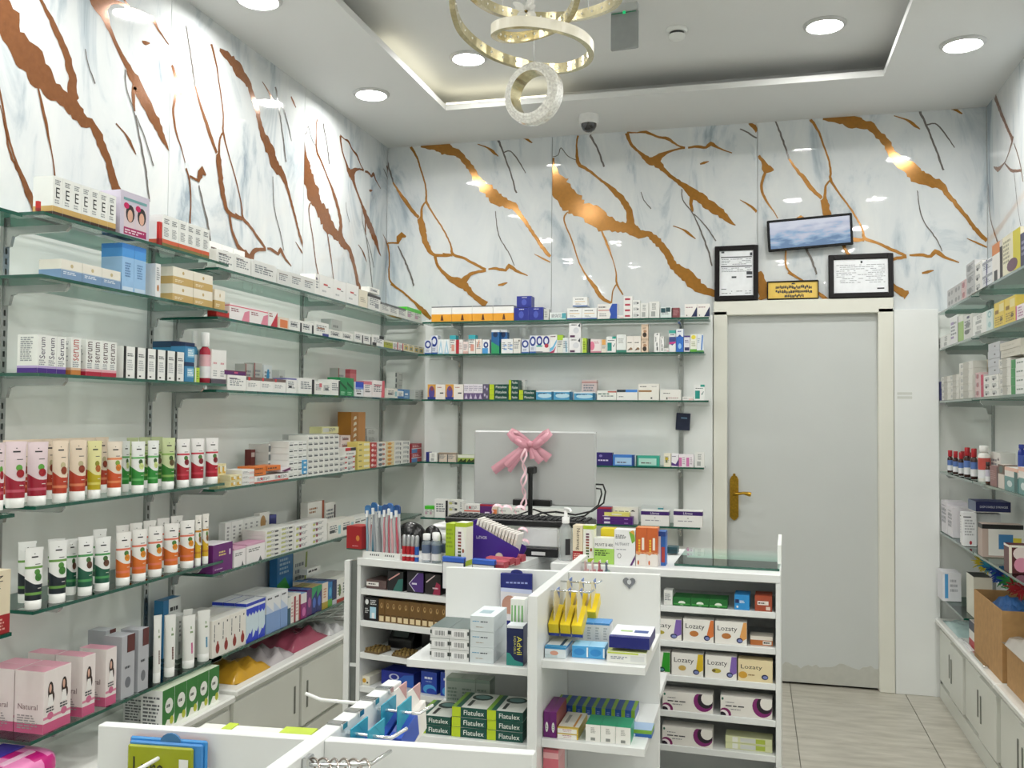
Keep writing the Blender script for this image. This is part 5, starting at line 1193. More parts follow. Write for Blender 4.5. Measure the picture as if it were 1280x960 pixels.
def tube_meshes(des, w, h):
    key = (des, round(w, 4), round(h, 4))
    if key in _tb:
        return _tb[key]
    body, low, band, fruit, leaf = TUB[des]
    ch = h * 0.15; r0 = w * 0.44; n = 28; R = 28; TB = 0.30
    rows = []
    def dims(z):
        s = min(1.0, max(0.0, (z - ch) / (h - ch)))
        return r0 + (w * 0.5 - r0) * s, max(0.0015, r0 * 0.82 * (1 - s) ** 0.62 if s < 1 else 0.0015)
    ts = sorted({round(k / R, 4) for k in range(R + 1)} | {0.10, 0.15, TB, 0.60, 0.645})
    for t_ in ts:
        ring = []
        for j in range(n):
            c = cos(2 * pi * j / n)
            sh = 0.11 * max(0.0, -c) ** 1.5 - 0.015 * max(0.0, c) + 0.03 * max(0.0, c - 0.5)
            s = t_ + sh * (t_ / TB if t_ <= TB else max(0.0, 1 - (t_ - TB) / 0.25))
            if t_ < 0.16: s = t_
            z = ch + (h - ch) * s
            rx, ry = dims(z)
            ring.append((rx * c, ry * sin(2 * pi * j / n), z))
        rows.append(ring)
    mW, mL, mB = mat(body, 0.3, vary=0.02), mat(low, 0.3, vary=0.03), mat(band, 0.3, vary=0.02)
    plain_ = des in ('tubeWhite', 'tubePinkTag', 'tubeBlueTag', 'tubeBrownTag')
    def mf(i, j):
        s = (ts[i] + ts[i + 1]) / 2
        if plain_:
            return mW
        if s < TB:
            return mB if 0.10 < s < 0.15 else mL
        if 0.60 < s < 0.645 and low not in ('9c1830', 'b23a22', 'b9a818'):
            return mB
        return mW
    mb = MB().grid(rows, mW, close=True, matf=mf)
    mb.face(rows[-1], mW)
    def fr(u, s, lift=0.0006):
        z = ch + (h - ch) * s; rx, ry = dims(z); x = u * rx
        return (x, -ry * sqrt(max(0.02, 1 - u * u)) - lift, z)
    def spot(u, s, ru, rs, m, lift):
        k = 12
        c = fr(u, s, lift)
        ring = [fr(u + ru * cos(2 * pi * i / k), s + rs * sin(2 * pi * i / k), lift) for i in range(k)]
        for i in range(k):
            mb.face([c, ring[i], ring[(i + 1) % k]], m)
    def bar(u0, u1, s, t, m):
        for i in range(4):
            a, b = u0 + (u1 - u0) * i / 4, u0 + (u1 - u0) * (i + 1) / 4
            mb.face([fr(a, s - t), fr(b, s - t), fr(b, s + t), fr(a, s + t)], m)
    ink = mat('2a2a2c', 0.5)
    if leaf:
        spot(0.22, 0.53, 0.34, 0.06, mat(leaf, 0.4), 0.0008)
        spot(0.34, 0.43, 0.42, 0.075, mat(fruit, 0.35, vary=0.3, scale=120), 0.0012)
        bar(-0.36, 0.36, 0.82, 0.013, ink)
        bar(-0.06, 0.06, 0.88, 0.008, ink)
        bar(0.0, 0.6, 0.68, 0.007, mat('5a5558', 0.5))
        bar(0.25, 0.7, 0.22, 0.006, mat('e9e4dc', 0.5))
    elif fruit:
        for k in range(8):
            bar(0.1, 0.42, 0.16 + 0.03 * k, 0.013, mat(fruit, 0.4))
        bar(0.0, 0.5, 0.62, 0.02, mat('8aa07a', 0.5)); bar(0.1, 0.3, 0.72, 0.03, mat('9ab08a', 0.5))
    else:
        bar(0.0, 0.5, 0.62, 0.015, mat('8f9a88', 0.5))
    # crimped end
    mb.box(-w * 0.5, -0.0012, h - 0.008, w * 0.5, 0.0012, h, mW)
    cap = MB().lathe([(r0 * 0.93, 0), (r0 * 0.97, 0.002), (r0 * 0.99, ch * 0.97), (r0 * 0.9, ch)], mat('f3f4f1', 0.3, vary=0.02), 20, sy=0.86)
    _tb[key] = (mb.mesh('tube_body'), cap.mesh('cap'))
    return _tb[key]

# ---- bottles
BOT = {  # body colour, cap colour, label colour, shoulder style
    'botRed': ('3a2420', 'b0202a', '5a78b8', 0.62), 'botWhite': ('eceae4', 'f4f3ef', 'c05048', 0.72), 'botBrown': ('4a2c22', '2a2224', 'c9c4d4', 0.7),
    'botRedW': ('a8283c', 'f0f0ee', 'e0b0b8', 0.62), 'botWhite2': ('3f8ab0', 'f0f1ef', 'e6eef2', 0.6), 'botClear': ('b9c8d2', 'eef0f0', '5a6a86', 0.68), 'botBlue': ('2a3fa6', '2a3fa6', '4a62c0', 0.8),
}
_bm = {}
def bottle_meshes(des, w, h):
    key = (des, round(w, 4), round(h, 4))
    if key in _bm:
        return _bm[key]
    bc, cc, lc, sh = BOT[des]
    r = w / 2 * 0.96
    m = film(bc, 0.35) if des == 'botClear' else mat(bc, 0.2, vary=0.03)
    b = MB().lathe([(r * 0.92, 0), (r, 0.004), (r, h * sh), (r * 0.85, h * (sh + 0.05)), (r * 0.55, h * (sh + 0.09)), (r * 0.55, h * (sh + 0.12))], m, 18)
    l = MB().lathe([(r * 1.01, h * 0.1), (r * 1.01, h * 0.33), (r * 1.01, h * (sh - 0.06))], mat(lc, 0.4), 18, cap=False, matf=lambda i, j: mat(lc, 0.4) if i == 1 else mat('e9e9ec', 0.4))
    c = MB().lathe([(r * 0.74, h * (sh + 0.10)), (r * 0.78, h * (sh + 0.11)), (r * 0.78, h * 0.985), (r * 0.68, h)], mat(cc, 0.35), 18)
    _bm[key] = (b.mesh('bottle_body'), l.mesh('label_band'), c.mesh('cap'))
    return _bm[key]

# shelves: origin x, y, direction of the front in degrees, z, wording
SHELF = {}
for k in range(6):
    SHELF['U1S%d' % (k + 1)] = (LX - 0.010, 0, 90, Z1[k], 'tube bay %s shelf' % ORD[k])
    SHELF['U2S%d' % (k + 1)] = (LX - 0.010, 0, 90, Z2[k], 'corner bay %s shelf' % ORD[k])
    SHELF['RS%d' % (k + 1)] = (RX + 0.010, 0, -90, ZR[k] + 0.0025, '%s shelf past door' % ORD[k])
for k in range(5):
    SHELF['BS%d' % (k + 1)] = (0, BY + 0.010, 0, ZB[k], '%s shelf behind monitor' % ORD[k])
SHELF['U0'] = (LX - 0.010, 0, 90, 0.884, 'at a glass shelf end')
SHELF['LCAB'] = (-1.975, 0, 90, 0.402, 'tube bay base cabinet')
SHELF['LCA2'] = (-1.975, 0, 90, 0.418, 'corner bay base cabinet')
SHELF['RCAB'] = (0.962, 0, -90, 0.423, 'base cabinet past door')
for k in range(5):
    SHELF['RC%d' % (k + 1)] = (-0.416, 3.0892, -2.05, ZRC[k] + 0.0006, 'soap counter %s cubby' % ORD[k])
for k in range(4):
    SHELF['LC%d' % (k + 1)] = (-1.329, 3.004, -10.2, ZLC[k] + 0.0006, 'dark carton counter %s cubby' % ORD[k])
for k, y in ((1, 4.85), (2, 4.50), (3, 4.06)):
    SHELF['BN%d' % k] = (0, y, 0, ZR[4] + 0.0025, 'fifth shelf past door')
for k, y in ((4, 5.28), (5, 4.875)):
    SHELF['BN%d' % k] = (0, y, 0, ZR[5] + 0.0025, 'lowest shelf past door')
SHELF['RCT'] = (-0.416, 3.09, -2.05, 1.0005, 'on the soap counter')
SHELF['LCT'] = (-1.329, 3.005, -10.2, 1.0005, 'on the dark carton counter')
SHELF['GUL'] = (0, 2.345, 0, 0.8525, 'upper display stand shelf')
SHELF['GUR'] = (0, 2.35, 0, 0.8755, 'upper display stand shelf')
SHELF['GLL'] = (0, 2.345, 0, 0.6575, 'lower display stand shelf')
SHELF['GLR'] = (0, 2.35, 0, 0.6765, 'lower display stand shelf')
SHELF['GXR'] = (0, 2.35, 0, 0.4205, 'bottom display stand shelf')

ORDN = ['first', 'second', 'third', 'fourth', 'fifth', 'sixth', 'seventh', 'eighth', 'ninth', 'tenth', 'eleventh', 'twelfth']
STACKN = {2: ['lower', 'upper'], 3: ['lowest', 'middle', 'topmost']}
NAMES = {'vite': 'vitamin_box', 'dye': 'hair_dye_box', 'serumP': 'serum_box', 'serumO': 'serum_box', 'serumR': 'serum_box', 'cocoon': 'lotion_box', 'hair': 'hair_care_box', 'greensoap': 'soap_box', 'lozO': 'soap_box', 'lozO2': 'soap_box', 'lozP': 'soap_box', 'lozY': 'soap_box', 'lozG': 'soap_box', 'lozC': 'soap_box', 'test': 'test_kit_box', 'wipe': 'wet_wipe_pack', 'gumgreen': 'sweets_pack', 'gumblue': 'sweets_pack', 'gumred': 'sweets_pack', 'flat': 'digestive_tablet_box', 'syringe': 'syringe_box', 'redstick': 'cosmetic_stick', 'goldcarton': 'bronze_carton', 'redgift': 'gift_box'}
SHELFN = {'U1': 'cosmetics_box', 'U2S1': 'medicine_box', 'U2S2': 'medicine_box', 'U2S3': 'medicine_box', 'U2S4': 'tablet_box', 'U2S5': 'blister_box', 'U2S6': 'supplement_box', 'BS': 'remedy_box', 'RS': 'supply_carton', 'BN': 'supply_carton', 'LC': 'counter_carton', 'RC': 'counter_carton', 'GU': 'display_carton', 'GL': 'display_carton', 'GX': 'display_carton', 'U0': 'vitamin_box'}
ANCH = {'U': ('corner', -1), 'BS': ('door', -1), 'R': ('door wall', 1), 'BN': ('door wall', 1), 'LC': ('post', 1), 'RC': ('counter end', -1), 'LCAB': ('corner', -1), 'GUL': ('spine', -1), 'GLL': ('spine', -1), 'GUR': ('spine', 1), 'GLR': ('spine', 1), 'GXR': ('spine', 1)}
_seen = {}
def row(sh, des, a0, a1, h, n=1, m=1, k=1, d=0.06, off=0.0, zb=0.0, desc='carton', cat=None, twist=0.0, at=None):
    ox, oy, ang, z, where = SHELF[sh]
    A = radians(ang); ca, sa = cos(A), sin(A)
    pitch = (a1 - a0) / n
    r = random.Random(sh + des + str(a0))
    kind = 'tube' if des in TUB else 'bottle' if des in BOT else 'carton'
    name = 'squeeze_tube' if kind == 'tube' else 'medicine_bottle' if kind == 'bottle' else NAMES.get(des) or next(v for q, v in SHELFN.items() if sh.startswith(q))
    cat = cat or {'tube': 'tube', 'bottle': 'bottle', 'carton': 'box'}[kind]
    anchor, way = next(v for q, v in sorted(ANCH.items(), key=lambda e: -len(e[0])) if sh.startswith(q))
    gkey = desc + ', ' + where
    for i in range(n):
        for q in range(k):
            for s in range(m):
                hh = h / m
                w = pitch * (0.985 if kind == 'carton' else 1.0)
                dd = w * 0.8 if kind == 'tube' else w if kind == 'bottle' else d
                a = a0 + (i + 0.5) * pitch
                b = off + q * (dd + 0.004)
                j = abs(r.uniform(-0.002, 0.002)) if (m > 1 or n > 1) else 0.0
                if kind != 'carton':
                    b += dd / 2
                x, y = ox + a * ca - (b + j) * sa, oy + a * sa + (b + j) * ca
                tw = r.uniform(-1.0, 1.0) * (0.010 if kind == 'carton' else 0.05) + radians(twist)
                I, N = at if at else (i, n)
                bits = []
                if N > 1:
                    bits.append('%s from %s' % (ORDN[I if way > 0 else N - 1 - I], anchor))
                if k > 1:
                    bits.append(['front row', 'second row', 'rear row'][q])
                if m > 1:
                    bits.append(STACKN[m][s] if m in STACKN else 'topmost' if s == m - 1 else 'lowest' if s == 0 else 'level ' + ['one', 'two', 'three', 'four', 'five', 'six', 'seven'][s])
                label = ', '.join([desc] + bits + [where])
                if kind == 'carton':
                    o = link(name, carton_mesh(des, w, dd, hh - 0.0008))
                    tag(o, label, cat)
                else:
                    o = thing(name, label, cat)
                    if kind == 'tube':
                        bm_, cm_ = tube_meshes(des, w, hh)
                        link('tube_body', bm_, o); link('cap', cm_, o)
                    else:
                        bm_, lm_, cm_ = bottle_meshes(des, w, hh)
                        bo = link('bottle_body', bm_, o); link('label_band', lm_, bo); link('cap', cm_, o)
                o.location = (x, y, z + zb + s * hh)
                o.rotation_euler = (0, 0, A + tw)
                _seen.setdefault(gkey, []).append(o)

# ---------------------------------------------------------------- goods: shelf, design, extent along the shelf, height (metres)
row('U1S1', 'redstick', 2.243, 2.253, 0.0291, d=.01, desc='slim red stick beside the letter boxes')
row('U1S1', 'vite', 2.300, 2.580, 0.1183, n=7, d=.07, desc='white carton with black letter E and gold foot')
row('U1S1', 'dye', 2.601, 2.751, 0.1483, d=.1, desc="pale lavender carton showing two women's faces")
row('U1S1', 'redstick', 2.807, 2.823, 0.0837, d=.01, desc='short red stick beside the olive striped boxes')
row('U1S1', 'oliv', 2.825, 3.116, 0.1132, n=6, d=.06, desc='white carton with orange and olive foot stripes')
row('U1S2', 'bluefoot', 2.341, 2.612, 0.0603, n=3, d=.08, desc='low cream carton with wavy blue foot')
row('U1S2', 'bluetall', 2.617, 2.740, 0.1586, n=2, d=.08, desc='tall sky blue carton')
row('U1S2', 'sunbox', 2.792, 2.821, 0.1185, d=.06, desc='grey white carton with brown sun mark')
row('U1S2', 'goldcream', 2.891, 3.145, 0.1237, n=2, m=2, d=.08, desc='stacked cream carton with gold lower half')
row('U1S2', 'goldcream', 3.158, 3.230, 0.0778, d=.08, desc='lone cream carton with gold lower half')
row('U1S3', 'serumP', 2.254, 2.369, 0.1121, n=3, d=.07, desc='white serum carton with purple foot')
row('U1S3', 'serumO', 2.391, 2.433, 0.1159, d=.07, desc='white serum carton with orange foot')
row('U1S3', 'serumR', 2.456, 2.599, 0.1142, n=4, d=.07, desc='white serum carton with red foot')
row('U1S3', 'cocoon', 2.634, 2.970, 0.1065, n=6, d=.06, desc='white carton with black left edge')
row('U1S3', 'tealcase', 3.061, 3.123, 0.1573, d=.1, off=.1, desc='flat teal case behind the black edged boxes')
row('U1S3', 'bluebox2', 2.975, 3.034, 0.1449, m=2, d=.06, desc='blue and navy carton in a stack of two')
row('U1S3', 'lime', 3.037, 3.067, 0.0556, d=.04, desc='small lime green carton between taller packs')
row('U1S3', 'botWhite2', 3.1137, 3.1417, 0.1996, off=.05, desc='blue bottle with white cap beside the red bottle')
row('U1S3', 'botRedW', 3.1109, 3.1529, 0.1926, desc='dark red bottle with tall white cap')
row('U1S3', 'whitepinkf', 3.146, 3.248, 0.1313, n=2, d=.06, desc='white carton with grey foot and pink print')
row('U1S4', 'tubeCherry', 2.1221, 2.1485, 0.1860, twist=-28, desc='squeeze tube with cherry print at the shelf end')
row('U1S4', 'tubeCherry', 2.1785, 2.2349, 0.1869, twist=-28, desc='squeeze tube with dark red foot and cherry print')
row('U1S4', 'tubeCherry', 2.2614, 2.3196, 0.1836, twist=-28, desc='squeeze tube with crimson foot and twin cherries')
row('U1S4', 'tubePeach', 2.3534, 2.4001, 0.1851, twist=-28, desc='slender peach squeeze tube with rust red foot')
row('U1S4', 'tubePeach', 2.4290, 2.4809, 0.1857, twist=-28, desc='broad peach squeeze tube with rust red foot')
row('U1S4', 'tubeYellow', 2.5042, 2.5498, 0.1807, twist=-28, desc='yellow squeeze tube')
row('U1S4', 'tubeCarrot', 2.6004, 2.6508, 0.1761, twist=-28, desc='squeeze tube with orange red foot')
row('U1S4', 'tubeLime', 2.7490, 2.7749, 0.1732, off=.07, twist=-28, desc='white green footed tube behind its twin')
row('U1S4', 'tubeLime', 2.7201, 2.7669, 0.1730, twist=-28, desc='white squeeze tube with green foot and cucumber')
row('U1S4', 'tubeLime', 2.8017, 2.8411, 0.1742, twist=-28, desc='white green footed tube next to the olive tube')
row('U1S4', 'tubeDark', 2.8884, 2.9393, 0.1812, twist=-28, desc='olive green squeeze tube')
row('U1S4', 'tubeRed', 2.9786, 3.0296, 0.1750, twist=-28, at=(0, 3), desc='white squeeze tube with bright red foot')
row('U1S4', 'tubeRed', 3.0696, 3.1219, 0.1750, twist=-28, at=(1, 3), desc='white squeeze tube with bright red foot')
row('U1S4', 'tubeRed', 3.1654, 3.2192, 0.1750, twist=-28, at=(2, 3), desc='white squeeze tube with bright red foot')
row('U1S4', 'tubePeach', 2.2748, 2.3127, 0.1871, off=.11, twist=-28, at=(0, 8), desc='peach squeeze tube in the rear row')
row('U1S4', 'tubePeach', 2.3261, 2.3646, 0.1871, off=.11, twist=-28, at=(1, 8), desc='peach squeeze tube in the rear row')
row('U1S4', 'tubePeach', 2.3792, 2.4185, 0.1871, off=.11, twist=-28, at=(2, 8), desc='peach squeeze tube in the rear row')
row('U1S4', 'tubePeach', 2.4343, 2.4743, 0.1871, off=.11, twist=-28, at=(3, 8), desc='peach squeeze tube in the rear row')
row('U1S4', 'tubePeach', 2.4916, 2.5324, 0.1871, off=.11, twist=-28, at=(4, 8), desc='peach squeeze tube in the rear row')
row('U1S4', 'tubePeach', 2.5511, 2.5927, 0.1871, off=.11, twist=-28, at=(5, 8), desc='peach squeeze tube in the rear row')
row('U1S4', 'tubePeach', 2.6130, 2.6554, 0.1871, off=.11, twist=-28, at=(6, 8), desc='peach squeeze tube in the rear row')
row('U1S4', 'tubePeach', 2.6774, 2.7207, 0.1871, off=.11, twist=-28, at=(7, 8), desc='peach squeeze tube in the rear row')
row('U1S4', 'tubeDark', 2.8371, 2.8789, 0.1816, off=.11, twist=-28, at=(0, 3), desc='olive green squeeze tube in the rear row')
row('U1S4', 'tubeDark', 2.9051, 2.9477, 0.1816, off=.11, twist=-28, at=(1, 3), desc='olive green squeeze tube in the rear row')
row('U1S4', 'tubeDark', 2.9758, 3.0193, 0.1816, off=.11, twist=-28, at=(2, 3), desc='olive green squeeze tube in the rear row')
row('U1S5', 'tubeBlack', 2.2571, 2.3088, 0.1766, twist=-28, desc='white squeeze tube with black foot at the shelf end')
row('U1S5', 'tubeBlack', 2.3304, 2.3829, 0.1809, off=.09, twist=-28, desc='white squeeze tube with black foot set back')
row('U1S5', 'tubeBlack', 2.3533, 2.4073, 0.1843, twist=-28, desc='white squeeze tube with black foot and mint sprig')
row('U1S5', 'tubeBlack', 2.4519, 2.5034, 0.1735, off=.09, twist=-28, desc='white squeeze tube with black foot hidden behind')
row('U1S5', 'tubeGreen', 2.4719, 2.5059, 0.1740, off=.05, twist=-28, desc='dark green footed tube set between two others')
row('U1S5', 'tubeGreen', 2.4730, 2.5223, 0.1818, twist=-28, desc='white squeeze tube with dark green foot beside mint tube')
row('U1S5', 'tubeGreen', 2.5520, 2.6026, 0.1702, twist=-28, desc='white squeeze tube with dark green foot beside orange tubes')
row('U1S5', 'tubeGreen', 2.6516, 2.6968, 0.1806, off=.09, twist=-28, desc='white squeeze tube with dark green foot in rear row')
row('U1S5', 'tubeOrange', 2.6539, 2.7053, 0.1730, twist=-28, at=(0, 5), desc='white squeeze tube with orange foot')
row('U1S5', 'tubeOrange', 2.7368, 2.7895, 0.1730, twist=-28, at=(1, 5), desc='white squeeze tube with orange foot')
row('U1S5', 'tubeOrange', 2.8241, 2.8783, 0.1730, twist=-28, at=(2, 5), desc='white squeeze tube with orange foot')
row('U1S5', 'tubeOrange', 2.9163, 2.9719, 0.1730, twist=-28, at=(3, 5), desc='white squeeze tube with orange foot')
row('U1S5', 'tubeOrange', 3.0137, 3.0710, 0.1730, twist=-28, at=(4, 5), desc='white squeeze tube with orange foot')
row('U1S5', 'tubeOrange', 2.7659, 2.8116, 0.1804, off=.09, twist=-28, at=(0, 5), desc='white squeeze tube with orange foot in rear row')
row('U1S5', 'tubeOrange', 2.8391, 2.8858, 0.1804, off=.09, twist=-28, at=(1, 5), desc='white squeeze tube with orange foot in rear row')
row('U1S5', 'tubeOrange', 2.9157, 2.9634, 0.1804, off=.09, twist=-28, at=(2, 5), desc='white squeeze tube with orange foot in rear row')
row('U1S5', 'tubeOrange', 2.9958, 3.0446, 0.1804, off=.09, twist=-28, at=(3, 5), desc='white squeeze tube with orange foot in rear row')
row('U1S5', 'tubeOrange', 3.0797, 3.1297, 0.1804, off=.09, twist=-28, at=(4, 5), desc='white squeeze tube with orange foot in rear row')
row('U1S5', 'tubeFruit', 3.0803, 3.1070, 0.1875, twist=-28, at=(0, 2), desc='slim squeeze tube with yellow fruit print')
row('U1S5', 'tubeFruit', 3.1285, 3.1555, 0.1875, twist=-28, at=(1, 2), desc='slim squeeze tube with yellow fruit print')
row('U1S6', 'hair', 2.310, 2.424, 0.1812, n=2, k=2, d=.1, desc='pink topped carton with long haired woman')
row('U1S6', 'hair', 2.473, 2.530, 0.1847, k=2, d=.1, desc='pink topped hair carton standing alone in the middle')
row('U1S6', 'hair', 2.579, 2.631, 0.1816, d=.1, desc='pink topped hair carton beside the grey boxes')
row('U1S6', 'greydeo', 2.655, 2.722, 0.2036, d=.07, desc='grey carton with maroon corner beside the hair boxes')
row('U1S6', 'greydeo', 2.740, 2.796, 0.2076, d=.07, desc='grey carton with maroon corner beside the white tubes')
row('U1S6', 'greydeo', 2.728, 2.781, 0.1989, d=.07, off=.12, desc='grey carton with maroon corner set back')
row('U1S6', 'tubeBrownTag', 2.8449, 2.8748, 0.2324, twist=-28, desc='white squeeze tube beside the grey cartons')
row('U1S6', 'tubeBrownTag', 2.9193, 2.9613, 0.2177, twist=-28, desc='white squeeze tube with brown tag')
row('U1S6', 'tubePinkTag', 3.0341, 3.0851, 0.1909, twist=-28, desc='white squeeze tube with pink tag')
row('U1S6', 'tubePinkTag', 3.1309, 3.1696, 0.1917, off=.07, twist=-28, desc='white squeeze tube hidden behind the pink tag tube')
row('U1S6', 'tubeBlueTag', 3.1304, 3.1810, 0.1901, twist=-28, desc='white squeeze tube with blue tag')
row('U0', 'nutra', 2.075, 2.175, 0.1743, d=.05, desc='cream carton with dark red foot')
row('LCAB', 'greensoap', 2.839, 3.192, 0.1322, n=5, d=.085, desc='green soap carton with white oval')
row('LCAB', 'greensoap', 2.870, 3.220, 0.1016, n=4, d=.085, off=.095, desc='green soap carton in the rear row')
row('U2S1', 'plainw', 3.168, 3.419, 0.0734, n=2, d=.08, desc='white carton with fine brown print under others')
row('U2S1', 'plainw', 3.275, 3.541, 0.1274, n=3, d=.06, off=.1, desc='white carton in the raised rear row')
row('U2S1', 'plainwide', 3.424, 3.630, 0.0746, d=.08, desc='wide white carton with yellow base line')
row('U2S1', 'plaing', 3.639, 3.755, 0.0679, d=.08, desc='pale grey carton beside the wide carton')
row('U2S1', 'plaing', 3.759, 4.000, 0.0699, n=2, d=.08, desc='pale grey carton of a pair')
row('U2S1', 'whitewide', 4.000, 4.038, 0.1012, d=.08, desc='narrow white carton beside the red lettered boxes')
row('U2S1', 'reddot', 4.042, 4.341, 0.1024, n=2, d=.08, desc='white carton with red lettering')
row('U2S1', 'reddot', 4.345, 4.496, 0.1052, d=.08, desc='smaller white carton with red lettering')
row('U2S1', 'cream', 4.500, 4.614, 0.0928, d=.07, desc='cream carton between white boxes')
row('U2S1', 'blacktop', 4.619, 4.793, 0.0850, d=.07, desc='white carton with black top edge')
row('U2S1', 'whitesm', 4.635, 4.775, 0.0308, d=.05, zb=0.0940, desc='small white carton lying on a black edged one')
row('U2S1', 'longdark', 4.803, 5.179, 0.0617, n=3, d=.08, desc='low pale carton with dark top')
row('U2S1', 'greentop', 5.196, 5.443, 0.0803, n=2, d=.06, desc='small carton with bright green top')
row('U2S2', 'redstick', 3.172, 3.261, 0.0236, d=.04, desc='dark red compact case')
row('U2S2', 'pinkbox', 3.266, 3.568, 0.0651, n=2, d=.08, desc='white carton with pink flash')
row('U2S2', 'redtri', 3.570, 3.645, 0.0673, d=.08, desc='white carton with red triangle')
row('U2S2', 'orangebox', 3.659, 3.745, 0.0504, d=.06, desc='small orange printed carton')
row('U2S2', 'whiteblk', 3.750, 3.992, 0.0536, n=2, d=.07, desc='white carton with black right edge')
row('U2S2', 'whitenavy', 3.997, 4.150, 0.0648, d=.07, desc='white carton with navy corner')
row('U2S2', 'greyish', 4.409, 4.536, 0.1193, d=.06, off=.11, desc='grey carton standing in the rear')
row('U2S2', 'whitesm', 4.154, 4.436, 0.0418, n=2, d=.07, desc='low white carton with dark mark')
row('U2S2', 'whiteblk', 4.454, 4.677, 0.0563, n=2, d=.07, desc='low white carton with black right edge')
row('U2S2', 'blkwhite', 4.682, 4.847, 0.0612, d=.06, desc='white carton with black corners')
row('U2S2', 'olive', 4.855, 4.980, 0.0445, d=.06, desc='small olive green carton')
row('U2S2', 'whitered', 4.985, 5.145, 0.0448, n=2, d=.06, desc='small white carton with red edge')
row('U2S2', 'goldgrid', 5.151, 5.493, 0.0473, n=4, d=.05, desc='small gold patterned carton')
row('U2S3', 'whitewide', 3.257, 3.399, 0.0617, d=.09, desc='wide white carton under the purple one')
row('U2S3', 'purple', 3.234, 3.393, 0.0180, d=.09, zb=0.0615, desc='flat purple carton lying on top')
row('U2S3', 'redhead', 3.402, 3.732, 0.0590, n=3, d=.08, desc='white carton with brown header and red tab')
row('U2S3', 'bluebk', 3.738, 3.828, 0.0677, d=.07, desc='white carton with black label patch')
row('U2S3', 'blkside', 3.849, 4.004, 0.0733, d=.07, desc='white carton with tall black edge')
row('U2S3', 'pinktag', 4.011, 4.087, 0.0641, d=.07, desc='small white carton with pink tag')
row('U2S3', 'greyb', 3.608, 3.670, 0.1247, d=.05, off=.13, desc='grey carton with brown edge behind the headers')
row('U2S3', 'greyb', 3.681, 3.752, 0.1325, d=.05, off=.13, desc='tall grey carton in the rear row')
row('U2S3', 'blueswirl', 3.764, 3.838, 0.1280, d=.05, off=.13, desc='white carton with blue swirl in the rear')
row('U2S3', 'greyish', 3.903, 3.961, 0.1123, d=.05, off=.13, desc='small grey carton in the rear row')
row('U2S3', 'whitesm', 4.091, 4.180, 0.0607, d=.07, desc='white carton before the green box')
row('U2S3', 'blkside', 4.182, 4.284, 0.0781, d=.07, desc='white carton with dark edge touching the green box')
row('U2S3', 'greenbox', 4.288, 4.451, 0.0931, n=2, d=.07, desc='dark green carton')
row('U2S3', 'bluegrad', 4.467, 4.574, 0.0776, d=.06, desc='white carton with bright blue upper half')
row('U2S3', 'pinkw2', 4.583, 4.684, 0.0841, d=.06, desc='white carton with pink upper edge')
row('U2S3', 'pinkgrad', 4.691, 4.864, 0.0942, d=.07, desc='pale pink carton with red side sweep')
row('U2S3', 'cream2', 4.899, 5.062, 0.0562, d=.07, desc='low cream carton beside the blue one')
row('U2S3', 'whiteblue', 5.067, 5.158, 0.0458, d=.06, desc='white carton with blue foot')
row('U2S3', 'bluesq', 5.161, 5.257, 0.0560, d=.06, desc='small blue carton')
row('U2S3', 'greyish', 5.348, 5.520, 0.0612, n=2, d=.05, desc='pale grey carton at the corner end')
row('U2S3', 'greyb', 4.560, 4.648, 0.1534, d=.05, off=.14, desc='grey carton behind the green box')
row('U2S3', 'pinkcup', 4.710, 4.793, 0.1546, d=.05, off=.14, desc='pink beaker pack in the rear')
row('U2S3', 'stackw', 5.378, 5.600, 0.1710, m=5, d=.06, off=.14, desc='flat grey carton in a stack of five')
row('U2S4', 'goldsm', 3.284, 3.342, 0.0898, n=2, m=2, d=.04, off=.05, desc='tiny gold carton beside red tubes')
row('U2S4', 'goldsm', 3.293, 3.377, 0.0450, n=2, m=2, d=.05, desc='small gold carton in a pile')
row('U2S4', 'brownstick', 3.701, 3.738, 0.1309, d=.03, off=.15, desc='tall dark brown slim carton')
row('U2S4', 'whiteflat', 3.380, 3.475, 0.0619, m=3, d=.09, desc='flat white carton beside the orange ones')
row('U2S4', 'whitelong', 3.478, 3.783, 0.0295, n=2, d=.09, desc='flat white carton with red base line')
row('U2S4', 'orangelie', 3.476, 3.570, 0.0389, m=2, d=.08, zb=0.0308, desc='small orange carton lying in a pile')
row('U2S4', 'orangelie', 3.573, 3.694, 0.0221, d=.08, zb=0.0459, desc='lone orange carton on white ones')
row('U2S4', 'purplewing', 3.698, 3.785, 0.0206, d=.08, zb=0.0344, desc='flat white carton with purple wing')
row('U2S4', 'stackw', 3.747, 3.952, 0.1548, m=4, d=.1, off=.09, desc='grey white carton in a stack of four')
row('U2S4', 'stackdash', 3.767, 3.939, 0.1667, n=2, m=6, d=.1, desc='white carton with two dark dashes')
row('U2S4', 'aqua', 3.894, 3.937, 0.0640, m=3, d=.03, off=-.004, zb=0.0149, desc='small aqua blue carton facing outward')
row('U2S4', 'stackdash2', 3.949, 4.285, 0.1897, n=6, m=7, d=.1, desc='white carton of the great white stack')
row('U2S4', 'greyish', 4.037, 4.342, 0.0253, d=.08, off=.1, zb=0.1660, desc='long pale carton lying atop the white stack')
row('U2S4', 'yelpale', 4.296, 4.488, 0.0353, d=.07, off=.1, zb=0.1897, desc='pale yellow carton lying atop the white stack')
row('U2S4', 'pinkstack', 4.433, 4.550, 0.1791, m=5, d=.08, off=.06, desc='pale pink carton in a stack')
row('U2S4', 'mess', 4.289, 4.479, 0.0806, n=2, m=3, d=.08, desc='white carton with grey seal')
row('U2S4', 'redblack', 4.357, 4.487, 0.0405, d=.08, zb=0.0777, desc='white carton with red and black top')
row('U2S4', 'goldtower', 4.688, 4.880, 0.3019, d=.08, off=.12, desc='tall golden brown display tower')
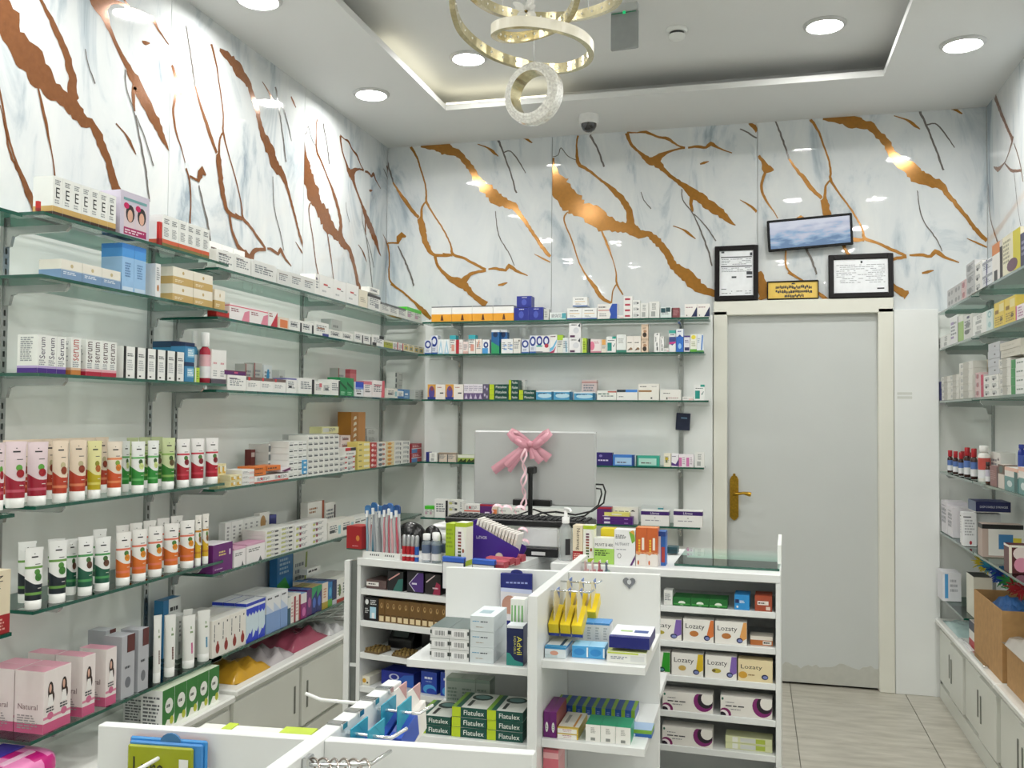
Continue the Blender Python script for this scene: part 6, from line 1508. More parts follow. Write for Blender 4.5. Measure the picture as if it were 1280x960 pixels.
row('U2S4', 'yellowst', 4.512, 4.674, 0.1444, m=5, d=.08, desc='yellow carton in a stack of five')
row('U2S4', 'redst', 4.677, 4.765, 0.1356, m=5, d=.08, desc='red carton in a stack of five')
row('U2S4', 'greyish', 4.927, 5.087, 0.2079, m=5, d=.06, off=.13, desc='pale grey carton in the rear stack')
row('U2S4', 'photost', 4.776, 4.899, 0.1350, m=5, d=.08, desc='white carton with round photos in a stack')
row('U2S4', 'orangest', 4.907, 5.023, 0.1337, m=6, d=.08, desc='tan carton with orange dots in a stack')
row('U2S4', 'whitest', 5.027, 5.271, 0.1333, n=2, m=5, d=.08, desc='plain off white carton in a stack')
row('U2S4', 'redblue', 5.303, 5.478, 0.1109, m=2, d=.07, desc='maroon and blue carton at the corner end')
row('U2S5', 'purplecard', 3.177, 3.318, 0.1082, d=.09, desc='bright purple carton with gold lettering')
row('U2S5', 'pinkw', 3.327, 3.415, 0.0757, d=.08, desc='small pink topped carton beside the purple one')
row('U2S5', 'pinkw', 3.422, 3.571, 0.0791, d=.08, desc='wide pink topped carton')
row('U2S5', 'slim', 3.490, 3.774, 0.1540, n=6, d=.03, off=.14, desc='slim white carton standing in the rear row')
row('U2S5', 'orangesm', 3.621, 3.662, 0.0966, d=.03, off=.10, desc='small orange carton before the slim ones')
row('U2S5', 'paddle', 3.786, 3.872, 0.1662, d=.03, off=.15, desc='white carton with tan disc in the rear')
row('U2S5', 'navysl', 3.878, 3.938, 0.1457, d=.03, off=.15, desc='navy slim carton in the rear')
row('U2S5', 'stackfl', 3.573, 3.826, 0.1158, n=2, m=6, d=.11, desc='flat cream stacked carton')
row('U2S5', 'stackfl2', 3.829, 4.163, 0.1076, n=2, m=4, d=.11, desc='flat white carton with maroon mark')
row('U2S5', 'brownedge', 4.251, 4.437, 0.1687, d=.04, off=.15, desc='white carton with brown right edge in the rear')
row('U2S5', 'darkedge', 4.450, 4.573, 0.1485, d=.04, off=.15, desc='white carton with dark right edge in the rear')
row('U2S5', 'cream2', 4.173, 4.480, 0.0836, n=2, d=.08, desc='cream carton with aqua patch')
row('U2S5', 'stackdash', 4.480, 5.112, 0.0728, n=4, m=2, d=.08, desc='white carton with dashes near the corner')
row('U2S6', 'bluebook', 3.131, 3.245, 0.2194, d=.04, off=.18, desc='blue spined white carton at the rear')
row('U2S6', 'slim', 3.138, 3.202, 0.1643, n=2, d=.06, off=.12, desc='white carton behind the white tubes')
row('U2S6', 'slim', 3.315, 3.456, 0.1309, n=2, d=.05, off=.18, desc='white carton in the low rear rows')
row('U2S6', 'pomeg', 3.185, 3.428, 0.1429, n=4, k=3, d=.05, desc='white carton with dark red fruit')
row('U2S6', 'bluewave', 3.431, 3.582, 0.1609, n=3, k=3, d=.05, desc='white carton with deep blue scalloped ends')
row('U2S6', 'halfblue', 3.591, 3.780, 0.1627, n=3, k=3, d=.05, desc='white carton with pale blue lower half')
row('U2S6', 'darkteal', 3.780, 3.807, 0.1217, k=2, d=.05, desc='narrow dark teal carton')
row('U2S6', 'redwhite', 3.809, 3.903, 0.1211, n=2, k=2, d=.05, desc='white carton with dark red right edge')
row('U2S6', 'magenta', 3.905, 3.960, 0.1142, k=2, d=.05, desc='magenta carton with white top')
row('U2S6', 'violet', 3.962, 4.012, 0.1215, k=2, d=.05, desc='violet carton with pink oval')
row('U2S6', 'navybl', 4.014, 4.118, 0.1232, n=2, k=2, d=.05, desc='navy carton with green corner')
row('U2S6', 'peachgr', 4.122, 4.181, 0.1248, k=3, d=.05, desc='peach carton with olive foot')
row('U2S6', 'bluegreen', 4.184, 4.229, 0.1167, k=3, d=.05, desc='blue carton with green foot')
row('U2S6', 'navy', 4.232, 4.279, 0.1174, k=3, d=.05, desc='near black navy carton')
row('U2S6', 'wblackgr', 4.283, 4.531, 0.1156, n=4, k=3, d=.05, desc='white carton with green leaf')
row('U2S6', 'tallbg', 4.025, 4.186, 0.2720, d=.04, off=.19, desc='tall blue and green carton at the rear')
row('U2S6', 'whiteleaf', 4.186, 4.342, 0.2529, d=.04, off=.19, desc='tall grey white carton with green stripe')
row('U2S6', 'barlabel', 4.157, 4.291, 0.0296, d=.04, off=.1, zb=0.1519, desc='flat cream carton with bold black lettering')
row('BS1', 'orangew', -1.878, -1.366, 0.0922, n=4, d=.1, desc='white carton with orange lower half')
row('BS1', 'navyB', -1.366, -1.189, 0.0762, n=2, d=.08, desc='deep blue carton in the lower pair')
row('BS1', 'navyB', -1.350, -1.260, 0.0662, d=.08, zb=0.0773, desc='deep blue carton on top of two others')
row('BS1', 'greyish', -1.186, -1.156, 0.0666, d=.06, desc='narrow pale grey carton beside the blue ones')
row('BS1', 'tealw', -1.152, -1.054, 0.0433, d=.08, desc='low white carton with teal end')
row('BS1', 'cardW', -1.048, -0.875, 0.0659, n=2, d=.07, desc='white carton with blue base line')
row('BS1', 'cardW', -1.016, -0.930, 0.0565, d=.07, zb=0.0739, desc='white blue based carton on top of two others')
row('BS1', 'bluecurve', -0.872, -0.757, 0.0866, d=.07, desc='white carton with blue curved side')
row('BS1', 'whiteflat', -0.764, -0.722, 0.0199, d=.06, desc='low white carton beside the blue curve')
row('BS1', 'redbars', -0.721, -0.671, 0.1276, m=4, d=.06, desc='white carton with red bar in a stack of four')
row('BS1', 'dotbox', -0.670, -0.627, 0.1036, m=3, d=.06, desc='white carton with dark dot in a stack')
row('BS1', 'slim', -0.626, -0.579, 0.0869, d=.06, desc='upright white carton beside the stacks')
row('BS1', 'slim', -0.577, -0.518, 0.0943, d=.06, desc='broader upright white carton')
row('BS1', 'tealphoto', -0.513, -0.451, 0.0618, d=.06, desc='pale teal carton with dark photos')
row('BS1', 'redside', -0.449, -0.406, 0.0562, d=.06, desc='dull red carton')
row('BS1', 'navytri', -0.379, -0.240, 0.0758, n=2, d=.06, desc='white carton with navy triangle')
row('BS2', 'circ', -1.919, -1.876, 0.0863, d=.05, desc='carton with blue ring at the corner end')
row('BS2', 'circ', -1.886, -1.843, 0.1154, d=.05, off=.02, desc='taller carton with blue ring near the corner')
row('BS2', 'droptri', -1.835, -1.761, 0.0890, n=2, d=.05, desc='white carton with pale blue drop')
row('BS2', 'tealcap', -1.760, -1.722, 0.1120, d=.05, desc='carton with teal cap near the corner')
row('BS2', 'redspine', -1.720, -1.678, 0.0861, d=.05, desc='white carton with red spine')
row('BS2', 'pinkc', -1.676, -1.645, 0.0736, d=.05, desc='pale pink carton')
row('BS2', 'tealcap', -1.643, -1.600, 0.1126, d=.05, desc='broader carton with teal cap')
row('BS2', 'orangep', -1.597, -1.559, 0.0875, d=.05, desc='white carton with orange stroke')
row('BS2', 'bluep', -1.557, -1.513, 0.0841, d=.05, desc='white carton with blue disc and foot')
row('BS2', 'bluegr2', -1.502, -1.453, 0.1418, d=.05, desc='tall blue carton with green foot')
row('BS2', 'bluegr2', -1.459, -1.414, 0.1438, d=.05, off=.03, desc='tall blue green footed carton set back')
row('BS2', 'bluedash', -1.441, -1.371, 0.0856, n=2, d=.03, desc='white carton with blue dashes')
row('BS2', 'cream3', -1.368, -1.324, 0.0883, d=.05, desc='plain cream carton')
row('BS2', 'circ', -1.318, -1.274, 0.0811, d=.05, desc='carton with blue ring beside the plain cream one')
row('BS2', 'circ', -1.270, -1.231, 0.1039, d=.05, desc='taller carton with blue ring in the middle')
row('BS2', 'circT', -1.231, -1.191, 0.1034, d=.05, desc='blue ringed carton with teal stripe')
row('BS2', 'circR', -1.191, -1.150, 0.1028, d=.05, desc='blue ringed carton with red fruit')
row('BS2', 'swoosh', -1.149, -1.106, 0.1074, d=.05, desc='white carton with blue and red swoosh')
row('BS2', 'limetop', -1.105, -1.072, 0.1053, d=.05, desc='pale carton with lime green top')
row('BS2', 'penw', -1.072, -1.038, 0.0882, d=.05, desc='white carton with blue pen')
row('BS2', 'nosepk', -1.036, -0.967, 0.1731, m=2, d=.05, desc='white carton with plum corner in a stack')
row('BS2', 'lime', -0.964, -0.933, 0.0853, d=.05, desc='lime green carton with white edge')
row('BS2', 'blackth', -0.923, -0.911, 0.0812, d=.05, desc='thin black carton')
row('BS2', 'pinkcirc', -0.910, -0.848, 0.0789, d=.05, desc='pale carton with pink disc')
row('BS2', 'orangew2', -0.847, -0.820, 0.0752, d=.05, desc='small cream carton with orange top')
row('BS2', 'tealsq', -0.818, -0.763, 0.0921, d=.05, desc='white carton with teal square')
row('BS2', 'tealfoot', -0.761, -0.705, 0.1027, d=.05, desc='white carton with teal foot')
row('BS2', 'leafw', -0.703, -0.622, 0.0934, n=2, d=.05, desc='cream carton with dark feather')
row('BS2', 'leaftall', -0.620, -0.582, 0.1590, m=2, d=.05, desc='tan carton with dark leaf in a stack')
row('BS2', 'slimtext', -0.548, -0.516, 0.1083, d=.05, desc='tall slim white carton with upright print')
row('BS2', 'slimtext', -0.514, -0.493, 0.0881, d=.05, desc='short slim white carton with upright print')
row('BS2', 'whiteflat', -0.492, -0.465, 0.0229, d=.05, desc='tiny flat white carton')
row('BS2', 'tealpink', -0.464, -0.427, 0.1226, d=.05, desc='white carton with teal and pink wave')
row('BS2', 'blueB', -0.425, -0.384, 0.1305, d=.05, desc='bright blue carton with white top')
row('BS2', 'purplec', -0.381, -0.349, 0.0919, d=.05, desc='pale carton with purple top and foot')
row('BS2', 'yelgreen', -0.347, -0.311, 0.1005, d=.05, desc='white carton with yellow disc and green foot')
row('BS2', 'bluecv', -0.310, -0.274, 0.0979, d=.05, desc='white carton with blue stroke and green foot')
row('BS3', 'manbox', -1.897, -1.672, 0.0903, n=2, d=.06, desc='white carton with printed man on orange')
row('BS3', 'purplegrid', -1.669, -1.553, 0.0917, n=4, d=.06, desc='white carton with mauve lower half')
row('BS3', 'purpledot', -1.551, -1.515, 0.0917, m=2, d=.06, desc='mauve dotted carton')
row('BS3', 'flat', -1.512, -1.396, 0.0902, m=3, d=.08, desc='dark green carton with lime end in a stack')
row('BS3', 'flat', -1.394, -1.335, 0.1158, m=4, d=.08, desc='dark green carton in the tallest stack')
row('BS3', 'flat', -1.332, -1.233, 0.0572, m=2, d=.08, desc='dark green carton in the lowest stack')
row('BS3', 'slim', -1.355, -1.317, 0.1191, d=.05, off=.09, desc='white carton behind the green stacks')
row('BS3', 'bluesea', -1.230, -1.019, 0.0537, n=2, d=.06, desc='sky blue carton with white glow')
row('BS3', 'bluesea', -1.005, -0.881, 0.0454, d=.06, desc='sky blue carton with teal end')
row('BS3', 'pinkgrey', -0.975, -0.887, 0.1182, d=.06, off=.08, desc='pinkish grey carton in the rear')
row('BS3', 'greentext', -0.871, -0.759, 0.0542, d=.06, desc='white carton with dark green lettering')
row('BS3', 'wblue', -0.758, -0.638, 0.0615, d=.06, desc='white carton with black and blue top bar')
row('BS3', 'brownline', -0.636, -0.519, 0.0935, d=.06, desc='white carton with brown bar')
row('BS3', 'whitest2', -0.513, -0.398, 0.0604, d=.06, desc='plain white carton with small black mark')
row('BS3', 'whiteflat', -0.390, -0.330, 0.0214, d=.06, desc='flat white carton beside the teal square')
row('BS3', 'tealsq', -0.326, -0.267, 0.0885, d=.05, desc='white carton with teal square')
row('BS4', 'navysl', -1.902, -1.882, 0.0574, d=.05, desc='narrow navy carton at the corner end')
row('BS4', 'slim', -1.881, -1.832, 0.0536, d=.05, desc='white carton beside the navy one')
row('BS4', 'mixpk', -1.825, -1.715, 0.0557, n=2, d=.05, desc='tan carton with dark edge')
row('BS4', 'greenblk', -1.702, -1.600, 0.0444, n=2, d=.05, desc='pale carton with dark green foliage')
row('BS4', 'slim', -1.583, -0.895, 0.0425, n=5, d=.05, desc='white carton hidden behind the monitor')
row('BS4', 'darkpur', -0.877, -0.781, 0.0728, d=.06, desc='dark indigo carton')
row('BS4', 'bluefade', -0.779, -0.659, 0.0627, d=.06, desc='blue carton with pale centre')
row('BS4', 'tealfade', -0.648, -0.516, 0.0602, d=.06, desc='teal carton with pale centre')
row('BS4', 'yelsm', -0.491, -0.452, 0.0750, d=.05, desc='small cream carton with yellow oval')
row('BS4', 'purpsw', -0.449, -0.410, 0.0738, d=.05, desc='white carton with purple swoosh')
row('BS4', 'pinkst', -0.408, -0.327, 0.0716, n=2, d=.05, desc='white carton with pink bar')
row('BS4', 'slim', -0.319, -0.268, 0.0839, d=.05, desc='plain white carton at the door end')
row('BS5', 'blkside', -1.845, -1.762, 0.1093, d=.05, desc='white carton with dark edge near the corner')
row('BS5', 'stackfl', -1.760, -1.697, 0.1088, m=3, d=.06, desc='flat cream carton in a low stack')
row('BS5', 'slim', -1.696, -1.662, 0.1077, d=.05, desc='narrow white carton in the middle')
row('BS5', 'whitelong', -1.660, -1.563, 0.0861, m=2, d=.06, desc='white red based carton in a pair')
row('BS5', 'redtop', -1.563, -1.488, 0.0892, d=.05, desc='dark purple carton beside the orange one')
row('BS5', 'orangebox', -1.488, -1.456, 0.0763, d=.05, desc='small orange carton by the monitor cable')
row('BS5', 'stackdash', -1.452, -1.035, 0.0723, n=5, d=.06, desc='white carton with dashes below the monitor')
row('BS5', 'greentop', -1.907, -1.848, 0.0678, n=2, d=.05, desc='small carton with bright green top')
row('BS5', 'redtop', -0.869, -0.785, 0.0965, d=.06, desc='purple carton with red top')
row('BS5', 'bigwhite', -0.791, -0.639, 0.0944, d=.05, off=.05, desc='large white carton behind the purple packs')
row('BS5', 'tealw', -0.631, -0.503, 0.1001, d=.04, off=.12, desc='white carton with teal end behind')
row('BS5', 'libr', -0.619, -0.461, 0.0861, d=.07, desc='white carton with purple header beside the purple packs')
row('BS5', 'libr', -0.438, -0.277, 0.0921, d=.07, desc='white carton with purple header at the door end')
row('BS5', 'purplepk', -0.836, -0.663, 0.0456, m=2, d=.06, off=-.005, desc='glossy purple pack lying in a pair')
row('BS5', 'yellowpk', -0.827, -0.683, 0.0228, d=.05, zb=0.0454, desc='pale yellow pack on the purple pair')
row('RS1', 'rpat', -5.265, -4.924, 0.0948, n=2, m=2, d=.06, desc='patterned grey carton')
row('RS1', 'rpink', -4.920, -4.815, 0.0947, m=2, d=.06, desc='dull pink patterned carton')
row('RS1', 'rgrey', -4.812, -4.630, 0.1582, m=3, d=.06, desc='grey patterned carton in a stack')
row('RS1', 'rdot', -4.627, -4.491, 0.1319, m=3, d=.06, desc='white carton with grey dot')
row('RS1', 'rnavyl', -4.485, -4.316, 0.1192, m=2, d=.06, desc='white carton with navy bar')
row('RS1', 'rorange', -4.307, -4.182, 0.1607, d=.06, desc='tall white carton with orange top')
row('RS1', 'rdark', -4.180, -4.137, 0.1571, d=.06, desc='narrow near black carton')
row('RS1', 'ryelbox', -4.132, -3.876, 0.1607, d=.06, desc='cream and yellow carton with plum photo')
row('RS1', 'rnavy', -3.873, -3.715, 0.1284, d=.06, desc='dull navy carton')
row('RS2', 'slim', -5.576, -5.206, 0.0628, n=2, d=.05, desc='small white carton by the door wall')
row('RS2', 'rlist', -5.188, -5.006, 0.1412, d=.06, desc='tall white carton with lilac print')
row('RS2', 'rgreen', -5.004, -4.879, 0.1282, d=.06, desc='narrow green carton')
row('RS2', 'rpat2', -4.868, -4.690, 0.1130, d=.06, desc='tall white patterned carton')
row('RS2', 'slim', -4.680, -4.413, 0.0936, m=2, d=.06, desc='broad white carton in a stack of two')
row('RS2', 'rblueo', -4.413, -4.306, 0.0924, d=.06, desc='pale aqua carton with two rings')
row('RS2', 'ryellow', -4.283, -3.957, 0.1067, n=2, d=.07, desc='yellow carton')
row('RS2', 'rpinkw', -3.951, -3.774, 0.0598, d=.06, desc='white carton with pink edge')
row('RS3', 'navysl', -5.524, -5.439, 0.1029, d=.05, desc='narrow navy carton by the door wall')
row('RS3', 'rbar', -5.432, -4.989, 0.1248, n=2, m=4, d=.06, desc='low stacked grey barred carton')
row('RS3', 'rbar', -4.983, -4.690, 0.1734, m=5, d=.06, desc='cream carton with grey bar in a high stack')
row('RS3', 'rbrown', -5.167, -4.854, 0.1869, m=2, d=.06, off=.1, desc='cream carton with tan half in the rear')
row('RS3', 'rpink', -4.643, -4.548, 0.1133, m=3, d=.06, desc='pink patterned carton in a stack')
row('RS3', 'rmag', -4.548, -4.473, 0.0997, m=2, d=.06, desc='bright crimson banded carton')
row('RS3', 'rdot', -4.469, -4.219, 0.0912, n=2, m=3, d=.06, desc='white carton with grey dot')
row('RS3', 'rgreyblk', -4.398, -4.197, 0.1344, m=4, d=.06, zb=0.0914, desc='grey carton with black dot on top of a stack')
row('RS3', 'rwood', -4.191, -3.887, 0.0620, m=2, d=.08, zb=0.1508, desc='beige grained carton')
row('RS3', 'rbar', -4.213, -4.031, 0.1480, m=4, d=.06, desc='cream carton with grey bar under the beige ones')
row('RS3', 'rgrn2', -4.024, -3.799, 0.1360, m=4, d=.06, desc='white carton with green end')
row('RS4', 'botRed', -5.2997, -5.2713, 0.1159, at=(0, 3), desc='small dark bottle with red cap')
row('RS4', 'botRed', -5.1616, -5.1340, 0.1159, at=(1, 3), desc='small dark bottle with red cap')
row('RS4', 'botRed', -5.0308, -5.0039, 0.1159, at=(2, 3), desc='small dark bottle with red cap')
row('RS4', 'botRed', -4.9082, -4.8756, 0.1433, at=(0, 2), desc='larger dark bottle with red cap')
row('RS4', 'botRed', -4.7628, -4.7313, 0.1433, at=(1, 2), desc='larger dark bottle with red cap')
row('RS4', 'botRed', -5.6743, -5.6401, 0.1045, off=.1, at=(0, 3), desc='rear row red capped bottle')
row('RS4', 'botRed', -5.5132, -5.4800, 0.1045, off=.1, at=(1, 3), desc='rear row red capped bottle')
row('RS4', 'botRed', -5.3614, -5.3292, 0.1045, off=.1, at=(2, 3), desc='rear row red capped bottle')
row('RS4', 'botWhite', -4.6273, -4.5727, 0.1614, desc='large white pill bottle')
row('RS4', 'botBrown', -4.4794, -4.4580, 0.0940, off=.002, desc='small brown bottle before the white one')
row('RS4', 'rbrownred', -4.378, -4.240, 0.0842, d=.05, desc='dull red brown carton')
row('RS4', 'bigwhite', -4.638, -4.456, 0.1345, d=.06, off=.06, desc='large white carton behind the brown one')
row('RS4', 'ramber', -4.240, -4.143, 0.0970, d=.05, desc='small carton with amber top')
row('RS4', 'rteal', -4.140, -3.940, 0.0926, d=.05, desc='white carton with teal lower half beside amber one')
row('RS4', 'rteal', -3.934, -3.767, 0.1024, d=.05, desc='white carton with teal lower half beyond its twin')
row('RS4', 'botBlue', -4.3579, -4.3284, 0.1757, off=.1, desc='blue jar in the rear')
row('RS5', 'rlavbox', -5.463, -5.300, 0.1679, d=.1, desc='pale carton by the door wall')
row('RS5', 'rlavbox', -5.294, -5.158, 0.1522, d=.14, desc='broad pale carton')
row('RS5', 'rpaper', -4.986, -4.892, 0.1521, d=.16, desc='white carton with black rule and red spot')
row('BN1', 'rpaper', 0.962, 1.020, 0.1595, d=.05, desc='white carton with black rule facing the aisle')
row('BN1', 'syringe', 1.016, 1.169, 0.0514, d=.16, zb=0.1613, desc='navy carton with white capitals lying on top')
row('BN2', 'rkit', 0.967, 1.134, 0.1435, d=.08, desc='open fronted kit carton with black top')
row('BN3', 'rmaroon', 0.969, 1.043, 0.1103, d=.08, desc='maroon carton with pink discs')
row('BN4', 'rwb', 0.946, 1.036, 0.1479, d=.14, desc='white carton with blue stripe')
row('BN5', 'rcream2', 1.010, 1.091, 0.1944, d=.16, desc='cream carton with black top')
row('RC1', 'tissue', 0.130, 0.158, 0.0482, d=.05, desc='small white carton')
row('RC1', 'gumgreen', 0.159, 0.333, 0.0284, n=3, d=.08, desc='green sweets pack')
row('RC1', 'gumblue', 0.354, 0.401, 0.0474, d=.08, desc='blue sweets pack')
row('RC1', 'gumred', 0.417, 0.470, 0.0492, d=.08, desc='brown red sweets pack')
row('RC2', 'lozP', 0.075, 0.188, 0.0668, d=.05, desc='soap carton with violet silk')
row('RC2', 'lozO', 0.192, 0.290, 0.0721, d=.05, desc='soap carton with deep orange silk')
row('RC2', 'lozO2', 0.293, 0.393, 0.0725, d=.05, desc='soap carton with pale orange silk')
row('RC2', 'brownflat', 0.402, 0.472, 0.0289, d=.06, off=.02, desc='flat orange brown carton')
row('RC3', 'lozG', 0.046, 0.151, 0.0704, d=.05, desc='soap carton with green silk')
row('RC3', 'lozY', 0.155, 0.257, 0.0717, d=.05, desc='soap carton with yellow silk')
row('RC3', 'lozP', 0.262, 0.362, 0.0725, d=.05, desc='soap carton with violet silk')
row('RC3', 'lozC', 0.365, 0.472, 0.0681, d=.05, desc='cream coloured soap carton')
row('RC4', 'test', 0.126, 0.288, 0.0598, d=.06, desc='white carton with purple crescent beside the gondola')
row('RC4', 'test', 0.310, 0.471, 0.0624, d=.06, desc='white carton with purple crescent at the counter end')
row('RC5', 'test', 0.125, 0.287, 0.0587, d=.06, desc='white carton with purple crescent')
row('RC5', 'wipe', 0.324, 0.471, 0.0411, m=2, d=.06, off=.02, desc='pale green wet wipe pack')
row('LC1', 'darklie', 0.030, 0.111, 0.0306, d=.09, off=.01, desc='dark lying carton with white label')
row('LC1', 'darkteal2', 0.115, 0.178, 0.0662, d=.07, off=.01, desc='black carton with teal shape')
row('LC1', 'darkpurp', 0.193, 0.257, 0.0715, d=.07, off=.01, desc='black carton with purple shape')
row('LC1', 'darkred', 0.263, 0.322, 0.0683, d=.07, off=.01, desc='black carton with crimson shape')
row('LC2', 'blackcarton', 0.024, 0.082, 0.0792, d=.05, off=.006, desc='black carton with ice blue picture')
row('LC2', 'goldcarton', 0.083, 0.349, 0.0776, n=11, d=.05, off=.006, desc='bronze carton with cream foot')
row('LC4', 'creamyel', 0.017, 0.049, 0.0305, d=.09, off=.01, desc='cream carton with yellow disc')
row('LC4', 'bluepack', 0.069, 0.200, 0.0482, d=.08, off=.05, desc='large royal blue pack')
row('LC4', 'bluesmall', 0.246, 0.306, 0.0728, d=.05, off=.02, desc='small royal blue carton')
row('LC4', 'bluesmall', 0.320, 0.375, 0.0781, d=.05, off=.02, desc='small royal blue carton half hidden by the gondola')
row('LCT', 'limeb', 0.345, 0.379, 0.1368, d=.05, desc='lime green carton')
row('LCT', 'fruitw', 0.381, 0.421, 0.1417, d=.05, desc='white and lime carton with upright lettering')
row('LCT', 'redgift', -0.042, 0.021, 0.0817, d=.07, off=-.01, zb=0.0258, desc='dark red gift carton')
row('RCT', 'nutra', -0.182, -0.147, 0.1244, d=.05, off=.03, desc='cream carton with dark red foot')
row('RCT', 'fruitw', -0.146, -0.109, 0.1259, d=.04, off=.03, desc='white and lime carton with upright lettering')
row('RCT', 'multib', -0.107, -0.038, 0.0868, d=.05, off=.02, desc='white carton with pale green lower half')
row('RCT', 'yelback', -0.098, -0.051, 0.1101, d=.05, off=.09, desc='bright yellow carton at the rear')
row('RCT', 'nutravit', -0.038, 0.033, 0.1178, d=.05, off=.02, desc='large white carton with green and purple ribbons')
row('RCT', 'orangev', 0.034, 0.106, 0.1271, n=2, d=.05, off=.02, desc='tall orange carton with white foot')
row('RCT', 'bluered', 0.104, 0.129, 0.1134, d=.05, off=.05, desc='tall blue and red carton')
row('RCT', 'greenblack', 0.100, 0.139, 0.0236, d=.05, off=.3, zb=0.0053, desc='dark green small pack lying on the glass')
row('GUL', 'greysleeve', -0.829, -0.721, 0.0848, n=2, m=3, d=.13, desc='grey sleeved white carton in a stack')
row('GUL', 'whitepod', -0.719, -0.654, 0.1210, m=3, d=.13, desc='pale blue grey carton in a stack of three')
row('GUL', 'advil', -0.620, -0.575, 0.1023, d=.045, desc='navy carton with yellow upright lettering')
row('GUL', 'greenlab', -0.626, -0.588, 0.1579, n=2, d=.04, off=.06, desc='white carton with green label blocks')
row('GUR', 'bluetop', -0.524, -0.373, 0.0695, n=7, d=.06, off=.13, desc='white carton with sky blue top')
row('GUR', 'whitegr', -0.362, -0.261, 0.0290, d=.13, off=.01, desc='flat white carton with lime edge')
row('GUR', 'navyflat', -0.357, -0.254, 0.0285, d=.14, off=.012, zb=0.0368, desc='flat navy carton on a white one')
row('GUR', 'bluewht', -0.522, -0.467, 0.0292, d=.09, off=.01, desc='flat blue and white carton')
row('GUR', 'bluelow', -0.455, -0.370, 0.0309, n=2, d=.06, off=.03, desc='low aqua blue carton')
row('GLL', 'flat', -0.862, -0.769, 0.0482, m=2, d=.13, desc='dark green carton with lime end in the low stack')
row('GLL', 'flat', -0.767, -0.575, 0.0770, n=2, m=3, d=.13, desc='dark green lime ended carton')
row('GLL', 'greygreen', -0.843, -0.714, 0.0984, n=3, d=.05, off=.18, desc='grey green carton in the rear row')
row('GLR', 'purplebig', -0.522, -0.488, 0.0651, n=2, d=.13, desc='large plum purple carton')
row('GLR', 'bgstand', -0.545, -0.307, 0.0388, n=9, d=.09, off=.15, desc='blue and green carton in the rear row')
row('GLR', 'yelwht', -0.486, -0.432, 0.0281, m=2, d=.13, desc='cream and yellow carton in a stack of two')
row('GLR', 'greencap', -0.413, -0.299, 0.0431, n=3, d=.08, desc='white carton with dark green top')
row('GLR', 'bluegrlie', -0.307, -0.254, 0.0200, d=.06, off=.07, zb=-0.0017, desc='small blue and green carton lying flat')
row('GXR', 'pinklow', -0.522, -0.482, 0.2261, m=3, d=.08, desc='pink carton')

# ================================================================ single things
def soft(mb, x0, y0, z0, x1, y1, z1, m, nx=14, ny=10, seed=1, bump=0.12, power=0.35, matf=None):
    """a plump bag: flat below, swollen and creased above"""
    r = random.Random(seed)
    ph = [(r.uniform(2, 7), r.uniform(2, 7), r.uniform(0, 6)) for _ in range(4)]
    rows = []
    for i in range(nx + 1):
        u = i / nx; row_ = []
        for j in range(ny + 1):
            v = j / ny
            e = max(0.0, (4 * u * (1 - u)) * (4 * v * (1 - v))) ** power
            w = sum(sin(a * u * 3 + b * v * 3 + c) for a, b, c in ph) / 4
            row_.append((x0 + (x1 - x0) * u, y0 + (y1 - y0) * v, z0 + (z1 - z0) * e * (1 - bump + bump * w)))
        rows.append(row_)
    mb.grid(rows, m, matf=matf)
    rb = [[(p[0], p[1], z0) for p in q] for q in rows]
    mb.grid([list(reversed(q)) for q in rb], m)
    return mb

# monitor seen from behind, with pole, bar and bow
t = thing('desktop_monitor', 'silver grey desktop monitor seen from behind with black pole', 'monitor', (-0.797, 3.40, 1.0005), radians(-1.2))
MB().box(-0.233, -0.012, 0.160, 0.233, 0.022, 0.436, mat('bdbfbf', 0.35, 0.25, vary=0.02, scale=3)).build('back_shell', t, 0.005)
MB().box(-0.231, 0.022, 0.162, 0.231, 0.027, 0.434, BLACK).build('screen', t)
MB().pipe([(0.0, -0.055, 0.0), (0.0, -0.055, 0.285)], 0.0085, BLACK, 12).build('pole', t)
MB().box(-0.012, -0.062, 0.28, 0.014, -0.012, 0.305, BLACK).build('pole_joint', t, 0.003)
MB().box(-0.072, -0.04, 0.160, 0.072, -0.012, 0.183, BLACK).build('cable_bar', t, 0.002)
MB().lathe([(0.05, 0), (0.05, 0.008), (0.02, 0.014)], BLACK, 24, c=(0, -0.03, 0)).build('foot', t)
tag(MB().pipe([(-0.562, 3.39, 1.245), (-0.535, 3.385, 1.245), (-0.525, 3.38, 1.22), (-0.53, 3.37, 1.18), (-0.57, 3.36, 1.15), (-0.63, 3.35, 1.135), (-0.70, 3.34, 1.145), (-0.75, 3.335, 1.14), (-0.80, 3.33, 1.12), (-0.86, 3.34, 1.105)], 0.0035, BLACK, 6).build('power_cable'), 'black cable looping from the side of the monitor', 'cable', 'black monitor cables')
tag(MB().pipe([(-0.562, 3.392, 1.230), (-0.545, 3.394, 1.228), (-0.541, 3.392, 1.21), (-0.552, 3.384, 1.17), (-0.60, 3.374, 1.13), (-0.66, 3.370, 1.118), (-0.72, 3.368, 1.125), (-0.79, 3.368, 1.148), (-0.85, 3.362, 1.125), (-0.93, 3.352, 1.115)], 0.003, BLACK, 6).build('signal_cable'), 'thin black cable hanging below the monitor bar', 'cable', 'black monitor cables')

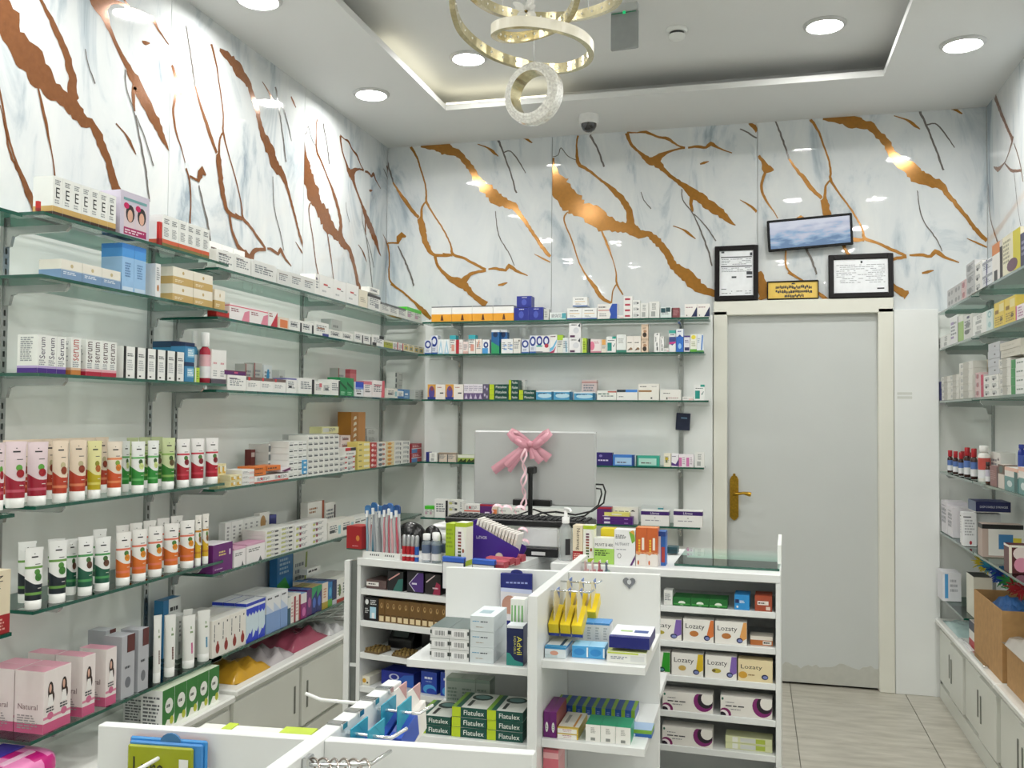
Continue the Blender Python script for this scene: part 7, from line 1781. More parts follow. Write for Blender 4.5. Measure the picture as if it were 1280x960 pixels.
# pink organza bow with curled tails
PINK, PINKD, PINKL = film('d79aa8', 0.92), film('d79aa8', 0.92), mat('eec6cf', 0.3)
t = thing('ribbon_bow', 'pink organza bow tied on the back of the monitor', 'bow', (-0.802, 3.375, 1.385), radians(-1.2))
def loop(pts, w0, w1, m, name, thick=0.0):
    mb = MB(); rows = []
    for i, (x, y, z) in enumerate(pts):
        s = i / (len(pts) - 1); w = w0 + (w1 - w0) * s
        a, b = pts[max(0, i - 1)], pts[min(len(pts) - 1, i + 1)]
        dx, dz = b[0] - a[0], b[2] - a[2]; L = hypot(dx, dz) or 1
        nx, nz = -dz / L, dx / L
        c = 0.004 * sin(i * 2.1)
        rows.append([(x + nx * w * k, y + c * abs(k) - 0.003 * cos(k * 7), z + nz * w * k) for k in (-0.5, -0.25, 0, 0.25, 0.5)])
    mb.grid(rows, m)
    return mb.build(name, t)
for sx in (-1, 1):
    loop([(0, 0, 0), (sx * .025, -.008, .022), (sx * .05, -.016, .042), (sx * .07, -.026, .052), (sx * .076, -.036, .044), (sx * .062, -.042, .028), (sx * .035, -.036, .008), (0, -.014, .0)], 0.018, 0.030, PINK, 'loop')
    loop([(0, -.004, 0), (sx * .02, -.014, .010), (sx * .042, -.024, .024), (sx * .056, -.034, .030), (sx * .05, -.044, .018), (sx * .025, -.036, .0), (0, -.016, -.004)], 0.016, 0.026, PINKD, 'inner_loop')
for pts, w0, w1, m in (
    ([(0, -.006, .0), (-.03, -.014, -.012), (-.06, -.02, -.036), (-.095, -.018, -.062), (-.145, -.012, -.098)], 0.024, 0.034, PINK),
    ([(0, -.01, .0), (-.02, -.024, -.024), (-.045, -.03, -.052), (-.08, -.024, -.098)], 0.022, 0.016, PINKD),
    ([(0, -.012, .0), (-.028, -.03, -.016), (-.055, -.034, -.046), (-.09, -.03, -.078)], 0.012, 0.026, PINK),
    ([(0, -.006, .0), (.02, -.018, -.012), (.045, -.024, -.028), (.072, -.02, -.048)], 0.022, 0.036, PINK),
    ([(0, -.012, .0), (.012, -.028, -.02), (.03, -.03, -.046), (.044, -.026, -.06)], 0.018, 0.03, PINKD),
    ([(0, -.012, .0), (.006, -.03, -.022), (.012, -.03, -.05)], 0.014, 0.02, PINK)):
    loop(pts, w0, w1, m, 'tail')
MB().lathe([(0.004, -0.012), (0.012, -0.006), (0.013, 0.006), (0.004, 0.012)], PINKD, 12, c=(0, -0.02, 0.004)).build('knot', t)
for k in range(2):
    pts = [(-0.012 - 0.004 * k + 0.008 * sin(i * 0.9 + k * 2.2), -0.054 + 0.005 * cos(i * 0.9 + k), -0.01 - i * 0.0125) for i in range(19)]
    rows = [[(x - 0.0035, y, z), (x + 0.0035, y + 0.002 * (-1) ** i, z - 0.002)] for i, (x, y, z) in enumerate(pts)]
    MB().grid(rows, PINKL).build('curled_tail', t)
for cx, cz, cy in ((-0.05, -0.228, -0.16), (-0.085, -0.226, -0.16), (0.0, -0.228, -0.16), (0.02, -0.30, -0.200), (0.025, -0.34, -0.200)):
    rows = [[(cx + 0.02 * cos(a * 0.5), cy, cz + 0.014 * sin(a * 0.5) - 0.002), (cx + 0.02 * cos(a * 0.5), cy + 0.008, cz + 0.016 * sin(a * 0.5) + 0.004)] for a in range(9)]
    MB().grid(rows, PINKL).build('curl', t)

# white printer box, keyboard, spare white box, dark domes, pump bottle
t = thing('receipt_printer', 'white receipt printer on a black base below the monitor', 'printer', (-0.727, 3.20, 1.0005), radians(-3))
MB().box(-0.066, 0, 0.032, 0.066, 0.12, 0.104, mat('e2e4e3', 0.35)).build('housing', t, 0.006)
MB().box(-0.066, -0.004, 0.0, 0.066, 0.12, 0.032, mat('16181a', 0.4)).build('base', t, 0.003)
mb = MB(); mb.face([(-0.03, -0.0045, 0.006), (0.02, -0.0045, 0.006), (0.02, -0.0045, 0.018), (-0.03, -0.0045, 0.018)], mat('dfe0de', 0.5)); mb.build('sticker', t)
t = thing('paper_tray', 'white rounded tray beneath the keyboard behind the toothbrushes', 'tray', (-1.055, 3.27, 1.0005), radians(-4))
MB().box(-0.09, -0.05, 0, 0.09, 0.09, 0.082, WHITE).build('body', t, 0.02)
MB().box(-0.085, -0.045, 0.08, 0.085, 0.085, 0.095, mat('f2f3f0', 0.3)).build('lid', t, 0.01)
t = thing('keyboard', 'black computer keyboard resting on the white printer', 'keyboard', (-0.815, 3.238, 1.1055), radians(-1))
MB().box(-0.265, -0.04, 0.0, 0.265, 0.09, 0.022, mat('131516', 0.4)).build('case', t, 0.004)
km = MB().box(-0.0075, -0.0075, 0.0, 0.0075, 0.0075, 0.006, mat('1e2022', 0.45)).mesh('key', 0.001)
for i in range(24):
    for j in range(5):
        k = link('key', km, t); k.location = (-0.245 + i * 0.0213, -0.028 + j * 0.024, 0.022)
for x, y, r0, lb in ((-1.222, 3.235, 0.062, 'larger black domed scanner stand behind the toothbrushes'), (-1.110, 3.155, 0.038, 'smaller black domed scanner stand behind the clear bottles')):
    t = thing('scanner_dome', lb, 'scanner', (x, y, 1.0005))
    MB().lathe([(r0, 0), (r0, 0.028), (r0 * .97, 0.05), (r0 * .85, 0.072), (r0 * .6, 0.09), (r0 * .25, 0.099), (0.003, 0.101)], mat('0b0c0e', 0.22), 24, sy=0.7).build('shell', t)
t = thing('pump_bottle', 'clear sanitizer pump bottle with white pump beside the printer', 'bottle', (-0.628, 3.16, 1.0005))
MB().lathe([(0.022, 0), (0.025, 0.004), (0.025, 0.085), (0.022, 0.108), (0.011, 0.124), (0.011, 0.13)], film('d2dada', 0.35), 20).build('bottle_body', t)
MB().lathe([(0.013, 0.126), (0.013, 0.146), (0.006, 0.149), (0.006, 0.172)], mat('f2f3f2', 0.3), 16).build('collar', t)
MB().pipe([(0.0, 0, 0.17), (-0.004, 0, 0.176), (0.016, -0.012, 0.175), (0.022, -0.016, 0.166)], 0.005, mat('f2f3f2', 0.3), 8).build('spout', t)
mb = MB(); mb.face([(0.004, -0.0262, 0.02), (0.02, -0.018, 0.02), (0.02, -0.018, 0.075), (0.004, -0.0262, 0.075)], mat('2a2c30', 0.5)); mb.build('print', t)

# toothbrush display tray with single brushes
LA = radians(-10.2)
def lc(a, b):
    return (-1.329 + a * cos(LA) - b * sin(LA), 2.996 + a * sin(LA) + b * cos(LA))
x, y = lc(0.015, 0.012)
t = thing('brush_tray', 'white card tray of toothbrushes on the counter', 'display tray', (x, y, 1.0005), LA)
mb = MB().box(0, 0, 0, 0.15, 0.004, 0.022, WHITE).box(0, 0.05, 0, 0.15, 0.054, 0.03, WHITE).box(0, 0.004, 0, 0.003, 0.05, 0.022, WHITE).box(0.147, 0.004, 0, 0.15, 0.05, 0.022, WHITE).box(0.003, 0.004, 0, 0.147, 0.05, 0.003, WHITE)
mb.build('tray', t)
mb = MB()
for u in (0.03, 0.09):
    for q in range(5):
        mb.face([(u + q * .008, -.0004, .009), (u + q * .008 + .005, -.0004, .009), (u + q * .008 + .006, -.0004, .015), (u + q * .008 + .002, -.0004, .015)], mat('6a6d72', 0.5))
mb.build('print', t)
for i in range(8):
    c = ['8fb4c4', '2f7f9a', '9aa0a6', '7d8084', 'c98a92', 'b8606c', 'd2a2a8', 'c05a68'][i]
    a = 0.025 + 0.0172 * i
    px_, py_ = lc(a, 0.028 + 0.008 * (i % 2))
    b = thing('toothbrush_pack', ['toothbrush pack with pale blue handle at the tray end', 'toothbrush pack with teal handle', 'toothbrush pack with silver grey handle', 'toothbrush pack with dark grey handle', 'toothbrush pack with pale rose handle', 'toothbrush pack with deep rose handle', 'toothbrush pack with faint pink handle', 'toothbrush pack with red handle at the tray end'][i] + ' standing in the white tray', 'toothbrush', (px_, py_, 1.004), LA + 0.25 * sin(i * 2.3), 'toothbrush packs in the counter tray')
    b.rotation_euler = (0.03 * (i % 3), 0.05 * sin(i * 1.7), LA + 0.2 * sin(i * 2.3))
    hgt = 0.175 + 0.006 * (i % 3)
    MB().box(-0.010, 0.0, 0, 0.010, 0.004, hgt - 0.03, film('e6eaec', 0.55)).build('blister', b)
    MB().pipe([(0, -0.003, 0.01), (0.001, -0.004, 0.06), (-0.002, -0.004, 0.11), (0, -0.003, hgt - 0.035)], [0.0035, 0.0045, 0.003, 0.002], mat(c, 0.3), 8).build('handle', b)
    MB().box(-0.004, -0.009, hgt - 0.04, 0.004, -0.002, hgt - 0.018, mat('eef2f4', 0.5)).build('brush_head', b)
    MB().prism([(-0.013, hgt - 0.030), (0.013, hgt - 0.030), (0.013, hgt - 0.006), (0.006, hgt), (-0.006, hgt), (-0.013, hgt - 0.006)][::-1], -0.001, 0.004, mat(['3f74a8', 'dfe6ea', '2a5f96', '3f74a8', '2a4f86', '3f6aa8', '2a5f96', '2a4f86'][i], 0.4), 'y').build('header_card', b)
# lip balms
for i in range(4):
    px_, py_ = lc(0.178 + 0.0165 * i, 0.02)
    b = thing('lip_balm_stick', 'red lip balm stick with silver cap, %s from the toothbrushes' % ORDN[i] if i < 3 else 'blue lip balm stick with silver cap', 'lip balm', (px_, py_, 1.0005), 0, 'lip balm sticks on the counter')
    MB().lathe([(0.0072, 0), (0.0075, 0.003), (0.0075, 0.05)], mat('b3202c' if i < 3 else '2a5fb0', 0.25), 14).build('tube_body', b)
    MB().lathe([(0.0074, 0.05), (0.0072, 0.083), (0.005, 0.087)], mat('b5b7ba', 0.25, 0.7), 14).build('cap', b)
    MB().lathe([(0.0077, 0.015), (0.0077, 0.022)], mat('e9e2e2', 0.4), 14, cap=False).build('label_band', b)
for i, (a, o) in enumerate(((0.262, 0.025), (0.3, 0.025), (0.275, 0.065), (0.315, 0.065))):
    px_, py_ = lc(a, o)
    lb = ['clear gel bottle with white cap beside the blue lip balm', 'clear gel bottle with white cap beside the lime carton', 'clear gel bottle in the rear behind the lip balm', 'clear gel bottle in the rear behind the lime carton'][i]
    b = thing('gel_bottle', lb + ' on the counter', 'bottle', (px_, py_, 1.0005), LA, 'clear gel bottles on the counter')
    bm_, lm_, cm_ = bottle_meshes('botClear', 0.034, 0.095)
    bo = link('bottle_body', bm_, b); link('label_band', lm_, bo); link('cap', cm_, b)

# purple wedge display with sachets
glyphs(['LaTHOR', 'Lure'])
def words_on(mb, txt, f, u0, v0, u1, v1, m):
    vs, fs = _glyph[txt]
    for fc in fs:
        mb.face([f(u0 + vs[i][0] * (u1 - u0), v0 + vs[i][1] * (v1 - v0)) for i in fc], m)
t = thing('sachet_display', 'purple wedge shaped card display full of white sachets', 'display tray', (-0.936, 3.03, 1.0005), radians(-5))
PUR = mat('3b1a86', 0.35)
MB().prism([(0, 0), (0.158, 0), (0.182, 0.042), (0.178, 0.052), (0.004, 0.135), (0, 0.135)][::-1], 0, 0.003, PUR, 'y').build('front_panel', t)
MB().prism([(0, 0), (0.158, 0), (0.182, 0.042), (0.178, 0.052), (0.004, 0.135), (0, 0.135)][::-1], 0.072, 0.075, PUR, 'y').build('rear_panel', t)
MB().box(0, 0.003, 0, 0.16, 0.072, 0.003, PUR).build('floor_panel', t)
MB().box(0, 0.003, 0.003, 0.003, 0.072, 0.134, PUR).build('end_panel', t)
mb = MB(); words_on(mb, 'LaTHOR', lambda u, v: (u, -0.0005, v), 0.028, 0.078, 0.066, 0.088, mat('dcd6ee', 0.4))
mb.face([(0.11 + 0.014 * cos(2 * pi * i / 20), -0.0006, 0.022 + 0.014 * sin(2 * pi * i / 20)) for i in range(20)], mat('c9c6b0', 0.35))
mb.face([(0.11 + 0.011 * cos(2 * pi * i / 20), -0.0007, 0.022 + 0.011 * sin(2 * pi * i / 20)) for i in range(20)], mat('d9d8c8', 0.35))
mb.face([(0.012, -0.0005, 0.006), (0.055, -0.0005, 0.006), (0.055, -0.0005, 0.009), (0.012, -0.0005, 0.009)], mat('b9b0dc', 0.4))
pr = mb.build('print', t); pr['kind'] = 'stuff'
for i in range(13):
    s = MB().box(-0.004, 0, 0, 0.004, 0.062, 0.095, mat('e9e6e0', 0.35)).box(-0.0045, -0.0006, 0.05, 0.0045, 0.0, 0.075, mat('d9cfc2', 0.4)).build('sachet')
    ry = radians(14)
    s.location = (-0.936 + (0.010 + 0.0115 * i) * cos(radians(-5)), 3.0385 + (0.010 + 0.0115 * i) * sin(radians(-5)), 1.0045 + 0.048 * (1 - i / 13) ** 1.2)
    s.rotation_euler = (0, ry, radians(-5))
    tag(s, 'white sachet in the purple wedge display, %s from its tall end' % (ORDN + ['thirteenth'])[i], 'sachet', 'white sachets in the purple display')

# red cartons lying in a row, sheet holders
for i in range(4):
    o = link('red_carton', carton_mesh('redlie', 0.088, 0.036, 0.022))
    o.location = (-0.823 + 0.010 * i, 2.918 + 0.038 * i, 1.0005 + 0.006 * (i % 2)); o.rotation_euler = (0.0, 0, radians(-9))
    tag(o, 'dull red flat carton by the purple wedge, %s from the stand' % ORDN[i], 'box', 'red cartons by the purple display')
for k, (a, lb) in enumerate(((0.345, 'blue edged document holder hanging on the dark carton counter'), (0.455, 'blue edged document holder hanging behind the display stand'))):
    px_, py_ = lc(a, -0.012)
    t = thing('document_holder', lb, 'document holder', (px_, py_, 0.925), LA, 'blue document holders on the counter')
    MB().box(0, -0.004, 0, 0.082, 0.004, 0.104, mat('1f2a4a', 0.3)).build('backing', t, 0.002)
    MB().box(0.004, -0.006, 0.003, 0.079, -0.003, 0.088, mat('e6e8ea', 0.35)).build('sheet', t)
    MB().box(0.001, -0.007, 0.09, 0.081, 0.012, 0.107, mat('2f5fc0', 0.3)).build('clip_edge', t, 0.002)

# dark devices and bronze trays in the third cubby
t = thing('card_reader', 'black card reader with grey screen in the third cubby', 'card reader', lc(0.115, 0.20) + (ZLC[2] + 0.0005,), LA)
MB().prism([(-0.06, 0), (0.10, 0), (0.10, 0.03), (0.06, 0.075), (-0.06, 0.04)], -0.05, 0.05, mat('101114', 0.35), 'x').build('body', t, 0.004)
t.rotation_euler = (0, 0, LA + radians(180))
MB().prism([(0.068, 0.068), (0.095, 0.04), (0.096, 0.041), (0.069, 0.069)], -0.03, 0.03, mat('4a5452', 0.2), 'x').build('screen', t)
o = tag(MB().box(0, 0, 0, 0.2, 0.10, 0.075, mat('0f1013', 0.4)).build('device_case', None, 0.008), 'black device case filling the third cubby', 'case')
o.location = lc(0.18, 0.13) + (ZLC[2] + 0.0005,); o.rotation_euler = (0, 0, LA)
for i in range(3):
    mb = MB().box(0, 0, 0, 0.062, 0.07, 0.006, mat('6d5a3a', 0.5))
    r = random.Random(i)
    for q in range(12):
        for w in range(8):
            mb.box(0.003 + q * 0.005, 0.002 + w * 0.0085, 0.006, 0.0065 + q * 0.005, 0.008 + w * 0.0085, 0.011 + r.uniform(0, 0.006), mat(['8a7040', '5d4a28', 'a08a52'][(q + w) % 3], 0.4))
    o = mb.build('bronze_tray'); o['kind'] = 'stuff'
    o.location = lc(0.03 + 0.11 * i, 0.008) + (ZLC[2] + 0.0005,); o.rotation_euler = (0, 0, LA - 0.1)
    tag(o, 'shallow tray of crinkled bronze packs %s in the third cubby' % ['beside the post', 'before the card reader', 'before the black case'][i], 'tray', 'bronze pack trays in the third cubby')

# heart badge, hanging packs on the display stand
t = thing('heart_badge', 'grey heart shaped badge on the display stand cross panel', 'badge', (-0.349, 2.6975, 1.018), radians(5.5))
hp_ = []
for i in range(28):
    a = 2 * pi * i / 28
    hp_.append((0.00112 * 16 * sin(a) ** 3, 0.00112 * (13 * cos(a) - 5 * cos(2 * a) - 2 * cos(3 * a) - cos(4 * a))))
MB().prism(hp_, -0.004, 0.0, mat('8d9094', 0.25, 0.6), 'y').build('heart', t)
mb = MB(); mb.face([(0.006 * cos(2 * pi * i / 12), -0.0045, 0.002 + 0.007 * sin(2 * pi * i / 12)) for i in range(12)], mat('c9ccce', 0.3)); mb.build('emblem', t)

t = thing('hanging_pack', 'navy hanging pack with clasped hands photo on the display stand', 'hanging pack', (-0.672, 2.652, 0.8535), radians(5.5))
t.scale = (1, 1, 0.91)
MB().box(-0.047, -0.006, 0, 0.047, 0.006, 0.20, mat('1c2470', 0.25, vary=0.05)).build('card', t, 0.002)
mb = MB()
mb.face([(-0.046, -0.0064, 0.05), (0.046, -0.0064, 0.05), (0.046, -0.0064, 0.142), (-0.046, -0.0064, 0.142)], mat('d8d6da', 0.4))
mb.face([(-0.046, -0.0066, 0.142), (0.046, -0.0066, 0.136), (0.046, -0.0066, 0.15), (-0.046, -0.0066, 0.154)], mat('c3cbe6', 0.4))
for cx, cz, rx, rz, c in ((-0.02, 0.10, 0.022, 0.03, 'b98a78'), (0.016, 0.105, 0.026, 0.018, '9c6f60'), (-0.006, 0.118, 0.014, 0.012, 'e6dcd8'), (0.03, 0.09, 0.012, 0.02, '4a3a3c')):
    mb.face([(cx + rx * cos(2 * pi * i / 14), -0.0068 - rx * 0.004, cz + rz * sin(2 * pi * i / 14)) for i in range(14)], mat(c, 0.5))
for q in range(6):
    mb.face([(-0.03 + q * .011, -.0066, .168), (-0.022 + q * .011, -.0066, .168), (-0.022 + q * .011, -.0066, .173), (-0.03 + q * .011, -.0066, .173)], mat('9aa4d8', 0.4))
pr = mb.build('print', t); pr['kind'] = 'stuff'
MB().prism([(0.018 * cos(pi * i / 8), 0.2 + 0.012 * sin(pi * i / 8)) for i in range(9)][::-1], -0.001, 0.001, mat('1c2470', 0.3), 'y').build('hang_tab', t)

def prong(label, pts, r=0.0025, m=CHROME, group=None):
    o = MB().pipe(pts, r, m, 8).build('display_prong')
    return tag(o, label, 'hook', group)
prong('front chrome prong on the spine holding yellow packs', [(-0.5245, 2.44, 1.032), (-0.42, 2.44, 1.032), (-0.408, 2.44, 1.040)], group='chrome prongs for yellow packs')
prong('rear chrome prong on the spine holding yellow packs', [(-0.5245, 2.57, 1.034), (-0.42, 2.57, 1.034), (-0.408, 2.57, 1.042)], group='chrome prongs for yellow packs')
def hang_pack(x, y, z, wx, ly, hz, boxc, tipc, cardc, card2, label, cat, group, drop=0.055, tilt=0.5):
    t = thing('hanging_pack', label, cat, (x, y, z), 0, group)
    o = MB().box(-wx / 2, -ly / 2, -hz / 2, wx / 2, ly / 2, hz / 2, mat(boxc, 0.3)).build('pack_box', t, 0.001)
    o.location = (0, 0, -drop); o.rotation_euler = (tilt, 0, 0)
    o2 = MB().box(-wx / 2 - 0.0006, -ly / 2 - 0.0006, -hz / 2 - 0.0006, wx / 2 + 0.0006, -ly / 2 + 0.004, -hz / 2 + 0.008, mat(tipc, 0.35)).build('coloured_tip', o)
    MB().prism([(-ly * .40, -drop + 0.0), (ly * .40, -drop + 0.01), (ly * .40, 0.014), (-ly * .40, 0.014)], -0.0008, 0.0008, mat(cardc, 0.4), 'x').build('header_card', t)
    MB().prism([(-ly * .1, 0.0142), (ly * .402, -0.016), (ly * .402, 0.0142)], -0.0011, 0.0011, mat(card2, 0.4), 'x').build('header_print', t)
    return t
for i in range(3):
    hang_pack(-0.508 + 0.031 * i, 2.44, 1.022, 0.027, 0.085, 0.036, 'e8cc1e', '2a3f96', 'd9d0b0', '5a78b8', 'yellow hanging pack on the front prong, %s from the spine' % ORDN[i], 'hanging pack', 'yellow hanging packs', 0.066, 0.45)
    hang_pack(-0.500 + 0.034 * i, 2.575, 1.026, 0.027, 0.085, 0.034, 'e8cc1e', '2a3f96', 'd9d0b0', '5a78b8', 'yellow hanging pack on the rear prong, %s from the spine' % ORDN[i], 'hanging pack', 'yellow hanging packs behind', 0.060, 0.45)
# pale and pink packs on the far side of the spine
prong('short chrome prong on the far end of the spine', [(-0.5245, 2.90, 1.036), (-0.44, 2.90, 1.036)])
for i in range(4):
    hang_pack(-0.512 + 0.022 * i, 2.90, 1.03, 0.016, 0.05, 0.05, ['d8b0b0', 'c98a8e', 'b9566a', '7d9a92'][i], 'efe6e6', ['c9a8a8', 'e6d2d2', 'c24a5a', '3a4a6a'][i], 'e9e4e2', ['pale rose hanging pack', 'dusty rose hanging pack', 'deep rose hanging pack', 'sea green hanging pack'][i] + ' at the far end of the spine', 'hanging pack', None, 0.045, 0.2)

# second stand: teal carded packs, prongs, hook with rings, bag of kitchen cloths
for k, (y, lb) in enumerate(((1.285, 'near'), (1.40, 'far'))):
    prong('white tipped chrome prong %s on the empty topped stand' % ['beside the cross panel', 'at the spine end'][k], [(-0.5815, y, 1.028), (-0.525, y, 1.026), (-0.512, y, 1.027), (-0.502, y + 0.035, 1.03)], 0.0028, mat('e6e8ea', 0.15, 0.8), 'prongs with teal cards')
    for i in range(2):
        hang_pack(-0.568 + 0.027 * i, y + 0.012, 1.026, 0.022, 0.075, 0.04, '2a50b4', '1d3a8a', '2a9ab4', '2a9ab4', 'teal carded blue pack %s' % [['nearest the cross panel, against the spine', 'nearest the cross panel, at prong tip'], ['at the spine end, against the spine', 'at the spine end, at prong tip']][k][i], 'hanging pack', None, 0.04, 0.25)
for i in range(2):
    hang_pack(-0.568 + 0.024 * i, 1.462, 1.034, 0.020, 0.07, 0.05, 'ebe8e3', 'c0405a', 'efece6', 'c9a0a0', ['cream carded pack against the spine end', 'cream carded pack with red corner at the spine end'][i], 'hanging pack', None, 0.045, 0.15)
for k, y in enumerate((1.27, 1.33, 1.39, 1.45)):
    t = thing('prong_clip', 'chrome clip number holder on the spine top edge', 'clip', (-0.594, y, 1.0455), 0, 'chrome clips on the stand spine')
    MB().box(-0.011, -0.008, 0, 0.015, 0.008, 0.0022, CHROME).build('plate', t, 0.001)
    MB().box(0.0128, -0.008, -0.006, 0.016, 0.008, 0.0022, CHROME).build('clip_side', t)
    t['label'] = ['chrome clip on the spine beside the cross panel', 'chrome clip on the spine at the first teal card', 'chrome clip on the spine at the second teal card', 'chrome clip at the far end of the spine'][k]
prong('white prong sticking out over the aisle from the stand', [(-0.6065, 1.40, 1.034), (-0.68, 1.40, 1.034), (-0.708, 1.40, 1.042)], 0.003, mat('e9eae8', 0.25))
t = thing('ring_hook', 'chrome hook bar hung with rings on the empty topped stand', 'hook', (-0.5815, 1.15, 1.03))
MB().pipe([(0.0035, 0, 0), (0.045, 0, 0.004), (0.09, -0.002, 0.010), (0.096, 0.0, 0.011), (0.10, 0.056, 0.008)], 0.0028, CHROME, 8).build('bar', t)
MB().box(0.0004, -0.01, -0.02, 0.010, 0.01, 0.0125, CHROME).build('clamp', t, 0.002)
for i in range(6):
    x = -0.5815 + 0.012 + 0.0145 * i
    r0 = 0.019 + 0.002 * (i % 2)
    mb = MB().pipe([(0.004 * sin(a * 2 * pi / 20), r0 * cos(a * 2 * pi / 20), -r0 + 0.003 + r0 * sin(a * 2 * pi / 20) * 1.05) for a in range(21)], 0.0016, mat('b9aea6', 0.15, 1.0), 6, cap=False)
    o = mb.build('key_ring'); o.location = (x, 1.15, 1.034 + 0.0012 * i); o.rotation_euler = (0, 0, 0.9 + 0.15 * sin(i * 2))
    tag(o, 'chrome ring on the hook bar, %s from the stand spine' % ORDN[i], 'ring', 'rings on the hook bar')
t = thing('cloth_pack', 'green and blue pack hanging on the stand cross panel', 'hanging pack', (-0.806, 1.176, 0.90), radians(5.3))
MB().box(-0.062, 0.0, 0, 0.054, 0.006, 0.134, mat('a32a3a', 0.3)).build('red_layer', t, 0.004)
MB().box(-0.058, -0.005, -0.005, 0.060, 0.0, 0.136, mat('3f8fd0', 0.25)).build('blue_layer', t, 0.004)
MB().box(-0.056, -0.010, -0.006, 0.056, -0.005, 0.132, mat('3f86c8', 0.25)).build('blue_layer', t, 0.004)
MB().box(-0.056, -0.015, -0.01, 0.044, -0.010, 0.128, mat('9aa31c', 0.25)).build('green_card', t, 0.003)
MB().prism([(0.005 + 0.016 * cos(pi * i / 8), 0.13 + 0.014 * sin(pi * i / 8)) for i in range(9)][::-1], -0.006, -0.003, mat('3f78a8', 0.3), 'y').build('hang_tab', t)
mb = MB(); words_on(mb, 'Lure', lambda u, v: (u, -0.0155, v), -0.046, 0.083, 0.0, 0.112, mat('2f3310', 0.4))
mb.face([(0.024, -0.0155, 0.07), (0.037, -0.0155, 0.07), (0.0375, -0.0155, 0.112), (0.0235, -0.0155, 0.112)], mat('e9eae6', 0.4))
for q in range(7):
    mb.face([(-0.046 + q * 0.0125, -0.0155, 0.064), (-0.036 + q * 0.0125, -0.0155, 0.064), (-0.036 + q * 0.0125, -0.0155, 0.069), (-0.046 + q * 0.0125, -0.0155, 0.069)], mat('4a5010', 0.4))
pr = mb.build('print', t); pr['kind'] = 'stuff'
prong('white prong through the green and blue pack', [(-0.812, 1.185, 1.012), (-0.815, 1.12, 1.010), (-0.826, 1.09, 1.008)], 0.003, mat('eceded', 0.2))
t = thing('lime_pack', 'white and lime pack hanging behind the stand cross panel', 'hanging pack', (-0.71, 1.236, 0.93), radians(5.3))
t.location.z = 0.924
MB().box(-0.09, 0, 0, 0.088, 0.03, 0.108, mat('e3e6dc', 0.35)).build('pack_body', t, 0.004)
MB().box(0.04, -0.001, 0.09, 0.089, 0.031, 0.1095, mat('b5cc2a', 0.35)).build('lime_band', t)
MB().box(-0.05, -0.001, 0.09, -0.035, 0.031, 0.1095, mat('b5cc2a', 0.35)).build('lime_band', t)

# navy card pack clipped to the upright
t = thing('navy_card_pack', 'small navy card pack hung on the upright behind the monitor', 'hanging pack', (-0.40, 5.435, 1.415))
t.rotation_euler = (0, radians(3), 0)
MB().box(-0.04, 0, 0, 0.04, 0.018, 0.098, mat('16213f', 0.3)).build('pack_body', t, 0.002)
mb = MB(); mb.face([(-0.012, -.0005, 0.066), (0.022, -.0005, 0.066), (0.022, -.0005, 0.074), (-0.012, -.0005, 0.074)], mat('5a7f9a', 0.4)); mb.build('print', t)
t = thing('small_bottle', 'small olive bottle between the purple header cartons behind the monitor', 'bottle', (-0.545, 5.30, ZB[4] + 0.0005))
MB().lathe([(0.013, 0), (0.014, 0.02), (0.012, 0.035), (0.004, 0.055), (0.003, 0.062)], mat('8a8a4a', 0.25), 14).build('bottle_body', t)
MB().lathe([(0.005, 0.05), (0.005, 0.064)], mat('c9c6a0', 0.4), 10).build('cap', t)

# goods lying on the long wall cabinets
mb = MB()
def dm(i, j):
    return mat('c2187a', 0.3) if (i + j // 2) % 5 in (0, 1) else mat('e889bd', 0.3)
rows = []
for i in range(15):
    u = -1 + 2 * i / 14; q = []
    for j in range(21):
        a = 2 * pi * j / 20
        s = (1 - abs(u) ** 5) ** 0.5 if abs(u) < 1 else 0.02
        q.append((0.125 * (abs(cos(a)) ** 0.55) * (1 if cos(a) > 0 else -1) * max(s, .05), 0.19 * u, 0.052 + 0.052 * (abs(sin(a)) ** 0.6) * (1 if sin(a) > 0 else -1) * max(s, .05)))
    rows.append(q)
mb.grid(rows, mat('e889bd', 0.3), matf=dm)
t = thing('nappy_pack', 'bright pink soft pack on the base cabinet under tubes', 'pack', (-2.105, 2.215, 0.4025))
link('pack_body', mb.mesh('pack_body'), t)
MB().box(-0.06, 0.02, 0.1035, 0.02, 0.12, 0.106, mat('4a3aa6', 0.4)).build('blue_label', t, 0.001)
MB().box(0.05, -0.02, 0.1, 0.075, 0.10, 0.103, mat('f2c2dc', 0.4)).build('pale_stripe', t, 0.001)
t = tag(soft(MB(), -2.2, 3.33, 0.4185, -1.985, 3.602, 0.50, film('c99a2e', 0.92), seed=5, bump=0.4).build('plastic_bag'), 'crumpled yellow plastic bag on the corner bay cabinet', 'bag')
t = tag(soft(MB(), -2.23, 3.602, 0.4185, -1.99, 3.822, 0.49, film('c9c2c4', 0.75), seed=8, bump=0.45).build('plastic_bag'), 'crumpled clear grey plastic bag beside the yellow one', 'bag')
t = tag(soft(MB(), -2.24, 3.822, 0.4185, -2.0, 4.182, 0.53, film('b0566c', 0.85), seed=11, bump=0.45).build('plastic_bag'), 'crumpled dark pink plastic bag on the corner bay cabinet', 'bag')
t = tag(soft(MB(), -2.2, 4.182, 0.4185, -1.985, 4.36, 0.48, film('d2d2d2', 0.7), seed=14, bump=0.5).build('plastic_bag'), 'crumpled clear plastic bag before the white wire rack', 'bag')
t = thing('wire_rack', 'tangle of white wire shelf racks on the corner bay cabinet', 'rack', (-2.1, 4.55, 0.4185))
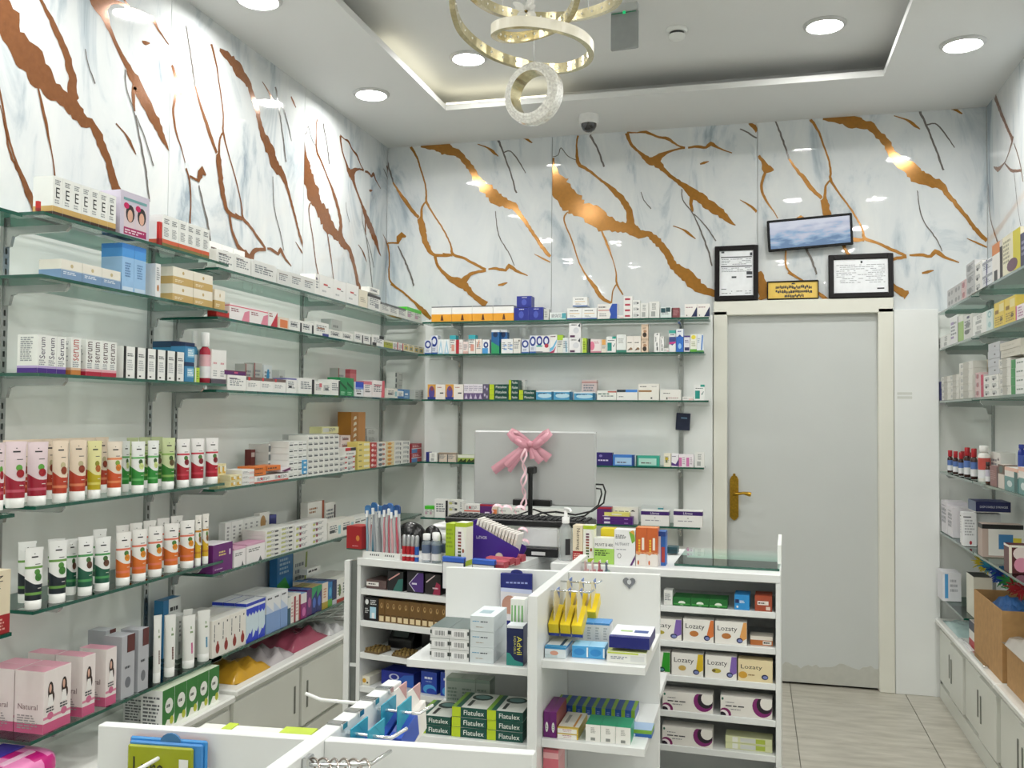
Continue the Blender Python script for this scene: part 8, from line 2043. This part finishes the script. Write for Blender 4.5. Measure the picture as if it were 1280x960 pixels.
for i in range(7):
    MB().pipe([(-0.12, -0.16 + i * 0.05, 0.02 + 0.01 * (i % 2)), (0.10, -0.14 + i * 0.05, 0.05 + 0.008 * (i % 3)), (0.11, -0.14 + i * 0.05, 0.02)], 0.003, mat('e2e3df', 0.3), 6).build('wire', t)
for z, x in ((0.03, -0.1), (0.052, 0.09), (0.045, 0.0)):
    MB().pipe([(x, -0.2, z), (x, 0.2, z + 0.015)], 0.004, mat('e2e3df', 0.3), 6).build('rail', t)
MB().box(-0.02, -0.05, 0.0, 0.09, 0.06, 0.035, mat('d9dad4', 0.4)).build('end_plate', t, 0.004)

# cartons on the cabinet past the door
CBD, CBI = mat('b98f5c', 0.7, vary=0.12), mat('b98f5c', 0.7, vary=0.12)
def open_box(label, x0, y0, z0, x1, y1, z1, m, mi, flaps=True):
    t = thing('cardboard_box', label, 'box', (x0, y0, z0))
    w, d, h = x1 - x0, y1 - y0, z1 - z0; k = 0.004
    MB().box(0, 0, 0, w, d, k, mi).build('floor_panel', t)
    for n, a in (('side_panel', (0, 0, k, k, d, h)), ('side_panel', (w - k, 0, k, w, d, h)), ('side_panel', (k, 0, k, w - k, k, h)), ('side_panel', (k, d - k, k, w - k, d, h))):
        MB().box(*a, m).build(n, t)
    if flaps:
        MB().hexa([(0, 0, h), (0.003, 0, h), (0, d, h), (0.003, d, h), (-0.02, 0, h + 0.06), (-0.017, 0, h + 0.06), (-0.02, d, h + 0.06), (-0.017, d, h + 0.06)], m).build('flap', t)
    return t
open_box('tall open cardboard box on the cabinet past the door', 0.975, 4.20, 0.4235, 1.195, 4.70, 0.715, CBD, CBI, False)
tag(soft(MB(), 1.0, 4.3, 0.62, 1.18, 4.62, 0.76, mat('2f5f9a', 0.5, vary=0.2), seed=3, bump=0.4).build('cloth_bundle'), 'blue bundle inside the tall open cardboard box', 'bundle')
open_box('low wide cardboard box on the cabinet past the door', 0.985, 3.55, 0.4235, 1.20, 4.17, 0.60, CBD, CBI, False)
tag(soft(MB(), 0.96, 3.62, 0.6006, 1.195, 4.15, 0.70, film('c9c4bc', 0.7), seed=21, bump=0.5).build('plastic_bag'), 'clear plastic bag bulging out of the low cardboard box', 'bag')
t = open_box('small open carton striped navy white and red', 0.985, 4.715, 0.4235, 1.14, 4.855, 0.545, mat('e6e3dd', 0.4), CBI, False)
mb = MB()
mb.box(-0.0008, -0.0008, 0.0, 0.156, 0.141, 0.038, mat('b8232c', 0.4)); mb.build('red_band', t)
MB().box(-0.0008, -0.0008, 0.08, 0.156, 0.0005, 0.122, mat('16203c', 0.4)).build('navy_band', t)
MB().box(-0.0008, -0.0008, 0.08, 0.0005, 0.141, 0.122, mat('16203c', 0.4)).build('navy_band', t)
t = tag(soft(MB(), 0.965, 5.0, 0.4235, 1.15, 5.4, 0.455, film('b9d2d0', 0.8), seed=31, bump=0.4).build('plastic_sleeve'), 'pale aqua plastic sleeves lying by the door wall', 'sleeve')
t = tag(soft(MB(), 0.955, 4.72, 0.4235, 0.985, 4.98, 0.44, film('d9dbda', 0.8), seed=33, bump=0.4).build('plastic_sleeve'), 'clear plastic sleeve before the striped carton', 'sleeve')
t = thing('steel_tray', 'shiny steel tray before the tall cardboard box', 'tray', (0.952, 4.42, 0.4235))
MB().box(0, 0, 0, 0.022, 0.26, 0.012, CHROME).build('tray_edge', t, 0.002)
# feather duster
t = thing('feather_duster', 'multicoloured feather duster lying over the cream carton', 'duster', (1.07, 4.98, 0.80))
mb = MB(); r = random.Random(9)
DC = [mat(c, 0.7) for c in ('d8c83a', '2f8fae', '2450b4', '2f8a4a', 'a8242e')]
for i in range(260):
    s = r.random(); y = -s * 0.75
    a = r.uniform(0, 2 * pi); L = r.uniform(0.03, 0.055)
    c = Vector((0, y, 0.0 + 0.01 * sin(s * 6))); d = Vector((cos(a), r.uniform(-.5, .5), sin(a))).normalized() * L
    n = d.cross(Vector((0, 1, 0.1))).normalized() * 0.006
    m = DC[min(4, int(s * 5 + r.uniform(-.4, .4)))] if s > 0.05 else DC[0]
    mb.face([c + n, c - n, c + d - n * 0.3, c + d + n * 0.3], m)
o = mb.build('feather_head', t); o['kind'] = 'stuff'
MB().pipe([(0, 0.02, 0), (0, -0.85, 0)], 0.006, mat('6d1a22', 0.4), 8).build('handle', t)

# ================================================================ chandelier
t = thing('chandelier', 'gold spiral ribbon chandelier with crystal ring hanging from the ceiling', 'chandelier', (-0.62, 2.55, ZT))
O = Vector((-0.62, 2.55, ZT))
SPA = [(-0.789, 2.36, 2.666), (-0.809, 2.42, 2.634), (-0.822, 2.55, 2.614), (-0.776, 2.68, 2.594), (-0.674, 2.75, 2.571), (-0.573, 2.75, 2.553), (-0.49, 2.7, 2.549), (-0.451, 2.6, 2.543), (-0.459, 2.5, 2.541), (-0.505, 2.42, 2.539), (-0.584, 2.38, 2.544), (-0.65, 2.38, 2.546), (-0.69, 2.42, 2.549), (-0.687, 2.5, 2.563), (-0.644, 2.58, 2.59), (-0.57, 2.62, 2.623), (-0.515, 2.6, 2.651), (-0.473, 2.5, 2.663), (-0.467, 2.4, 2.665)]
SPB = [(-0.759, 2.38, 2.678), (-0.758, 2.45, 2.667), (-0.741, 2.58, 2.685), (-0.682, 2.68, 2.697), (-0.588, 2.7, 2.691), (-0.482, 2.65, 2.669), (-0.384, 2.55, 2.646), (-0.346, 2.45, 2.636), (-0.346, 2.36, 2.638)]
def smooth(pts, n=6):
    out = []
    for i in range(len(pts) - 1):
        p0, p1, p2, p3 = (Vector(pts[max(0, i - 1)]), Vector(pts[i]), Vector(pts[i + 1]), Vector(pts[min(len(pts) - 1, i + 2)]))
        for k in range(n):
            s = k / n
            out.append(0.5 * (2 * p1 + (p2 - p0) * s + (2 * p0 - 5 * p1 + 4 * p2 - p3) * s * s + (3 * p1 - p0 - 3 * p2 + p3) * s ** 3))
    return out + [Vector(pts[-1])]
GLD = mat('dacfa8', 0.2, 0.85, vary=0.15, scale=60)
CRM = mat('e9e4d2', 0.35)
CRY = mat('f2f0ea', 0.06, 0.0, vary=0.25, scale=140, coat=1.0)
for sp in (SPA, SPB):
    pts = smooth(sp); cen = sum(pts, Vector()) / len(pts)
    rows = []
    for i, p in enumerate(pts):
        tg = (pts[min(i + 1, len(pts) - 1)] - pts[max(i - 1, 0)]).normalized()
        n = tg.cross(Vector((0, 0, 1))).normalized()
        if n.dot(p - cen) < 0: n = -n
        if rows and n.dot(last) < 0: n = -n
        last = n
        u = Vector((0, 0, 1)) * 0.0145
        rows.append([p - O + n * 0.008 - u, p - O + n * 0.008 + u, p - O - n * 0.008 + u, p - O - n * 0.008 - u])
    MB().grid(rows, GLD, close=True, smooth=False, matf=lambda i, j: CRM if j == 0 else GLD).build('spiral_ribbon', t)
    mb = MB()
    for i in range(0, len(rows) - 1, 2):
        a = (rows[i][2] + rows[i][3]) / 2
        mb.lathe([(0.001, -0.004), (0.004, 0), (0.001, 0.004)], CRY, 6, c=tuple(a))
    o = mb.build('crystal_beads', t); o['kind'] = 'stuff'
# crystal ring
rc = Vector((-0.619, 2.60, 2.427)) - O
rows = []; beads = MB()
nrm = Vector((-0.30, -0.95, 0.0)).normalized(); sd = Vector((0, 0, 1)).cross(nrm)
for i in range(49):
    a = 2 * pi * i / 48
    d = sd * cos(a) + Vector((0, 0, 1)) * sin(a)
    ri, ro = 0.062, 0.088
    rows.append([rc + d * ri - nrm * 0.028, rc + d * ro - nrm * 0.018, rc + d * (ro + 0.002), rc + d * ro + nrm * 0.018, rc + d * ri + nrm * 0.028])
ringo = MB().grid(rows, CRY, smooth=False).build('crystal_ring', t)
rows = []
for i in range(49):
    a = 2 * pi * i / 48
    d = sd * cos(a) + Vector((0, 0, 1)) * sin(a)
    rows.append([rc + d * 0.062 - nrm * 0.028, rc + d * 0.0605, rc + d * 0.062 + nrm * 0.028])
MB().grid(rows, GLD).build('gold_lining', ringo)
for i in range(96):
    a = 2 * pi * i / 96
    d = sd * cos(a) + Vector((0, 0, 1)) * sin(a)
    for s in (-1, 1):
        for rr in (0.069, 0.0765, 0.084):
            c = rc + d * rr + nrm * s * (0.0285 - (rr - 0.062) * 0.38)
            beads.lathe([(0.0005, -0.0022), (0.0022, 0), (0.0005, 0.0022)], CRY, 5, c=tuple(c), cap=False)
o = beads.build('crystal_beads', ringo); o['kind'] = 'stuff'
# crystal flower
fc_ = Vector((-0.618, 2.50, 2.628)) - O
for k, (dx, dz, L) in enumerate(((-0.8, 0.55, 0.045), (-0.5, -0.35, 0.032), (0.5, 0.9, 0.05), (0.75, 0.3, 0.03), (0.8, -0.55, 0.036), (0.1, 0.2, 0.02))):
    d = Vector((dx, -0.2, dz)).normalized()
    rows = []
    w = d.cross(Vector((0, 1, 0))).normalized()
    for i in range(7):
        s = i / 6; hw = 0.011 * sin(pi * min(0.97, s * 0.85 + 0.08))
        p = fc_ + d * L * s
        rows.append([p + w * hw * cos(b) + Vector((0, 1, 0)) * hw * 0.35 * sin(b) for b in (0, pi / 3, 2 * pi / 3, pi, 4 * pi / 3, 5 * pi / 3)])
    MB().grid(rows, film('f2f2ee', 0.55), close=True, smooth=False).build('crystal_petal', t)
MB().lathe([(0.002, -0.006), (0.007, 0), (0.002, 0.006)], mat('5a4a22', 0.2, 0.8), 10, c=tuple(fc_)).build('flower_centre', t)
for x, y, z in ((-0.619, 2.60, 2.515), (-0.585, 2.50, 2.66), (-0.72, 2.62, 2.69), (-0.46, 2.6, 2.66)):
    p = Vector((x, y, z)) - O
    MB().pipe([p, (p.x, p.y, 0)], 0.0009, mat('b9bab8', 0.3, 0.5), 5).build('suspension_wire', t)
MB().lathe([(0.12, 0), (0.12, -0.03), (0.11, -0.035)], GLD, 28).build('ceiling_plate', t)

# rows of look-alikes share a group
for key, obs in _seen.items():
    if len(obs) > 1:
        for o in obs:
            o['group'] = key
t = thing('wall_sticker', 'faint pale two line sticker on the white wall beside the door', 'sticker', (0.795, YB - 0.0302, 1.60))
for z in (0.0, 0.022):
    MB().box(-0.038, -0.0006, z, 0.038, 0.0002, z + 0.014, mat('d3d6d0', 0.5)).build('print_line', t)
